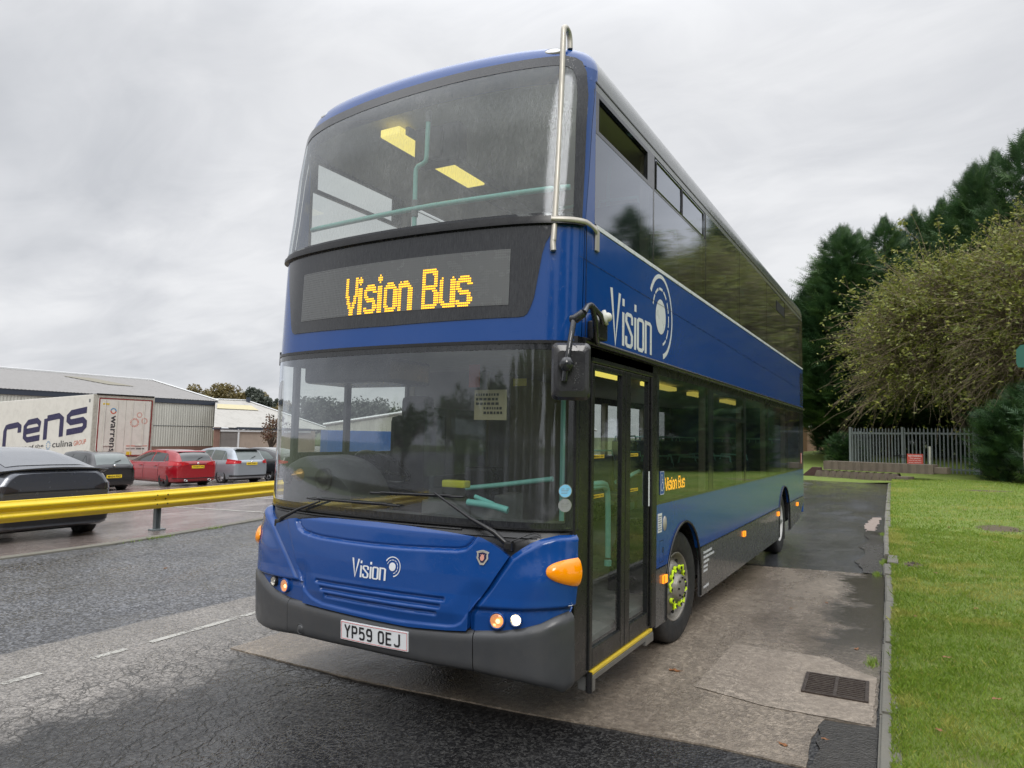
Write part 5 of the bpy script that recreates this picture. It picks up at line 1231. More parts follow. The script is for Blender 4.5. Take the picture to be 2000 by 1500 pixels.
GALV = pbr('galvanised_steel', (.22, .25, .26), .45, metal=.5, dirt=.3, vscale=8)
for (x, y) in ((-8.44, 4.32), (-8.22, .3), (-8.15, -3.7), (-9.15, 8.3), (-8.1, -7.7), (-10.4, 12.3)):
    mb = MB(); x -= gr.location.x; y -= gr.location.y; mb.box((x-.075, y-.05, -.02), (x-.068, y+.05, .66)); mb.box((x-.068, y-.05, -.02), (x-.005, y-.043, .66)); mb.box((x-.068, y+.043, -.02), (x-.005, y+.05, .66)); mb.box((x-.10, y-.12, -.0), (x+.05, y+.12, .032), .004)
    mb.build('post', GALV, gr)
for dy in (-.10, .10):
    for zz_, dx in ((.548, .024), (.625, .087), (.470, .087)): MB().lathe([(.014, 0), (.012, .008), (.0001, .012)], Matrix.Translation((dx+.01, .02+dy, zz_)) @ Matrix.Rotation(PI/2, 4, 'Y'), 8).build('bolt', DARKVOID, gr)

# ================================================================== BUILDINGS
def ribbed(name, c, axis, period, dirt=.2, rough=.5, amp=1.0, var=.06):
    m, t, o = newmat(name); co = coord(t, 'World'); p = N(t, 'ShaderNodeBsdfPrincipled', i_Roughness=rough); L(t, p.outputs[0], o.inputs[0])
    wv = N(t, 'ShaderNodeTexWave', bands_direction=axis, i_Scale=2*PI/period/20*1.0); wv.wave_profile = 'SIN'; L(t, co, wv.inputs['Vector'])
    cc = mixc(t, noise(t, co, .35, 6), tuple(x*(1-var) for x in c), tuple(x*(1+var) for x in c))
    cc = mixc(t, ramp(t, noise(t, coord(t, 'World', (1.2, 1.2, .12)), 1.2, 6, .65), (.48, 0.), (.8, dirt)), cc, (.11, .10, .075)); L(t, cc, p.inputs['Base Color'])
    L(t, bump(t, wv.outputs['Fac'], 1.0, .05*amp), p.inputs['Normal']); return m
CLAD = ribbed('ribbed_cladding', (.52, .52, .465), 'Y', .30, .35)
ROOFA = ribbed('corrugated_roof', (.25, .24, .23), 'Y', .35, .35)
ROOFB = ribbed('pale_roof', (.40, .385, .35), 'Y', .5, .4, amp=.4)
BRICKM = pbr('old_brick', (.22, .125, .095), .8, var=.3, vscale=2, bmp=.5, bscale=12, dirt=.3)
RENDER_ = pbr('stained_render', (.36, .29, .235), .85, var=.15, vscale=.7, dirt=.35)
FASC = pbr('dark_fascia', (.035, .045, .065), .4)
WTRIM = pbr('white_trim', (.62, .63, .63), .4)
wh = empty('warehouse', (-71, 35, -1), 0, 'long grey corrugated warehouse with dark eaves fascia behind the trailer', 'warehouse')
def rel(o, *p): return tuple(a-b for a, b in zip(p, o.location))
y0w, y1w = 2.0, 54.0
mb = MB(); P = []
yy = y0w
ys = np.arange(y0w, y1w+.01, .15)
P = [[Vector(rel(wh, -71+(.05 if k % 2 else 0), float(y), z)) for z in (-.33, 2.0, 4.75)] for k, y in enumerate(ys)]; mb.grid(P, False, flip=True); mb.box(rel(wh, -97, y0w, -.3), rel(wh, -71.1, y1w, 4.7)); mb.build('cladding_wall', CLAD, wh)
mb = MB(); mb.box(rel(wh, -71.2, y0w, -1.4), rel(wh, -71.02, y1w-.02, -.33)); mb.build('brick_plinth', BRICKM, wh)
mb = MB(); mb.box(rel(wh, -71.2, y0w, 2.0), rel(wh, -70.93, y1w+.0, 2.04)); mb.build('sheet_joint', FASC, wh)
mb = MB(); mb.box(rel(wh, -71.3, y0w, 4.62), rel(wh, -70.82, y1w+.25, 5.16), .03); mb.build('eaves_fascia', FASC, wh)
mb = MB(); ys = np.arange(y0w-.1, y1w+.3, .175)
P = [[Vector(rel(wh, x, float(y), z+(.05 if k % 2 else 0))) for x, z in ((-70.75, 5.14), (-84, 7.93), (-97.2, 5.14))] for k, y in enumerate(ys)]; mb.grid(P, False); mb.build('roof', ROOFA, wh)
mb = MB(); mb.tube([rel(wh, -70.75, y1w+.3, 5.25), rel(wh, -84, y1w+.3, 8.05)], .10, 4, smooth=False); mb.tube([rel(wh, -84, y1w+.3, 8.02), rel(wh, -84, y0w, 8.02)], .14, 5, smooth=False); mb.build('verge_trim', WTRIM, wh)
mb = MB(); sl = 2.79/13.25
for ya, yb, xa, xb in ((43.0, 46.2, -77.5, -81.6),): mb.add([rel(wh, xa, ya+1.6, 5.14+(-70.75-xa)*sl+.09), rel(wh, xa, yb+1.6, 5.14+(-70.75-xa)*sl+.09), rel(wh, xb, yb-1.4, 5.14+(-70.75-xb)*sl+.09), rel(wh, xb, ya-1.4, 5.14+(-70.75-xb)*sl+.09)], [(0, 1, 2, 3)])
mb.build('skylight', pbr('dirty_rooflight', (.22, .20, .14), .4, dirt=.4), wh)
# second shed
sh = empty('shed', (-62, 52, -1), 0, 'low rendered shed with a pale roof and yellow rooflight strip beside the warehouse', 'shed')
mb = MB(); mb.prism([(-62.1, 47.1), (-62.1, 62), (-71.9, 62), (-71.9, 55.0)], -1.4, 1.72, Matrix.Translation(-sh.location)); mb.build('wall', RENDER_, sh)
mb = MB(); mb.box(rel(sh, -62.15, 47.1, -1.4), rel(sh, -62.02, 47.8, 1.95)); mb.build('brick_pier', BRICKM, sh)
mb = MB(); mb.box(rel(sh, -62.1, 47.95, -1.4), rel(sh, -61.98, 50.05, 1.45)); mb.build('roller_shutter', ribbed('shutter', (.20, .18, .165), 'Z', .12, .3), sh)
mb = MB(); mb.box(rel(sh, -62.1, 47.8, 1.50), rel(sh, -61.9, 61, 1.72)); mb.box(rel(sh, -62.1, 50.12, -1.4), rel(sh, -61.93, 50.32, 1.5)); mb.build('white_fascia', WTRIM, sh)
mb = MB(); mb.box(rel(sh, -62.3, 47.0, 1.73), rel(sh, -61.85, 50, 1.85)); mb.box(rel(sh, -62.3, 50, 1.77), rel(sh, -61.8, 61, 2.02)); mb.build('gutter', FASC, sh)
mb = MB(); A = [(-62.0, 47.0, 1.95), (-62.0, 58.5, 1.95), (-72, 59.5, 5.45), (-72, 54.8, 5.4)]
mb.add([rel(sh, *q) for q in A], [(0, 1, 2, 3)]); mb.add([rel(sh, *q) for q in ((-62, 58.5, 1.95), (-62, 64.5, 1.95), (-72, 59.5, 5.45))], [(0, 1, 2)]); mb.add([rel(sh, *q) for q in ((-72, 54.8, 5.4), (-72, 59.5, 5.45), (-82, 64, 2), (-82, 60, 2))], [(0, 1, 2, 3)]); mb.build('roof', ROOFB, sh)
mb = MB(); mb.add([rel(sh, *q) for q in ((-68.2, 52.1, 4.20), (-68.2, 58.3, 4.21), (-69.9, 58.5, 4.83), (-69.9, 53.5, 4.80))], [(0, 1, 2, 3)]); mb.build('rooflight_strip', pbr('yellowed_rooflight', (.52, .46, .27), .5), sh)
mb = MB(); mb.tube([rel(sh, -72, 54.8, 5.45), rel(sh, -72, 59.5, 5.55), rel(sh, -62, 64.6, 2.05)], .09, 4, smooth=False); mb.build('verge_trim', WTRIM, sh)
mb = MB(); mb.box(rel(sh, -71.8, 59.3, 5.2), rel(sh, -71.4, 59.6, 5.9)); mb.build('flue', FASC, sh)
# pale gabled shed further behind, seen through the bus windows
s3 = empty('gabled_shed', (-43, 67, -1), 0, 'wide pale gabled shed seen through the bus cab windows', 'shed')
mb = MB(); mb.prism([(-16, 0), (16, 0), (16, 3.6), (0, 6.4), (-16, 3.6)], 0, 30, Matrix.Rotation(math.radians(40), 4, 'Z') @ Matrix(((1, 0, 0, 0), (0, 0, 1, 0), (0, 1, 0, 0), (0, 0, 0, 1)))); mb.build('wall', CLAD, s3)
mb = MB(); mb.tube([Matrix.Rotation(math.radians(40), 4, 'Z') @ Vector(q) for q in ((-16.3, -.2, 3.5), (0, -.2, 6.45), (16.3, -.2, 3.5))], .16, 4, smooth=False); mb.build('verge_trim', WTRIM, s3)
# blue lorry body beyond the cars (visible through the cab)
bl = empty('blue_container', (-34, 43, -.75), 1.0, 'blue container seen through the bus cab window', 'container')
mb = MB(); mb.box((-6, -1.2, .1), (6, 1.2, 2.6), .02)
for k in range(40): mb.box((-5.9+k*.3, -1.23, .3), (-5.75+k*.3, -1.2, 2.4))
mb.build('container_box', pbr('container_blue', (.03, .12, .36), .5, dirt=.3), bl); mb = MB(); mb.box((-6.02, -1.22, 0), (6.02, 1.22, .1)); mb.build('base_rail', DARKVOID, bl)
# building beyond the bus tail on the right
b4 = empty('factory', (-5, 66, .6), 0, 'factory wall of tan brick with grey cladding above, behind the bus tail', 'factory')
mb = MB(); mb.prism([(-14.0, 52.0), (-4.72, 63.0), (-4.1, 76.0), (-14, 80)], .5, 2.95, Matrix.Translation(-b4.location)); mb.build('brick_wall', pbr('tan_brick', (.38, .215, .13), .8, var=.12, vscale=1.5, bmp=.3, bscale=9, dirt=.12), b4)
mb = MB(); mb.prism([(-14.0, 51.95), (-4.65, 62.95), (-4.04, 76.0), (-14, 80)], 2.95, 5.2, Matrix.Translation(-b4.location)); mb.build('cladding_wall', ribbed('green_stained_cladding', (.37, .39, .30), 'Y', .9, .5), b4)
mb = MB(); mb.box(rel(b4, -4.7, 68.0, .6), rel(b4, -4.3, 68.15, 2.95)); mb.build('downpipe', FASC, b4)

# ================================================================== TRAILER
az = math.radians(86); tr_ = empty('lorry_trailer', (-25.85, 13.1, 0), 0, 'white refrigerated lorry trailer with dark blue lettering, parked behind the cars', 'trailer')
DV = Vector((-math.sin(az), math.cos(az), -.026)); RV = Vector((math.cos(az), math.sin(az), 0)); UV = Vector((.026*math.sin(az), -.026*math.cos(az), 1))
# local frame: u = forward along trailer, v = to the right across the rear face, w = up
def TR(u, v, w): return DV*u+RV*v+UV*w
TM = Matrix((DV, RV, UV)).transposed().to_4x4()
TRW = pbr('trailer_white', (.68, .665, .60), .4, dirt=.22, vscale=.9, var=.05)
mb = MB(); mb.box((.05, .02, .52), (13.4, 2.52, 3.10), .03, TM); mb.build('box_body', TRW, tr_)
mb = MB(); 
for a in ((.0, .0, .45, .06, .16, 3.10), (.0, 2.38, .45, .06, 2.54, 3.10), (0., .16, 2.98, .06, 2.38, 3.10), (0, .0, .38, .12, 2.54, .52)): mb.box((a[0], a[1], a[2]), (a[3], a[4], a[5]), .01, TM)
mb.build('rear_frame', pbr('frame_cream', (.45, .44, .38), .4, dirt=.5), tr_)
mb = MB(); mb.box((-.03, .10, 3.08), (.05, 2.5, 3.14), .01, TM); mb.build('top_seal', BLACK, tr_)
for v0, v1 in ((.17, 1.315), (1.325, 2.37)):
    mb = MB(); mb.box((-.02, v0, .56), (.02, v1, 2.97), .008, TM); d = mb.build('rear_door', TRW, tr_)
    mb = MB(); vv = v0+.28 if v0 < 1 else v1-.28; mb.tube([TR(-.04, vv, .6), TR(-.04, vv, 2.9)], .016, 6); mb.tube([TR(-.04, vv+.5*(1 if v0 < 1 else -1), .6), TR(-.04, vv+.5*(1 if v0 < 1 else -1), 2.9)], .012, 6); mb.box((-.055, vv-.02, 1.0), (-.03, vv+.3*(1 if v0 < 1 else -1), 1.05), 0, TM); mb.build('lock_rod', TRW, d)
mb = MB()
for a in ((.20, .62, .245, 2.965), (2.40, .62, 2.445, 2.965), (.245, 2.92, 2.40, 2.965), (.20, .575, 2.445, .62)): mb.box((-.026, a[0], a[1]), (-.0205, a[2], a[3]), 0, TM)
mb.build('reflective_border', pbr('dark_red_tape', (.22, .015, .012), .4), tr_)
NAVY = pbr('navy_lettering', (.014, .011, .065), .45); ORNG = pbr('orange_red_print', (.55, .10, .045), .5); LBLU = pbr('light_blue_print', (.10, .28, .48), .5); DKG = pbr('charcoal_print', (.03, .03, .035), .5)
def SIDE(u, v, o): return TR(u, .018-o-.004, v)          # u metres from the rear edge (towards the front), v height
def BL(t): return .93+(8.1-t)*.0835                  # baseline height of the tilted lettering
def LT(t0, t1):                                       # letter cell from left edge t0 to right edge t1 (t decreasing to the right)
    w_ = t0-t1; return lambda u, v, o: SIDE(t0-u*w_, BL(t0-u*w_)+v*1.04, o)
BLK = {'r': [[(.12, 0), (.12, .72), (.20, .88), (.32, .88)], [(.32, .88), (.80, .88), (.92, .80), (.92, .52)]],
 'e': [[(.96, .13), (.30, .13), (.14, .26), (.14, .74), (.30, .88), (.76, .88), (.90, .76), (.90, .50), (.20, .50)]],
 'n': [[(.12, 0), (.12, .88)], [(.18, .88), (.74, .88), (.90, .76), (.90, 0)]],
 's': [[(.96, .88), (.24, .88), (.11, .78), (.11, .62), (.24, .51), (.80, .51), (.91, .40), (.91, .24), (.80, .13), (.06, .13)]],
 'a': [[(.10, .88), (.76, .88), (.90, .76), (.90, .0)], [(.90, .13), (.22, .13), (.11, .24), (.11, .40), (.22, .50), (.82, .50)]]}
def wribbon(mb, pts, wu, wv, fn, off):
    """letter stroke: horizontal runs are wv thick, vertical runs wu thick"""
    n = len(pts); vs = []; 
    for i in range(n):
        a = pts[max(0, i-1)]; b = pts[i]; c = pts[min(n-1, i+1)]; dx, dz = c[0]-a[0], c[1]-a[1]; l = math.hypot(dx, dz) or 1; nx, nz = -dz/l, dx/l
        vs.append(((b[0]+nx*wu/2, b[1]+nz*wv/2), (b[0]-nx*wu/2, b[1]-nz*wv/2)))
    V = [fn(*p[0], off) for p in vs]+[fn(*p[1], off) for p in vs]; mb.add(V, [(i, n+i, n+i+1, i+1) for i in range(n-1)])
mb = MB(); cells = [('a', 12.4, 10.5), ('r', 10.15, 8.75), ('r', 8.17, 6.33), ('e', 6.17, 4.41), ('n', 4.21, 2.40), ('s', 2.22, .46)]
for ch, t0, t1 in cells:
    for k, s_ in enumerate(BLK[ch]): wribbon(mb, s_, .19, .25, LT(t0, t1), .0015*k+.001)
mb.build('side_lettering', NAVY, tr_)
cl = lambda u, v, o: SIDE(u, v, o)
text_part('side_lettering', 'culina', lambda u, v, o: SIDE(3.27-1.75*u, .93+.055*u+.27*v, .001), DKG, tr_, bold=.01)
text_part('side_lettering', 'GROUP', lambda u, v, o: SIDE(1.42-1.0*u, 1.0+.09*u+.20*v, .001), ORNG, tr_)
text_part('side_lettering', 'part of the', lambda u, v, o: SIDE(6.6-2.55*u, .78+.13*u+.19*v, .001), DKG, tr_, bold=.01)
def sunburst(mb, c, r, fn, n=14, rin=.62, a0=0, a1=360):
    for k in range(n):
        a = math.radians(a0+(a1-a0)*k/n); w_ = .55*PI/n; vs = [(rin*r*math.cos(a-w_*.7), rin*r*math.sin(a-w_*.7)), (r*math.cos(a-w_), r*math.sin(a-w_)), (r*math.cos(a+w_), r*math.sin(a+w_)), (rin*r*math.cos(a+w_*.7), rin*r*math.sin(a+w_*.7))]
        mb.add([fn(c[0]+p, c[1]+q, 0) for p, q in vs], [(0, 1, 2, 3)])
REAR = lambda u, v, o: TR(-.0225-o, u, v)
mb = MB(); sunburst(mb, (3.62, 1.02), .20, lambda u, v, o: SIDE(u, v, .001), 12); mb.build('side_emblem', LBLU, tr_)
mb = MB()
for c, r in (((1.71, 1.98), .19), ((1.90, 2.31), .12), ((2.13, 2.06), .135)): sunburst(mb, c, r, REAR, 16)
mb.build('rear_emblem', ORNG, tr_)
mb = MB(); sunburst(mb, (.80, 2.44), .125, REAR, 10, .6, 0, 180); mb.build('rear_emblem', LBLU, tr_); mb = MB(); sunburst(mb, (.80, 2.44), .125, REAR, 10, .6, 180, 360); mb.build('rear_emblem', ORNG, tr_)
text_part('rear_lettering', 'warrens', lambda u, v, o: REAR(.72+v*.19, 2.26-1.52*u, 0), DKG, tr_, bold=.02)
mb = MB(); mb.box((-.024, 1.42, .98), (-.0215, 2.32, 1.01), 0, TM); mb.build('rear_smallprint', ORNG, tr_); mb = MB(); mb.box((-.024, 1.42, .86), (-.0215, 1.8, .89), 0, TM); mb.box((-.024, 1.85, .85), (-.0215, 2.2, .895), 0, TM); mb.build('rear_smallprint', DKG, tr_)
mb = MB(); mb.box((-.026, .36, 2.69), (-.0215, .62, 2.75), 0, TM); mb.box((-.026, 1.44, .62), (-.0215, 1.66, .76), 0, TM); mb.build('yellow_sticker', YELLOW, tr_)
mb = MB(); mb.box((.3, .015, 2.78), (.42, .02, 2.92), 0, TM); mb.build('side_vent', INTG, tr_)
mb = MB(); mb.box((.4, .1, .2), (12.8, 2.4, .5), 0, TM); mb.box((-.02, .1, .1), (.1, 2.4, .3), .01, TM); mb.build('underframe', DARKVOID, tr_)
for u in (1.6, 2.9, 4.2):
    for v in (.25, 2.3): MB().lathe([(.12, -.14), (.42, -.14), (.48, -.1), (.48, .1), (.42, .14), (.12, .14)], Matrix.Translation(TR(u, v, -.12)) @ Matrix.Rotation(PI/2, 4, 'X'), 24).build('wheel', RUBBER, tr_)

# ================================================================== CARS
CARGL = pbr('car_dark_glass', (.018, .022, .022), .06, coat=1., var=.2, rain=.15)
CARGL2 = pbr('car_clear_glass', (.10, .125, .12), .06, coat=1., var=.3, vscale=2)
TAILR = pbr('tail_lamp_red', (.50, .012, .02), .12, coat=.8, var=.3, vscale=12)
PLY = pbr('yellow_plate', (.80, .58, .03), .35, var=.03); ALLOY = pbr('alloy_silver', (.50, .50, .52), .3, metal=.7); ALLOYB = pbr('alloy_black', (.012, .012, .014), .25, coat=.4)
CHROME = pbr('chrome', (.7, .7, .72), .12, metal=1.)
BPL = pbr('black_bumper', (.015, .015, .017), .45)
def car(name, label, paint, L_, prof, w, hgt, pos, heading, rim, plate=None, wheelr=.32, glass=CARGL, rearglass=None, tail=None, wins=None, group=None, wb=None, spokes=5, platez=.78, lowblack=.42, clearh=.17, rg=None, extra=None):
    """prof: list of (x, z_sill, z_belt, z_top, half_belt, half_top); +x is the nose"""
    r = empty(name, (pos[0], pos[1], gz(*pos)+.006), heading, label, 'car', group)
    r.rotation_euler = (0, .0, heading)
    st = sorted(prof, key=lambda q: q[0]); xs = [q[0] for q in st]
    cols = list(zip(*st))
    def cr_(k, x):
        i = max(0, min(len(xs)-2, int(np.searchsorted(xs, x))-1)); t = (x-xs[i])/(xs[i+1]-xs[i]); t = min(1, max(0, t)); v = cols[k]
        def sl(j):
            if j <= 0 or j >= len(xs)-1: 
                return (v[1]-v[0])/(xs[1]-xs[0]) if j <= 0 else (v[-1]-v[-2])/(xs[-1]-xs[-2])
            a = (v[j]-v[j-1])/(xs[j]-xs[j-1]); b = (v[j+1]-v[j])/(xs[j+1]-xs[j]); return 0 if a*b <= 0 else 2*a*b/(a+b)
        h = xs[i+1]-xs[i]; m0, m1 = sl(i)*h, sl(i+1)*h
        return (2*t**3-3*t*t+1)*v[i]+(t**3-2*t*t+t)*m0+(-2*t**3+3*t*t)*v[i+1]+(t**3-t*t)*m1
    def sec(x):
        zs, zb, zt, hb, ht = (cr_(k, x) for k in range(1, 6)); zt = max(zt, zb+.015); k = min(1, (zt-zb)/.25)
        return [(0, zs-.01), (hb*.84, zs-.01), (hb*.955, zs+.025), (hb*.985, zs+.16), (hb, zs+(zb-zs)*.5), (hb*.992, zb-.16*min(1, (zb-zs)/.5)), (hb*.965, zb-.03), (hb*.93, zb+.005), ((hb*.93+ht)/2+.012*k, zb+(zt-.055*k-zb)*.52), (ht, zt-.065*k), (ht*.93, zt-.028*k), (ht*.62, zt-.006), (0, zt)]
    def smooth_ring(pts):      # round the section
        return pts
    xx = sorted(set([round(float(q), 4) for q in np.linspace(xs[0], xs[-1], 72)]+[round(xs[0]+e, 4) for e in (.01, .03, .06, .1)]+[round(xs[-1]-e, 4) for e in (.01, .03, .06, .1)]))
    P = []
    for x in xx:
        s_ = sec(x); P.append([Vector((x, -a, b)) for a, b in s_]+[Vector((x, a, b)) for a, b in s_[-2:0:-1]])
    bm = bmesh.new(); rows = [[bm.verts.new(p) for p in row] for row in P]; n = len(rows[0])
    for i in range(len(rows)-1):
        for j in range(n): bm.faces.new((rows[i][j], rows[i][(j+1) % n], rows[i+1][(j+1) % n], rows[i+1][j]))
    bm.faces.new(rows[0][::-1]); bm.faces.new(rows[-1])
    bmesh.ops.recalc_face_normals(bm, faces=bm.faces[:])
    for f in bm.faces: f.smooth = True
    me = bpy.data.meshes.new('body'); bm.to_mesh(me); bm.free(); body = bpy.data.objects.new('body', me); COL.objects.link(body); body.parent = r
    wx = wb or (-L_/2+.85, L_/2-.88)
    cut = MB(); 
    for x in wx:
        for sg in (1, -1): cut.tube([(x, sg*(w-.26), wheelr), (x, sg*(w+.2), wheelr)], wheelr+.055, 28, smooth=False)
    co_ = cut.build('cut', paint); md = body.modifiers.new('b', 'BOOLEAN'); md.object = co_; md.operation = 'DIFFERENCE'; md.solver = 'EXACT'; body.data.materials.append(paint)
    co_.parent = r
    bpy.context.view_layer.update(); me2 = bpy.data.meshes.new_from_object(body.evaluated_get(bpy.context.evaluated_depsgraph_get())); body.modifiers.clear(); body.data = me2; me2.name = 'body'
    me2.materials.clear(); me2.materials.append(paint)
    bpy.data.objects.remove(co_)
    for p in me2.polygons: p.use_smooth = len(p.vertices) <= 4 and p.area < .2
    def ysurf(x, z):
        s_ = sec(x); a = s_[7:10]
        for (y0_, z0_), (y1_, z1_) in zip(a[:-1], a[1:]):
            if z <= z1_ or (y1_, z1_) == a[-1]: t = (z-z0_)/max(1e-4, z1_-z0_); return y0_+(y1_-y0_)*min(1.3, max(-.5, t))
    def zsurf(x, y):
        s_ = sec(x)[9:][::-1]; ys = [q[0] for q in s_]; return float(np.interp(abs(y), ys, [q[1] for q in s_]))
    # side glass
    for (zb_, zt_, x0, x1) in wins or []:
        for sg in (1, -1):
            fb_, ft_ = interp(zb_), interp(zt_); n = 12; g = []
            for i in range(n+1):
                x = x0+(x1-x0)*i/n; a, b = fb_(x), max(ft_(x), fb_(x)+.004); g.append([Vector((x, sg*(ysurf(x, a+(b-a)*j/4)+.007), a+(b-a)*j/4)) for j in range(5)])
            MB().grid(g, True, flip=(sg > 0)).build('side_window', glass, r)
    def top_patch(nm, xa, xb, ya, yb, mat, off=.008):
        g = []
        for i in range(15):
            x = xa+(xb-xa)*i/14; hw = ya+(yb-ya)*i/14; g.append([Vector((x, -hw+2*hw*j/14, zsurf(x, -hw+2*hw*j/14)+off)) for j in range(15)])
        return MB().grid(g, True, flip=(xb > xa)).build(nm, mat, r)
    if rg: top_patch('rear_window', *rg, rearglass or glass)
    # wheels
    for x in wx:
        for sg in (1, -1):
            wo = empty('wheel', (x, sg*(w-.095), wheelr), parent=r); Mx = Matrix.Rotation(-sg*PI/2, 4, 'X')
            MB().lathe([(wheelr*.66, -.1), (wheelr*.95, -.1), (wheelr, -.07), (wheelr, .05), (wheelr*.95, .085), (wheelr*.72, .09), (wheelr*.66, .07)], Mx, 32).build('tyre', RUBBER, wo)
            rm = MB(); rm.lathe([(wheelr*.68, .08), (wheelr*.64, .06), (wheelr*.62, -.02), (.0001, -.03)], Mx, 24); 
            dk = rm.build('rim_barrel', BPL, wo); rm = MB(); rm.lathe([(wheelr*.69, .07), (wheelr*.68, .088), (wheelr*.62, .075)], Mx, 24)
            for k in range(spokes):
                a = 2*PI*k/spokes
                for d in (-.13, .13): rm.tube([Mx @ Vector((.03*math.cos(a), .03*math.sin(a), .06)), Mx @ Vector((wheelr*.65*math.cos(a+d), wheelr*.65*math.sin(a+d), .07))], .016, 5)
            rm.lathe([(.05, .04), (.045, .075), (.0001, .08)], Mx, 12); rm.build('rim', rim, wo)
    xr = xs[0]
    if plate:
        mb = MB(); mb.box((xr-.02, -.26, platez-.055), (xr+.03, .26, platez+.055), .006); pp_ = mb.build('number_plate', PLY, r)
        text_part('plate_lettering', plate, lambda u, v, o: Vector((xr-.0225, .225-.45*u, platez-.034+.068*v)), PLINK, pp_, bold=.02)
    # plan curve round the tail for lamps and bumper
    hbE = cr_(4, xr)
    def tailpt(a, z, off):     # a: metres from the centreline round the corner
        if a <= hbE*.97: return Vector((xr-off, -a, z)), Vector((xr-off, a, z))
        e = a-hbE*.97; x = xr+e; s_ = sec(x); y = float(np.interp(z, [q[1] for q in s_[2:8]], [q[0] for q in s_[2:8]]))
        k = min(1, e/.05); return Vector((x-off*(1-k), -y-off*k, z)), Vector((x-off*(1-k), y+off*k, z))
    def tail_patch(nm, a0, a1, zb_, zt_, mat, off=.012, sides=(0, 1), n=14):
        for sd in sides:
            g = []
            for i in range(n+1):
                a = a0+(a1-a0)*i/n; g.append([tailpt(a, zb_(a)+(zt_(a)-zb_(a))*j/5, off)[sd] for j in range(6)])
            MB().grid(g, True, flip=(sd == 1)).build(nm, mat, r)
    if tail: tail_patch('tail_lamp', *tail, TAILR)
    if lowblack:
        g = []
        for i in range(41):
            a = (-1+2*i/40)*(hbE*.97+.30); g.append([tailpt(abs(a), z, .010)[0 if a < 0 else 1] for z in np.linspace(cr_(1, xr)+.03, lowblack, 4)])
        MB().grid(g, True).build('lower_bumper', BPL, r)
    mb = MB(); mb.box((-L_/2+.25, -w*.80, clearh), (L_/2-.25, w*.80, clearh+.13), .03); mb.build('underbody', DARKVOID, r)
    if extra: extra(r, dict(xr=xr, sec=sec, tail_patch=tail_patch, top_patch=top_patch, cr=cr_, ysurf=ysurf, zsurf=zsurf, hbE=hbE))
    return r
GRP = None
H_ = math.radians(180-3)
# --- big charcoal fastback saloon right behind the rail
def ev_extra(r, k):
    xr = k['xr']
    g = []       # spoiler lip
    for i in range(25):
        y = -.80+1.6*i/24; xo = .10*(y/.8)**2; z = 1.20-.05*(y/.8)**2; g.append([Vector((xr+.28+xo, y, z-.035)), Vector((xr+.02+xo, y, z+.005)), Vector((xr-.035+xo*.9, y, z+.012)), Vector((xr-.035+xo*.9, y, z-.004)), Vector((xr+.08+xo, y, z-.05))])
    MB().grid(g, True).build('spoiler', k['paint'], r)
    k['tail_patch']('tail_lamp', .56, k['hbE']*.97+.24, interp([(.56, .855), (.7, .83), (1.2, .87)]), interp([(.56, .875), (.7, .93), (1.2, .95)]), pbr('smoked_lamp', (.035, .03, .032), .08, coat=1.), .014)
    k['tail_patch']('tail_lamp_core', k['hbE']*.97+.07, k['hbE']*.97+.2, interp([(0, .88), (3, .88)]), interp([(0, .925), (3, .925)]), TAILR, .018)
    mb = MB(); mb.box((xr-.008, -.72, .835), (xr+.02, .72, .845)); mb.build('tailgate_seam', BPL, r)
    mb = MB(); mb.tube([(xr+.02, -.80, .84), (xr+.0, -.74, .60), (xr+.0, -.70, .40)], .004, 4); mb.tube([(xr+.02, .80, .84), (xr+.0, .74, .60), (xr+.0, .70, .40)], .004, 4); mb.build('bumper_seam', BPL, r)
EVP = pbr('wet_charcoal_paint', (.10, .107, .125), .22, metal=.45, coat=1., rain=.4, var=.08)
def wrap(fn, paint): return lambda r, k: fn(r, {**k, 'paint': paint})
SALOON = [(-2.35, .30, .95, 1.12, .76, .60), (-2.30, .27, .97, 1.16, .83, .67), (-2.15, .24, .98, 1.20, .895, .71), (-1.9, .22, .97, 1.25, .93, .70), (-1.5, .20, .96, 1.335, .945, .67), (-.9, .20, .945, 1.43, .95, .635), (-.3, .20, .93, 1.475, .95, .61), (.2, .20, .91, 1.465, .95, .61), (.7, .20, .895, 1.33, .95, .63), (1.2, .20, .86, 1.10, .945, .68), (1.5, .21, .83, .93, .94, .70), (2.0, .24, .76, .80, .90, .66), (2.25, .28, .66, .70, .80, .55), (2.35, .34, .58, .62, .66, .42)]
car('parked_saloon', 'wet charcoal grey fastback car parked with its tail against the yellow rail', EVP, 4.7, SALOON, .94, 1.44, (-8.72-2.35, 2.88), H_, ALLOYB, None, .345, CARGL,
    rearglass=pbr('wet_glass_sky_tone', (.11, .12, .135), .16, coat=1., rain=.5), tail=None, wins=[([(-1.75, 1.02), (-1.3, .965), (1.1, .93)], [(-1.75, 1.04), (-1.45, 1.16), (-1.0, 1.29), (-.3, 1.355), (.2, 1.35), (.7, 1.25), (1.1, 1.0)], -1.72, 1.08)], rg=(-2.02, -.72, .62, .54), lowblack=.44, clearh=.2, extra=wrap(ev_extra, EVP))  # rear glass base colour lightened to carry the sky's reflection
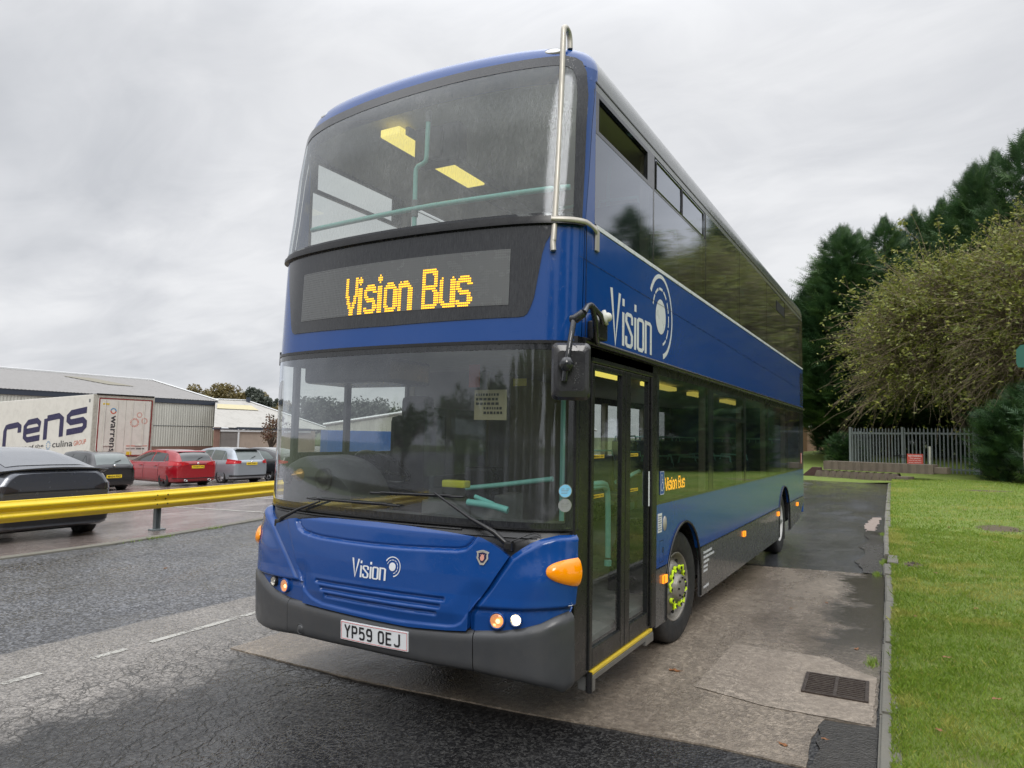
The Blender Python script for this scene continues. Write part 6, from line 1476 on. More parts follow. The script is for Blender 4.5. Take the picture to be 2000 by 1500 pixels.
def hatch_extra(dark_spoiler=True, wiper_=True, badge=True, plate_recess=None, exhaust=False):
    def f(r, k):
        xr = k['xr']
        if dark_spoiler:
            g = []; zt = k['rz']; x0 = k['rx']
            for i in range(17):
                y = -.56+1.12*i/16; g.append([Vector((x0+.16, y, zt+.004)), Vector((x0-.10, y, zt-.015)), Vector((x0-.12, y, zt-.045)), Vector((x0+.02, y, zt-.06))])
            MB().grid(g, True).build('spoiler', k['spo'], r)
        if wiper_: 
            zg = k['zsurf'](xr+.16, .1); mb = MB(); mb.tube([(xr+.05, -.02, zg-.03), (xr+.16, -.28, k['zsurf'](xr+.16, .28)+.03)], .012, 5); mb.build('rear_wiper', BPL, r)
        if badge: mb = MB(); mb.lathe([(.04, -.01), (.04, .012), (.0001, .014)], Matrix.Translation((xr-.008, 0, .93)) @ Matrix.Rotation(-PI/2, 4, 'Y'), 12); mb.build('badge', CHROME, r)
        if exhaust:
            for y in (-.5, .5): mb = MB(); mb.lathe([(.07, -.03), (.07, .02), (.055, .02), (.05, -.03)], Matrix.Translation((xr-.015, y, .30)) @ Matrix.Rotation(-PI/2, 4, 'Y') @ Matrix.Diagonal((.6, 1, 1, 1)), 14); mb.build('tailpipe', CHROME, r)
            mb = MB(); mb.box((xr-.012, -.33, .90), (xr, .33, .915)); mb.build('chrome_strip', CHROME, r)
            for sg in (1, -1):
                mb = MB(); mb.tube([(-1.3, sg*(k['ysurf'](-1.3, 1.0)+.012), .985), (-.4, sg*(k['ysurf'](-.4, .98)+.012), .965), (.9, sg*(k['ysurf'](.9, .93)+.012), .925)], .012, 5); mb.build('chrome_strip', CHROME, r)
        for sg in (1, -1):
            mb = MB()
            for xh in (-.75, .25): mb.box((xh-.09, sg*(k['cr'](4, xh)-.004), .80), (xh+.09, sg*(k['cr'](4, xh)+.03), .835), .01)
            mb.build('door_handle', k['hm'], r); mb = MB()
            for xh in (-.62, .38): mb.tube([(xh-.30, sg*(k['cr'](4, xh)+.0035), .30), (xh-.33, sg*(k['cr'](4, xh)+.0035), .75), (xh-.36, sg*(k['cr'](4, xh)*.965+.006), .93)], .004, 4)
            mb.build('door_seam', BPL, r)
    return f
def hatchprof(L_, h, w, rk=.55, belt=.92):
    a = -L_/2
    return [(a, .36, belt-.12, belt-.06, w*.72, w*.50), (a+.015, .31, belt-.07, belt-.01, w*.82, w*.60), (a+.05, .27, belt-.03, belt+.04, w*.90, w*.69), (a+.12, .24, belt, belt+.13, w*.945, w*.735), (a+.24, .22, belt+.01, belt+.29, w*.975, w*.735), (a+.40, .21, belt+.01, h-.085, w*.99, w*.71), (a+rk, .20, belt+.01, h-.035, w, w*.685), (a+rk+.5, .20, belt, h, w, w*.68), (a+rk+1.2, .20, belt-.01, h, w, w*.67), (a+rk+1.75, .20, belt-.03, h-.05, w, w*.68), (L_/2-1.25, .20, belt-.06, h-.28, w*.995, w*.74), (L_/2-.85, .21, belt-.10, belt+.03, w*.98, w*.78), (L_/2-.4, .24, belt-.18, belt-.12, w*.93, w*.70), (L_/2-.1, .28, belt-.32, belt-.26, w*.82, w*.58), (L_/2, .34, belt-.42, belt-.38, w*.68, w*.42)]
def hatchwins(L_, h, belt, rk):
    a = -L_/2
    return [([(a+rk-.05, belt+.06), (L_/2-1.0, belt+.0)], [(a+rk-.05, belt+.10), (a+rk+.18, h-.16), (a+rk+.9, h-.11)], a+rk-.03, a+rk+.20), ([(a+rk, belt+.05), (L_/2, belt-.02)], [(a+rk, h-.15), (a+rk+1.0, h-.10), (a+rk+1.2, h-.11)], a+rk+.24, a+rk+1.0), ([(a+rk, belt+.04), (L_/2-.9, belt-.01)], [(a+rk+1.0, h-.11), (a+rk+1.5, h-.12), (L_/2-1.25, h-.36), (L_/2-.95, belt+.03)], a+rk+1.07, L_/2-.98)]
def tail_std(z0, z1, a0, w_): return (a0, a0+w_, interp([(a0, z0+.05), (a0+.15, z0+.02), (a0+w_, z0)]), interp([(a0, z1-.04), (a0+.2, z1), (a0+w_, z1+.03)]))
def hx(f, L_, h, rk, spo, hm): return lambda r, k: f(r, {**k, 'rz': h-.03, 'rx': -L_/2+rk-.22, 'spo': spo, 'hm': hm})
RP = pbr('red_car_paint', (.30, .006, .014), .14, coat=1., rain=.3, var=.06); SP_ = pbr('silver_blue_paint', (.34, .38, .42), .2, metal=.4, coat=1., rain=.3, var=.05); KP = pbr('black_car_paint', (.010, .010, .012), .12, coat=1., rain=.3)
LR, HR = 4.30, 1.43
car('parked_hatchback', 'red hatchback with black alloy wheels and yellow plate parked by the trailer', RP, LR, hatchprof(LR, HR, .89, .72, .96), .89, HR, (-20.85-LR/2, 14.5), H_, ALLOYB, 'YN64 YFJ', .33, CARGL, tail=tail_std(.84, 1.0, .40, .78), wins=hatchwins(LR, HR, .96, .72), rg=(-LR/2+.07, -LR/2+.46, .63, .58), lowblack=.36, platez=.80, spokes=5, extra=hx(hatch_extra(True, True, True, None, True), LR, HR, .72, RP, RP))
LS, HS = 4.22, 1.50
car('parked_hatchback', 'silver blue hatchback with red tail lamps parked between the red car and a black car', SP_, LS, hatchprof(LS, HS, .88, .60, .95), .88, HS, (-20.9-LS/2, 17.1), H_, ALLOY, 'PJ09 OMV', .33, CARGL2, tail=tail_std(.84, 1.02, .52, .62), wins=hatchwins(LS, HS, .95, .60), rg=(-LS/2+.07, -LS/2+.42, .62, .56), lowblack=.33, platez=.86, spokes=7, extra=hx(hatch_extra(), LS, HS, .60, BPL, SP_))
LC, HC = 3.75, 1.41
car('parked_hatchback', 'small black hatchback with yellow plate parked left of the red car', KP, LC, hatchprof(LC, HC, .82, .50, .90), .82, HC, (-20.85-LC/2, 11.2), H_, ALLOY, 'MA54 PXZ', .29, CARGL, rearglass=CARGL2, tail=tail_std(.72, .94, .60, .5), wins=hatchwins(LC, HC, .90, .50), rg=(-LC/2+.07, -LC/2+.39, .58, .52), lowblack=.5, platez=.56, extra=hx(hatch_extra(False), LC, HC, .50, KP, KP))
car('parked_saloon', 'black saloon half hidden behind the front corner of the bus', KP, 4.6, [(q[0]*.98, q[1], q[2], q[3], q[4]*.96, q[5]) for q in SALOON], .90, 1.44, (-22.9-.2, 19.55), H_, ALLOY, None, .33, CARGL2, rearglass=CARGL2, tail=tail_std(.80, .95, .55, .5), wins=[([(-1.7, 1.0), (1.1, .92)], [(-1.7, 1.03), (-1.1, 1.29), (-.3, 1.345), (.7, 1.25), (1.05, 1.0)], -1.65, 1.03)], rg=(-1.95, -.75, .60, .54), extra=None)

# ================================================================== GATE, SIGN, STAIRS
GST = pbr('weathered_galvanised', (.21, .235, .25), .5, metal=.35, dirt=.45, vscale=5, var=.18)
def palisade(name, A, B, h, z0, label, cat, posts=(0, 1), pitch=.155, latch=False, gate=False):
    A, B = Vector((*A, z0)), Vector((*B, z0)); d = (B-A); ln = d.length; d.normalize(); n = Vector((d.y, -d.x, 0)); r = empty(name, A, math.atan2(d.y, d.x), label, cat)
    mb = MB(); k = int((ln-.2)/pitch)
    for i in range(k+1):
        x = .12+i*(ln-.24)/k; p = [(-.034, 0), (.034, 0), (.034, h-.12), (.012, h-.03), (0, h), (-.012, h-.03), (-.034, h-.12)]
        mb.prism([(a+x, b) for a, b in p], -.03, -.026, Matrix(((1, 0, 0, 0), (0, 0, 1, 0), (0, 1, 0, 0), (0, 0, 0, 1)))); mb.box((x-.008, -.045, 0.03), (x+.008, -.03, h-.14))
    mb.build('pales', GST, r)
    mb = MB(); mb.box((0, -.022, h-.36), (ln, .03, h-.26), .004); mb.box((0, -.022, .28), (ln, .03, .36), .004); mb.build('rail', GST, r)
    for t in posts:
        mb = MB(); mb.box((t*ln-.06, -.06, -.1), (t*ln+.06, .06, h+.02), .008); mb.build('post', GST, r)
    if latch: mb = MB(); mb.tube([(ln-.35, -.08, .95), (ln+.35, -.08, .95)], .022, 6); mb.box((ln-.10, -.10, .86), (ln+.02, -.06, 1.02), .01); mb.box((ln+.05, -.09, .84), (ln+.30, -.07, .87)); mb.build('latch', DARKVOID, r)
    return r
palisade('palisade_gate', (.15, 40.7), (2.66, 39.9), 2.45, .12, 'left leaf of the grey steel palisade gate, nearest the bus', 'gate', (0,), latch=True)
palisade('palisade_gate', (2.74, 39.86), (5.95, 38.45), 2.45, .14, 'right leaf of the grey steel palisade gate, behind the red sign', 'gate', (0, 1), pitch=.19)
palisade('palisade_fence', (6.05, 38.4), (8.6, 42.0), 2.4, .2, 'grey palisade fence running back from the gate under the trees', 'fence', (0, .5, 1), pitch=.19)
palisade('palisade_fence', (.1, 40.75), (.9, 47), 2.2, .2, 'grey palisade fence running back from the left gate post', 'fence', (.5, 1), pitch=.19)
mb = MB(); mb.tube([(3.92, 37.0, 0), (3.92, 37.0, 1.62)], .055, 10); mb.build('white_post', pbr('pale_post', (.50, .50, .44), .6, dirt=.4), label='pale round post standing beside the red sign', cat='post')
sg_ = empty('warning_sign', (3.30, 37.6, .62), math.radians(-12), 'small red warning sign fixed to the palisade gate', 'sign')
mb = MB(); mb.box((-.36, -.08, 0), (.36, -.06, .60), .004); mb.build('panel', pbr('faded_red', (.50, .075, .055), .5), sg_)
for i, (s_, w_, h_) in enumerate((('NO PARKING', .60, .085), ('This entrance', .48, .05), ('must be kept clear', .56, .05), ('access required at', .56, .05), ('all times', .40, .05))):
    text_part('sign_lettering', s_, lambda u, v, o: Vector((-w_/2+w_*u, -.083, .46-i*.105+h_*v)), WHITE, sg_, bold=.01)
mb = MB(); mb.add([(0, 0, 0)], []); 
sgn = empty('green_sign', (4.41, 8.05, 0), math.radians(-20), 'edge of a green sign board on a post at the right edge of the photo', 'sign')
# precast concrete stair flights lying on their side
STC = pbr('mossy_precast', (.125, .10, .075), .85, var=.3, vscale=3, bmp=.6, bscale=14, dirt=.45)
def stair_flight(loc, rz, n, flip, label, ln=.33):
    r = empty('stair_flight', loc, rz, label, 'concrete stairs')
    mb = MB(); H = .40
    if not flip:
        p = [(0, 0), (n*ln, 0)]
        for k in range(n, 0, -1): p += [(k*ln, .06), (k*ln-ln*.42, .40), (k*ln-ln*.58, .40)]
        p += [(0, .06)]; mb.prism(p, -.95, 0, Matrix(((1, 0, 0, 0), (0, 0, -1, 0), (0, 1, 0, 0), (0, 0, 0, 1))))
    else:
        p = []
        for k in range(n): p += [(k*ln, 0), (k*ln+ln*.5, -.07 if k % 3 else -.04)]
        p += [(n*ln, 0), (n*ln, .9), (0, .9)]; mb.prism(p, 0, .40)
    mb.build('flight', STC, r)
    mb = MB(); mb.box((n*ln, .1, .03), (n*ln+.5, .8, .30), .02); mb.build('landing_end', STC, r); return r
stair_flight((-.95, 33.0, .0), math.radians(-20), 11, False, 'lower stepped concrete stair flight lying on its side in front of the gate')
stair_flight((-.55, 33.25, .44), math.radians(-15), 14, True, 'upper stepped concrete stair flight stacked on another in front of the gate')
mb = MB(); mb.prism([(0, 0), (.95, 0), (.95, .50), (.55, .50)], 0, .5, Matrix.Translation((-1.6, 33.2, .02)) @ Matrix(((1, 0, 0, 0), (0, 0, 1, 0), (0, 1, 0, 0), (0, 0, 0, 1)))); mb.build('ramp_block', pbr('dark_maroon', (.05, .022, .02), .7), label='dark wedge block at the left end of the stair stack', cat='block')

# ================================================================== TREES
def leafmat(name, c1, c2, c3, trans=.25, rough=.5):
    m, t, o = newmat(name); p = N(t, 'ShaderNodeBsdfPrincipled', i_Roughness=rough); at = N(t, 'ShaderNodeAttribute', attribute_name='tone'); r = N(t, 'ShaderNodeValToRGB'); L(t, at.outputs['Fac'], r.inputs[0])
    el = r.color_ramp.elements; el[0].color = (*c1, 1); el[1].color = (*c3, 1); e = el.new(.5); e.color = (*c2, 1); L(t, r.outputs[0], p.inputs['Base Color'])
    tl = N(t, 'ShaderNodeBsdfTranslucent'); L(t, r.outputs[0], tl.inputs[0]); ms = N(t, 'ShaderNodeMixShader'); ms.inputs[0].default_value = trans; L(t, p.outputs[0], ms.inputs[1]); L(t, tl.outputs[0], ms.inputs[2]); L(t, ms.outputs[0], o.inputs[0]); return m
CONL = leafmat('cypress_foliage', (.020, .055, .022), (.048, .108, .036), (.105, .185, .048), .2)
BUSHL = leafmat('yellowing_leaves', (.10, .13, .032), (.21, .235, .05), (.40, .40, .09), .35)
AUTL = leafmat('autumn_leaves', (.10, .085, .03), (.17, .13, .05), (.20, .17, .06), .2)
BARK = pbr('bark', (.09, .07, .05), .9, var=.3, vscale=6, bmp=.5, bscale=20); TWIG = pbr('pale_twigs', (.25, .20, .13), .8, var=.3, vscale=3)
def frond_unit(rg, ns=9):
    """a flat feathery spray, length 1 along +x, as triangles"""
    T = []
    for i in range(ns):
        t = (i+.5)/ns; l = .42*(1-t)**.6*(.7+.5*rg.random())+.05
        for s_ in (1, -1):
            a = .75+.25*rg.random(); bx, by, bz = t, 0, .12*t*t; dx, dy, dz = math.cos(a)*l, s_*math.sin(a)*l, .05*rg.normal()-.06*l
            w_ = .045*(1.2-t); T.append(((bx-w_, by, bz), (bx+w_, by, bz), (bx+dx, by+dy, bz+dz)))
            mx, my = bx+dx*.45, by+dy*.45; T.append(((mx-w_*.6, my, bz+dz*.4), (mx+w_*.6, my, bz+dz*.4), (mx+dx*.25+.13, my+dy*.08, bz+dz+.02)))
    T.append(((0, -.02, 0), (0, .02, 0), (1.05, 0, .14))); return np.array(T)      # (k,3,3)
def conifer_mesh(seed, h, rad, n, lmin=.6, lmax=1.2, spires=1, low=.02, shape='cone'):
    rg = np.random.default_rng(seed); U = [frond_unit(rg) for _ in range(5)]; V = []; C = []
    sp = [(0, 0, 1.0)]+[(rad*.45*math.cos(a), rad*.45*math.sin(a), rg.uniform(.78, .95)) for a in rg.uniform(0, 6.28, spires-1)]
    per = n//len(sp)
    for (sx, sy, sh) in sp:
        H = h*sh; rr_ = rad*(1.0 if (sx == 0 and sy == 0) else .72)
        t = rg.random(per)**.85*(1-low)+low
        prof_ = np.where(t < .30, .25+.75*(t/.30)**2, (1-(np.clip(t-.30, 0, 1)/.70)**1.9))*.95+.05 if shape == 'cone' else np.sqrt(np.clip(1-((t-.45)/.58)**2, 0.02, 1))
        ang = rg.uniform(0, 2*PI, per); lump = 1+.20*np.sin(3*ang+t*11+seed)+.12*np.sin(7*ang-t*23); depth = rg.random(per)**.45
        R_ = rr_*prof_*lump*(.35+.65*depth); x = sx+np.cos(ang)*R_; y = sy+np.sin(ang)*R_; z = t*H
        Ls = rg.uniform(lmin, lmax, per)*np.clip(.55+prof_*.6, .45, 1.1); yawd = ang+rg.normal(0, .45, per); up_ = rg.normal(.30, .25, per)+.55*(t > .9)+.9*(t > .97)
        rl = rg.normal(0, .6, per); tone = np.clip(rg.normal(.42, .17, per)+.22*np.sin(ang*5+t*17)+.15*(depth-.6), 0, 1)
        for i in range(per):
            u = U[i % 5]; cy_, sy_ = math.cos(yawd[i]), math.sin(yawd[i]); cp, sp_ = math.cos(up_[i]), math.sin(up_[i]); cr, sr = math.cos(rl[i]), math.sin(rl[i])
            Rm = np.array([[cy_*cp, -sy_*cr-cy_*sp_*sr, sy_*sr-cy_*sp_*cr], [sy_*cp, cy_*cr-sy_*sp_*sr, -cy_*sr-sy_*sp_*cr], [sp_, cp*sr, cp*cr]])
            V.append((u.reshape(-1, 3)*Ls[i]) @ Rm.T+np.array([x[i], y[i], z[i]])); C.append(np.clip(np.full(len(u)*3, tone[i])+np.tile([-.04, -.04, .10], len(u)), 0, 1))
    V = np.concatenate(V); C = np.concatenate(C); return V, np.arange(len(V)).reshape(-1, 3), C
def trunk_mb(h, r0, lean=0, seed=1):
    q = random.Random(seed); mb = MB(); pts = [(lean*t*t*h+q.uniform(-.05, .05), q.uniform(-.05, .05), t*h) for t in [i/7 for i in range(8)]]; mb.tube(pts, [r0*(1-.85*i/7) for i in range(8)], 9)
    for k in range(14):
        t = q.uniform(.12, .9); a = q.uniform(0, 6.28); l = q.uniform(.8, 1.8)*(1.1-t)*1.3; mb.tube([(0, 0, t*h), (math.cos(a)*l*.5, math.sin(a)*l*.5, t*h+.15*l), (math.cos(a)*l, math.sin(a)*l, t*h+.5*l)], [r0*.3*(1-t*.6), r0*.2*(1-t*.6), .012], 5)
    return mb
protos = {}
def proto_conifer(key, *a, **k): protos[key] = conifer_mesh(*a, **k)
proto_conifer('A', 11, 16.5, 3.7, 7500, .7, 1.5, spires=5, low=.19); proto_conifer('B', 23, 15.0, 3.3, 6500, .7, 1.5, spires=4); proto_conifer('C', 31, 11, 1.7, 3000, .5, 1.0, spires=2, shape='col')
proto_conifer('Y', 47, 3.7, 1.7, 2000, .35, .75, spires=3, shape='col')
made = {}
def conifer(key, x, y, z, s_, rz, label, group, sz=None, parent_loc=None):
    r = empty('cypress' if key != 'Y' else 'yew', (x, y, z), rz, label, 'tree', group); r.scale = (s_, s_, sz or s_)
    if key not in made:
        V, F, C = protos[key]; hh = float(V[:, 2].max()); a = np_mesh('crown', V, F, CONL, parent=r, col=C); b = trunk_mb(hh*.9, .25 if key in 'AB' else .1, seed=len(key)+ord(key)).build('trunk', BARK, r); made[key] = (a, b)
    else:
        for q in made[key]: c = q.copy(); COL.objects.link(c); c.parent = r
    return r
G1 = 'cypress trees along the right side'
CL = [('A', 1652, 49, 448, 1.2, 'leftmost cypress of the row, nearest the bus tail'), ('B', 1685, 53, 455, 1.0, 'second cypress from the bus, its feathery tip bent right'), ('A', 1735, 50, 430, .95, 'third cypress from the bus, twin tipped'), ('B', 1795, 52, 410, 1.0, 'fourth cypress from the bus with a thin pointed tip'),
 ('B', 1658, 55, 500, 1.0, 'lower cypress filling between the first and second tips'), ('A', 1765, 55, 462, 1.0, 'lower cypress between the twin tipped one and the thin tipped one'), ('A', 1828, 54, 436, .95, 'lower cypress just right of the thin tipped one'),
 ('A', 1850, 50, 395, 1.0, 'fifth cypress from the bus, behind the middle of the twiggy tree'), ('B', 1905, 48, 335, 1.1, 'sixth cypress from the bus, where the row steps up'), ('A', 1960, 46, 300, 1.1, 'cypress second from the right edge of the photo'), ('B', 2020, 43, 255, 1.2, 'tallest cypress, cut by the right edge of the photo')]
def at(px, depth):
    rr_ = (px-1000)/1378.4*depth; return (3.02+rr_*.8716-depth*.4901, -3.55+rr_*.4901+depth*.8716)
for i, (kx, px, dp, top, s_, lb) in enumerate(CL):
    x, y = at(px, dp); hor = 828.7+px*.01985; hz_ = 1.8+(hor-top)/1378.4*dp*1.03; conifer(kx, x, y, .3, s_, i*1.3, lb, G1, sz=(hz_-.3)/(16.9 if kx == 'A' else 15.6))
for i, (kx, x, y, s_, rz) in enumerate([('A', 17.0, 44.5, 1.08, 3.2), ('B', 20.6, 40.0, 1.12, 4), ('A', 24, 35, .98, 5.1), ('B', 27, 29, 1.05, 2.5), ('A', 28.5, 22, .95, 1.1), ('B', 29.5, 14.5, 1.0, .3), ('A', 30, 7, .95, 4.4)]):
    conifer(kx, x, y, .3, s_, rz, 'tall cypress outside the right edge of the view, reflected in the bus windows', 'cypress trees reflected in the bus')
for i, (x, y, s_, rz) in enumerate([(13.5, -11.8, .95, 0), (16.5, -12.5, 1.0, 2), (10.5, -17.0, .85, 3), (21.5, -8, 1.1, 3), (7.0, -24.0, .62, 4), (4.4, -26.5, .58, .5), (1.8, -28, .5, 1.5), (-.6, -29.5, .52, 2.2), (-3.4, -31, .42, .9), (-6, -32, .45, 3.9), (-9, -33, .38, 5.2), (-12, -34, .36, 1.2)]):
    conifer('C', x, y, .0, s_, rz, 'slim cypress behind the camera, reflected in the windscreen', 'slim cypresses reflected in the windscreen')
conifer('Y', 7.75, 34.0, .10, 1.1, 0, 'dark low yew bush at the right edge of the lawn', 'yews'); conifer('Y', 9.3, 31.0, .10, 1.25, 2, 'dark yew bush half outside the right edge behind the pale stem', 'yews')
conifer('Y', *at(1648, 43), .15, .55, 4, 'small dark bush under the first cypress beside the gate', 'yews')
mb = MB(); mb.tube([(6.98, 30.2, .1), (6.93, 30.25, 1.4), (6.96, 30.2, 2.6)], [.05, .045, .03], 7); mb.build('bare_stem', pbr('pale_stem', (.30, .27, .24), .7), label='thin pale bare stem rising at the right edge of the lawn', cat='stem')

# twiggy half-bare tree over the gate
def twig_tree(seed, cx, cy, cz, rx, ry, rz_, ntw, nleaf):
    rg = np.random.default_rng(seed); tv, tf = [], []; off = 0; base = np.array([cx+1.2, cy+1.0, 0.]); tips = []
    TS = [np.array([cx+1.2, cy+1.0, .1])]
    for k in range(ntw):
        # hub inside the crown -> a long drooping shoot to the outer surface
        a = rg.uniform(0, 2*PI); el_ = math.asin(rg.uniform(-.75, 1)); rr_ = rg.uniform(.55, 1.0)
        d = np.array([math.cos(a)*math.cos(el_)*rx, math.sin(a)*math.cos(el_)*ry, math.sin(el_)*rz_])
        lump = 1+.16*math.sin(3*a+2*el_)+.13*math.sin(5*a-4*el_+1)+.07*math.sin(11*a+9*el_); c0 = np.array([cx, cy, cz]); p0 = c0+d*rg.uniform(.35, .8)*.9; p1 = c0+d*rr_*lump+rg.normal(0, .75, 3)
        mid_ = (p0+p1)/2+np.array([0, 0, .35+.25*rg.random()])+rg.normal(0, .38, 3); n = 6
        pts = [(1-t)**2*p0+2*t*(1-t)*mid_+t*t*p1+np.array([0, 0, -.25*t**3]) for t in np.linspace(0, 1, n)]
        r0 = rg.uniform(.010, .024); ax = np.cross(p1-p0, [0, 0, 1.0]); ax /= np.linalg.norm(ax)+1e-6; bx = np.cross(ax, p1-p0); bx /= np.linalg.norm(bx)+1e-6
        jit = rg.normal(0, .06, (n, 3)); 
        for i, q in enumerate(pts):
            q = q+jit[i]; pts[i] = q; rr2 = r0*(1-.75*i/(n-1))
            for j in range(3): g = 2*PI*j/3; tv.append(q+ax*math.cos(g)*rr2+bx*math.sin(g)*rr2)
        for i in range(n-1):
            for j in range(3): a0, a1 = off+i*3+j, off+i*3+(j+1) % 3; tf.append((a0, a1, a1+3, a0+3))
        off += n*3; tips.append((pts[2], pts[-1])) 
        for s_ in range(2):
            i0 = rg.integers(1, n-1); q0 = pts[i0]; dr = (p1-p0)/np.linalg.norm(p1-p0)+rg.normal(0, .6, 3); l = rg.uniform(.35, .9); q1 = q0+dr/np.linalg.norm(dr)*l*.5+rg.normal(0, .05, 3); q2 = q0+dr/np.linalg.norm(dr)*l+np.array([0, 0, .15*rg.random()])
            for i, q in enumerate((q0, q1, q2)):
                rr2 = r0*.5*(1-.4*i)
                for j in range(3): g = 2*PI*j/3; tv.append(q+ax*math.cos(g)*rr2+bx*math.sin(g)*rr2)
            for i in range(2):
                for j in range(3): a0, a1 = off+i*3+j, off+i*3+(j+1) % 3; tf.append((a0, a1, a1+3, a0+3))
            off += 9; tips.append((q1, q2))
    P0 = np.array([t[0] for t in tips]); P1 = np.array([t[1] for t in tips]); m_ = len(tips)
    hub = rg.random(m_); wgt = (.12+.88*np.clip(np.sin(P1[:, 0]*1.9+P1[:, 2]*1.3)*np.sin(P1[:, 1]*1.3-P1[:, 2]*1.7+P1[:, 0])+.45, 0, 1.4))*(.35+.9*np.clip((P1[:, 2]-cz)/rz_*.5+.5+.25*(P1[:, 0]-cx)/rx, 0, 1)); wgt /= wgt.sum()
    idx = rg.choice(m_, nleaf, p=wgt); t = rg.random((nleaf, 1)); c = P0[idx]*(1-t)+P1[idx]*t+rg.normal(0, .10, (nleaf, 3)); a = rg.normal(0, 1, (nleaf, 3)); a[:, 2] *= .5; a /= np.linalg.norm(a, axis=1)[:, None]; b = np.cross(a, rg.normal(0, 1, (nleaf, 3))); b /= np.linalg.norm(b, axis=1)[:, None]+1e-6
    l = rg.uniform(.06, .13, (nleaf, 1)); V = np.stack([c-a*l, c+b*l*.45, c+a*l, c-b*l*.45], 1).reshape(-1, 3)
    return np.array(tv), np.array(tf), V, np.arange(nleaf*4).reshape(-1, 4), np.repeat(np.clip(rg.normal(.5, .22, nleaf), 0, 1), 4)
def build_twig(label, seed, c, rad, ntw, nl, group=None):
    r = empty('twiggy_tree', (c[0]+1.2, c[1]+1.0, .15), 0, label, 'tree', group)
    tv, tf, lv, lf, lc = twig_tree(seed, *c, *rad, ntw, nl); o_ = np.array(r.location)
    np_mesh('twigs', tv-o_, tf, TWIG, parent=r); np_mesh('leaves', lv-o_, lf, BUSHL, parent=r, col=lc)
    mb = MB(); q = random.Random(seed)
    for k in range(7):
        a = q.uniform(0, 6.28); tp = Vector((c[0]+rad[0]*.45*math.cos(a)-o_[0], c[1]+rad[1]*.45*math.sin(a)-o_[1], c[2]+q.uniform(-.5, 1.5)-.15)); mb.tube([(q.uniform(-.2, .2), q.uniform(-.2, .2), -.1), tuple(tp*.4+Vector((0, 0, .6))), tuple(tp)], [.16, .10, .04], 7)
    mb.build('trunk', BARK, r); return r
build_twig('half bare twiggy tree with yellow green leaves overhanging the gate', 5, (5.4, 39.4, 6.9), (5.8, 3.4, 5.0), 4000, 70000)
build_twig('leafier yellow green twiggy tree filling the right edge above the yews', 9, (9.2, 35.6, 7.3), (4.6, 3.4, 5.4), 4000, 46000)
# leafy broadleaf clumps on the skyline
def leaf_tree(x, y, z, R_, H_t, label, mat, seed, n=5200, group='trees on the skyline', ls=.28):
    rg = np.random.default_rng(seed); r = empty('broadleaf_tree', (x, y, z), 0, label, 'tree', group)
    nc = 16; cen = np.stack([rg.normal(0, R_*.42, nc), rg.normal(0, R_*.42, nc), rg.uniform(.42, .92, nc)*H_t], 1); cen[:, 0:2] *= (1.15-.5*(cen[:, 2:3]/H_t-.4)); cr = rg.uniform(.20, .36, nc)*R_*1.1
    i = rg.integers(0, nc, n); d = rg.normal(0, 1, (n, 3)); d /= np.linalg.norm(d, axis=1)[:, None]; c = cen[i]+d*cr[i][:, None]*(rg.random((n, 1))**.4); a = rg.normal(0, 1, (n, 3)); a /= np.linalg.norm(a, axis=1)[:, None]; b = np.cross(a, rg.normal(0, 1, (n, 3))); b /= np.linalg.norm(b, axis=1)[:, None]
    l = ls*rg.uniform(.6, 1.3, (n, 1)); V = np.stack([c-a*l, c+b*l*.6, c+a*l, c-b*l*.6], 1).reshape(-1, 3); np_mesh('crown', V, np.arange(4*n).reshape(-1, 4), mat, parent=r, col=np.repeat(np.clip(rg.normal(.5, .2, n)+rg.normal(0, .12, nc)[i], 0, 1), 4))
    mb = MB(); mb.tube([(0, 0, 0), (.1, 0, H_t*.3), (0, .1, H_t*.7)], [R_*.07, R_*.05, .05], 8)
    for k in range(nc): mb.tube([(0, 0, H_t*.25), tuple(Vector(cen[k])*.6+Vector((0, 0, H_t*.1))), tuple(cen[k])], [R_*.035, R_*.02, .03], 5)
    mb.build('trunk', BARK, r)
def at(px, depth):
    rr_ = (px-1000)/1378.4*depth; return (3.02+rr_*.8716-depth*.4901, -3.55+rr_*.4901+depth*.8716)
PINEL = leafmat('grey_pine', (.05, .065, .05), (.08, .095, .075), (.11, .12, .09), .2)
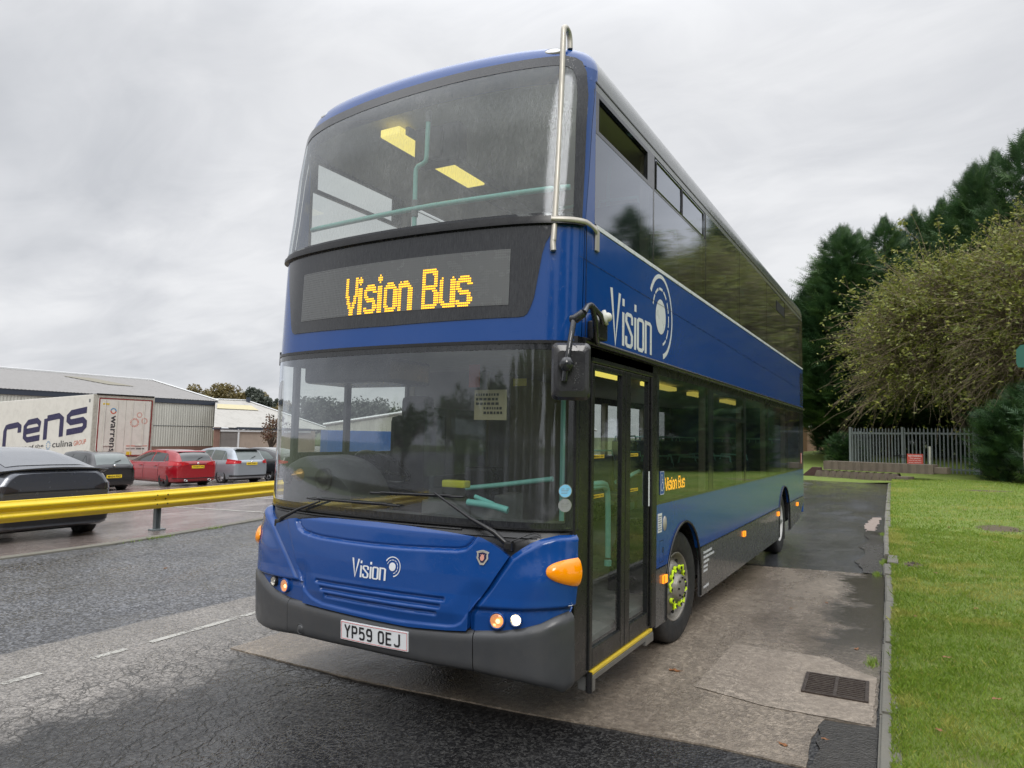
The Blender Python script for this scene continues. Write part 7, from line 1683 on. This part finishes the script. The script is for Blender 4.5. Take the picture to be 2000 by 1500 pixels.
for i, (px, dp, top, R_, mt, lb) in enumerate([(407, 150, 752, 6.5, AUTL, 'golden brown tree, leftmost and rounded, above the shed roof'), (432, 155, 760, 6, AUTL, 'brown domed tree second from the left above the shed roof'), (455, 150, 768, 5.5, AUTL, 'brown tree in the middle of the skyline trees'), (473, 150, 768, 5, AUTL, 'brown tree just left of the dark pine on the skyline'), (497, 130, 758, 3.6, PINEL, 'dark loose pine standing highest right of the shed ridge'), (512, 140, 790, 4.5, PINEL, 'low grey tree right of the pine'), (528, 130, 777, 3.8, PINEL, 'grey tree beside the bus corner on the skyline'), (548, 120, 790, 4.5, AUTL, 'brownish tree partly behind the bus corner')]):
    x, y = at(px, dp); hor = 828.7+px*.01985; topz = 1.8+(hor-top)/1378.4*dp; leaf_tree(x, y, -1, R_, topz+1, lb, mt, 60+i)
for i, (px, dp) in enumerate([(575, 120), (600, 110), (640, 125), (665, 120), (700, 115), (735, 120), (770, 115), (820, 120)]):
    x, y = at(px, dp); leaf_tree(x, y, -1, 5, 6.5+i % 3, 'tree seen small through the bus windows beyond the sheds', PINEL, 80+i, 2200, 'trees seen through the bus')
# low shrub beside the shed corner
x, y = at(533, 62); leaf_tree(x, y, -1, 1.6, 4.2, 'thin reddish shrub in front of the shed beside the bus corner', leafmat('reddish_leaves', (.06, .06, .03), (.12, .05, .03), (.16, .12, .05), .2), 99, 900, 'shrubs', .10)
# green sign board at the right edge
mb = MB(); mb.prism([(-.085, 0), (-.105, .06), (-.10, .24), (-.05, .30), (.5, .33), (.5, -.05)], 0, .03, Matrix.Translation((-.0, 0, 2.84)) @ Matrix(((1, 0, 0, 0), (0, 0, 1, 0), (0, 1, 0, 0), (0, 0, 0, 1)))); mb.build('board', pbr('sign_green', (.045, .16, .12), .5), sgn)
mb = MB(); mb.tube([(.42, .06, 0), (.42, .06, 3.15)], .03, 8); mb.build('post', GST, sgn)

# behind the camera: what the windscreen mirrors
for i, (x, y, R_, h_) in enumerate([(4, -46, 6, 8), (14, -42, 6, 9), (24, -32, 5.5, 10), (-8, -50, 6, 6.5), (-20, -52, 6, 5), (34, -18, 6, 9), (-34, -50, 6, 4.5)]):
    leaf_tree(x, y, 0, R_, h_, 'bushy tree behind the camera, mirrored in the windscreen', CONL, 120+i, 2600, 'trees mirrored in the windscreen', .32)
palisade('palisade_fence', (-7, -24), (9, -20), 2.2, 0, 'palisade fence behind the camera, mirrored in the windscreen', 'fence', (0, .25, .5, .75, 1), pitch=.2)
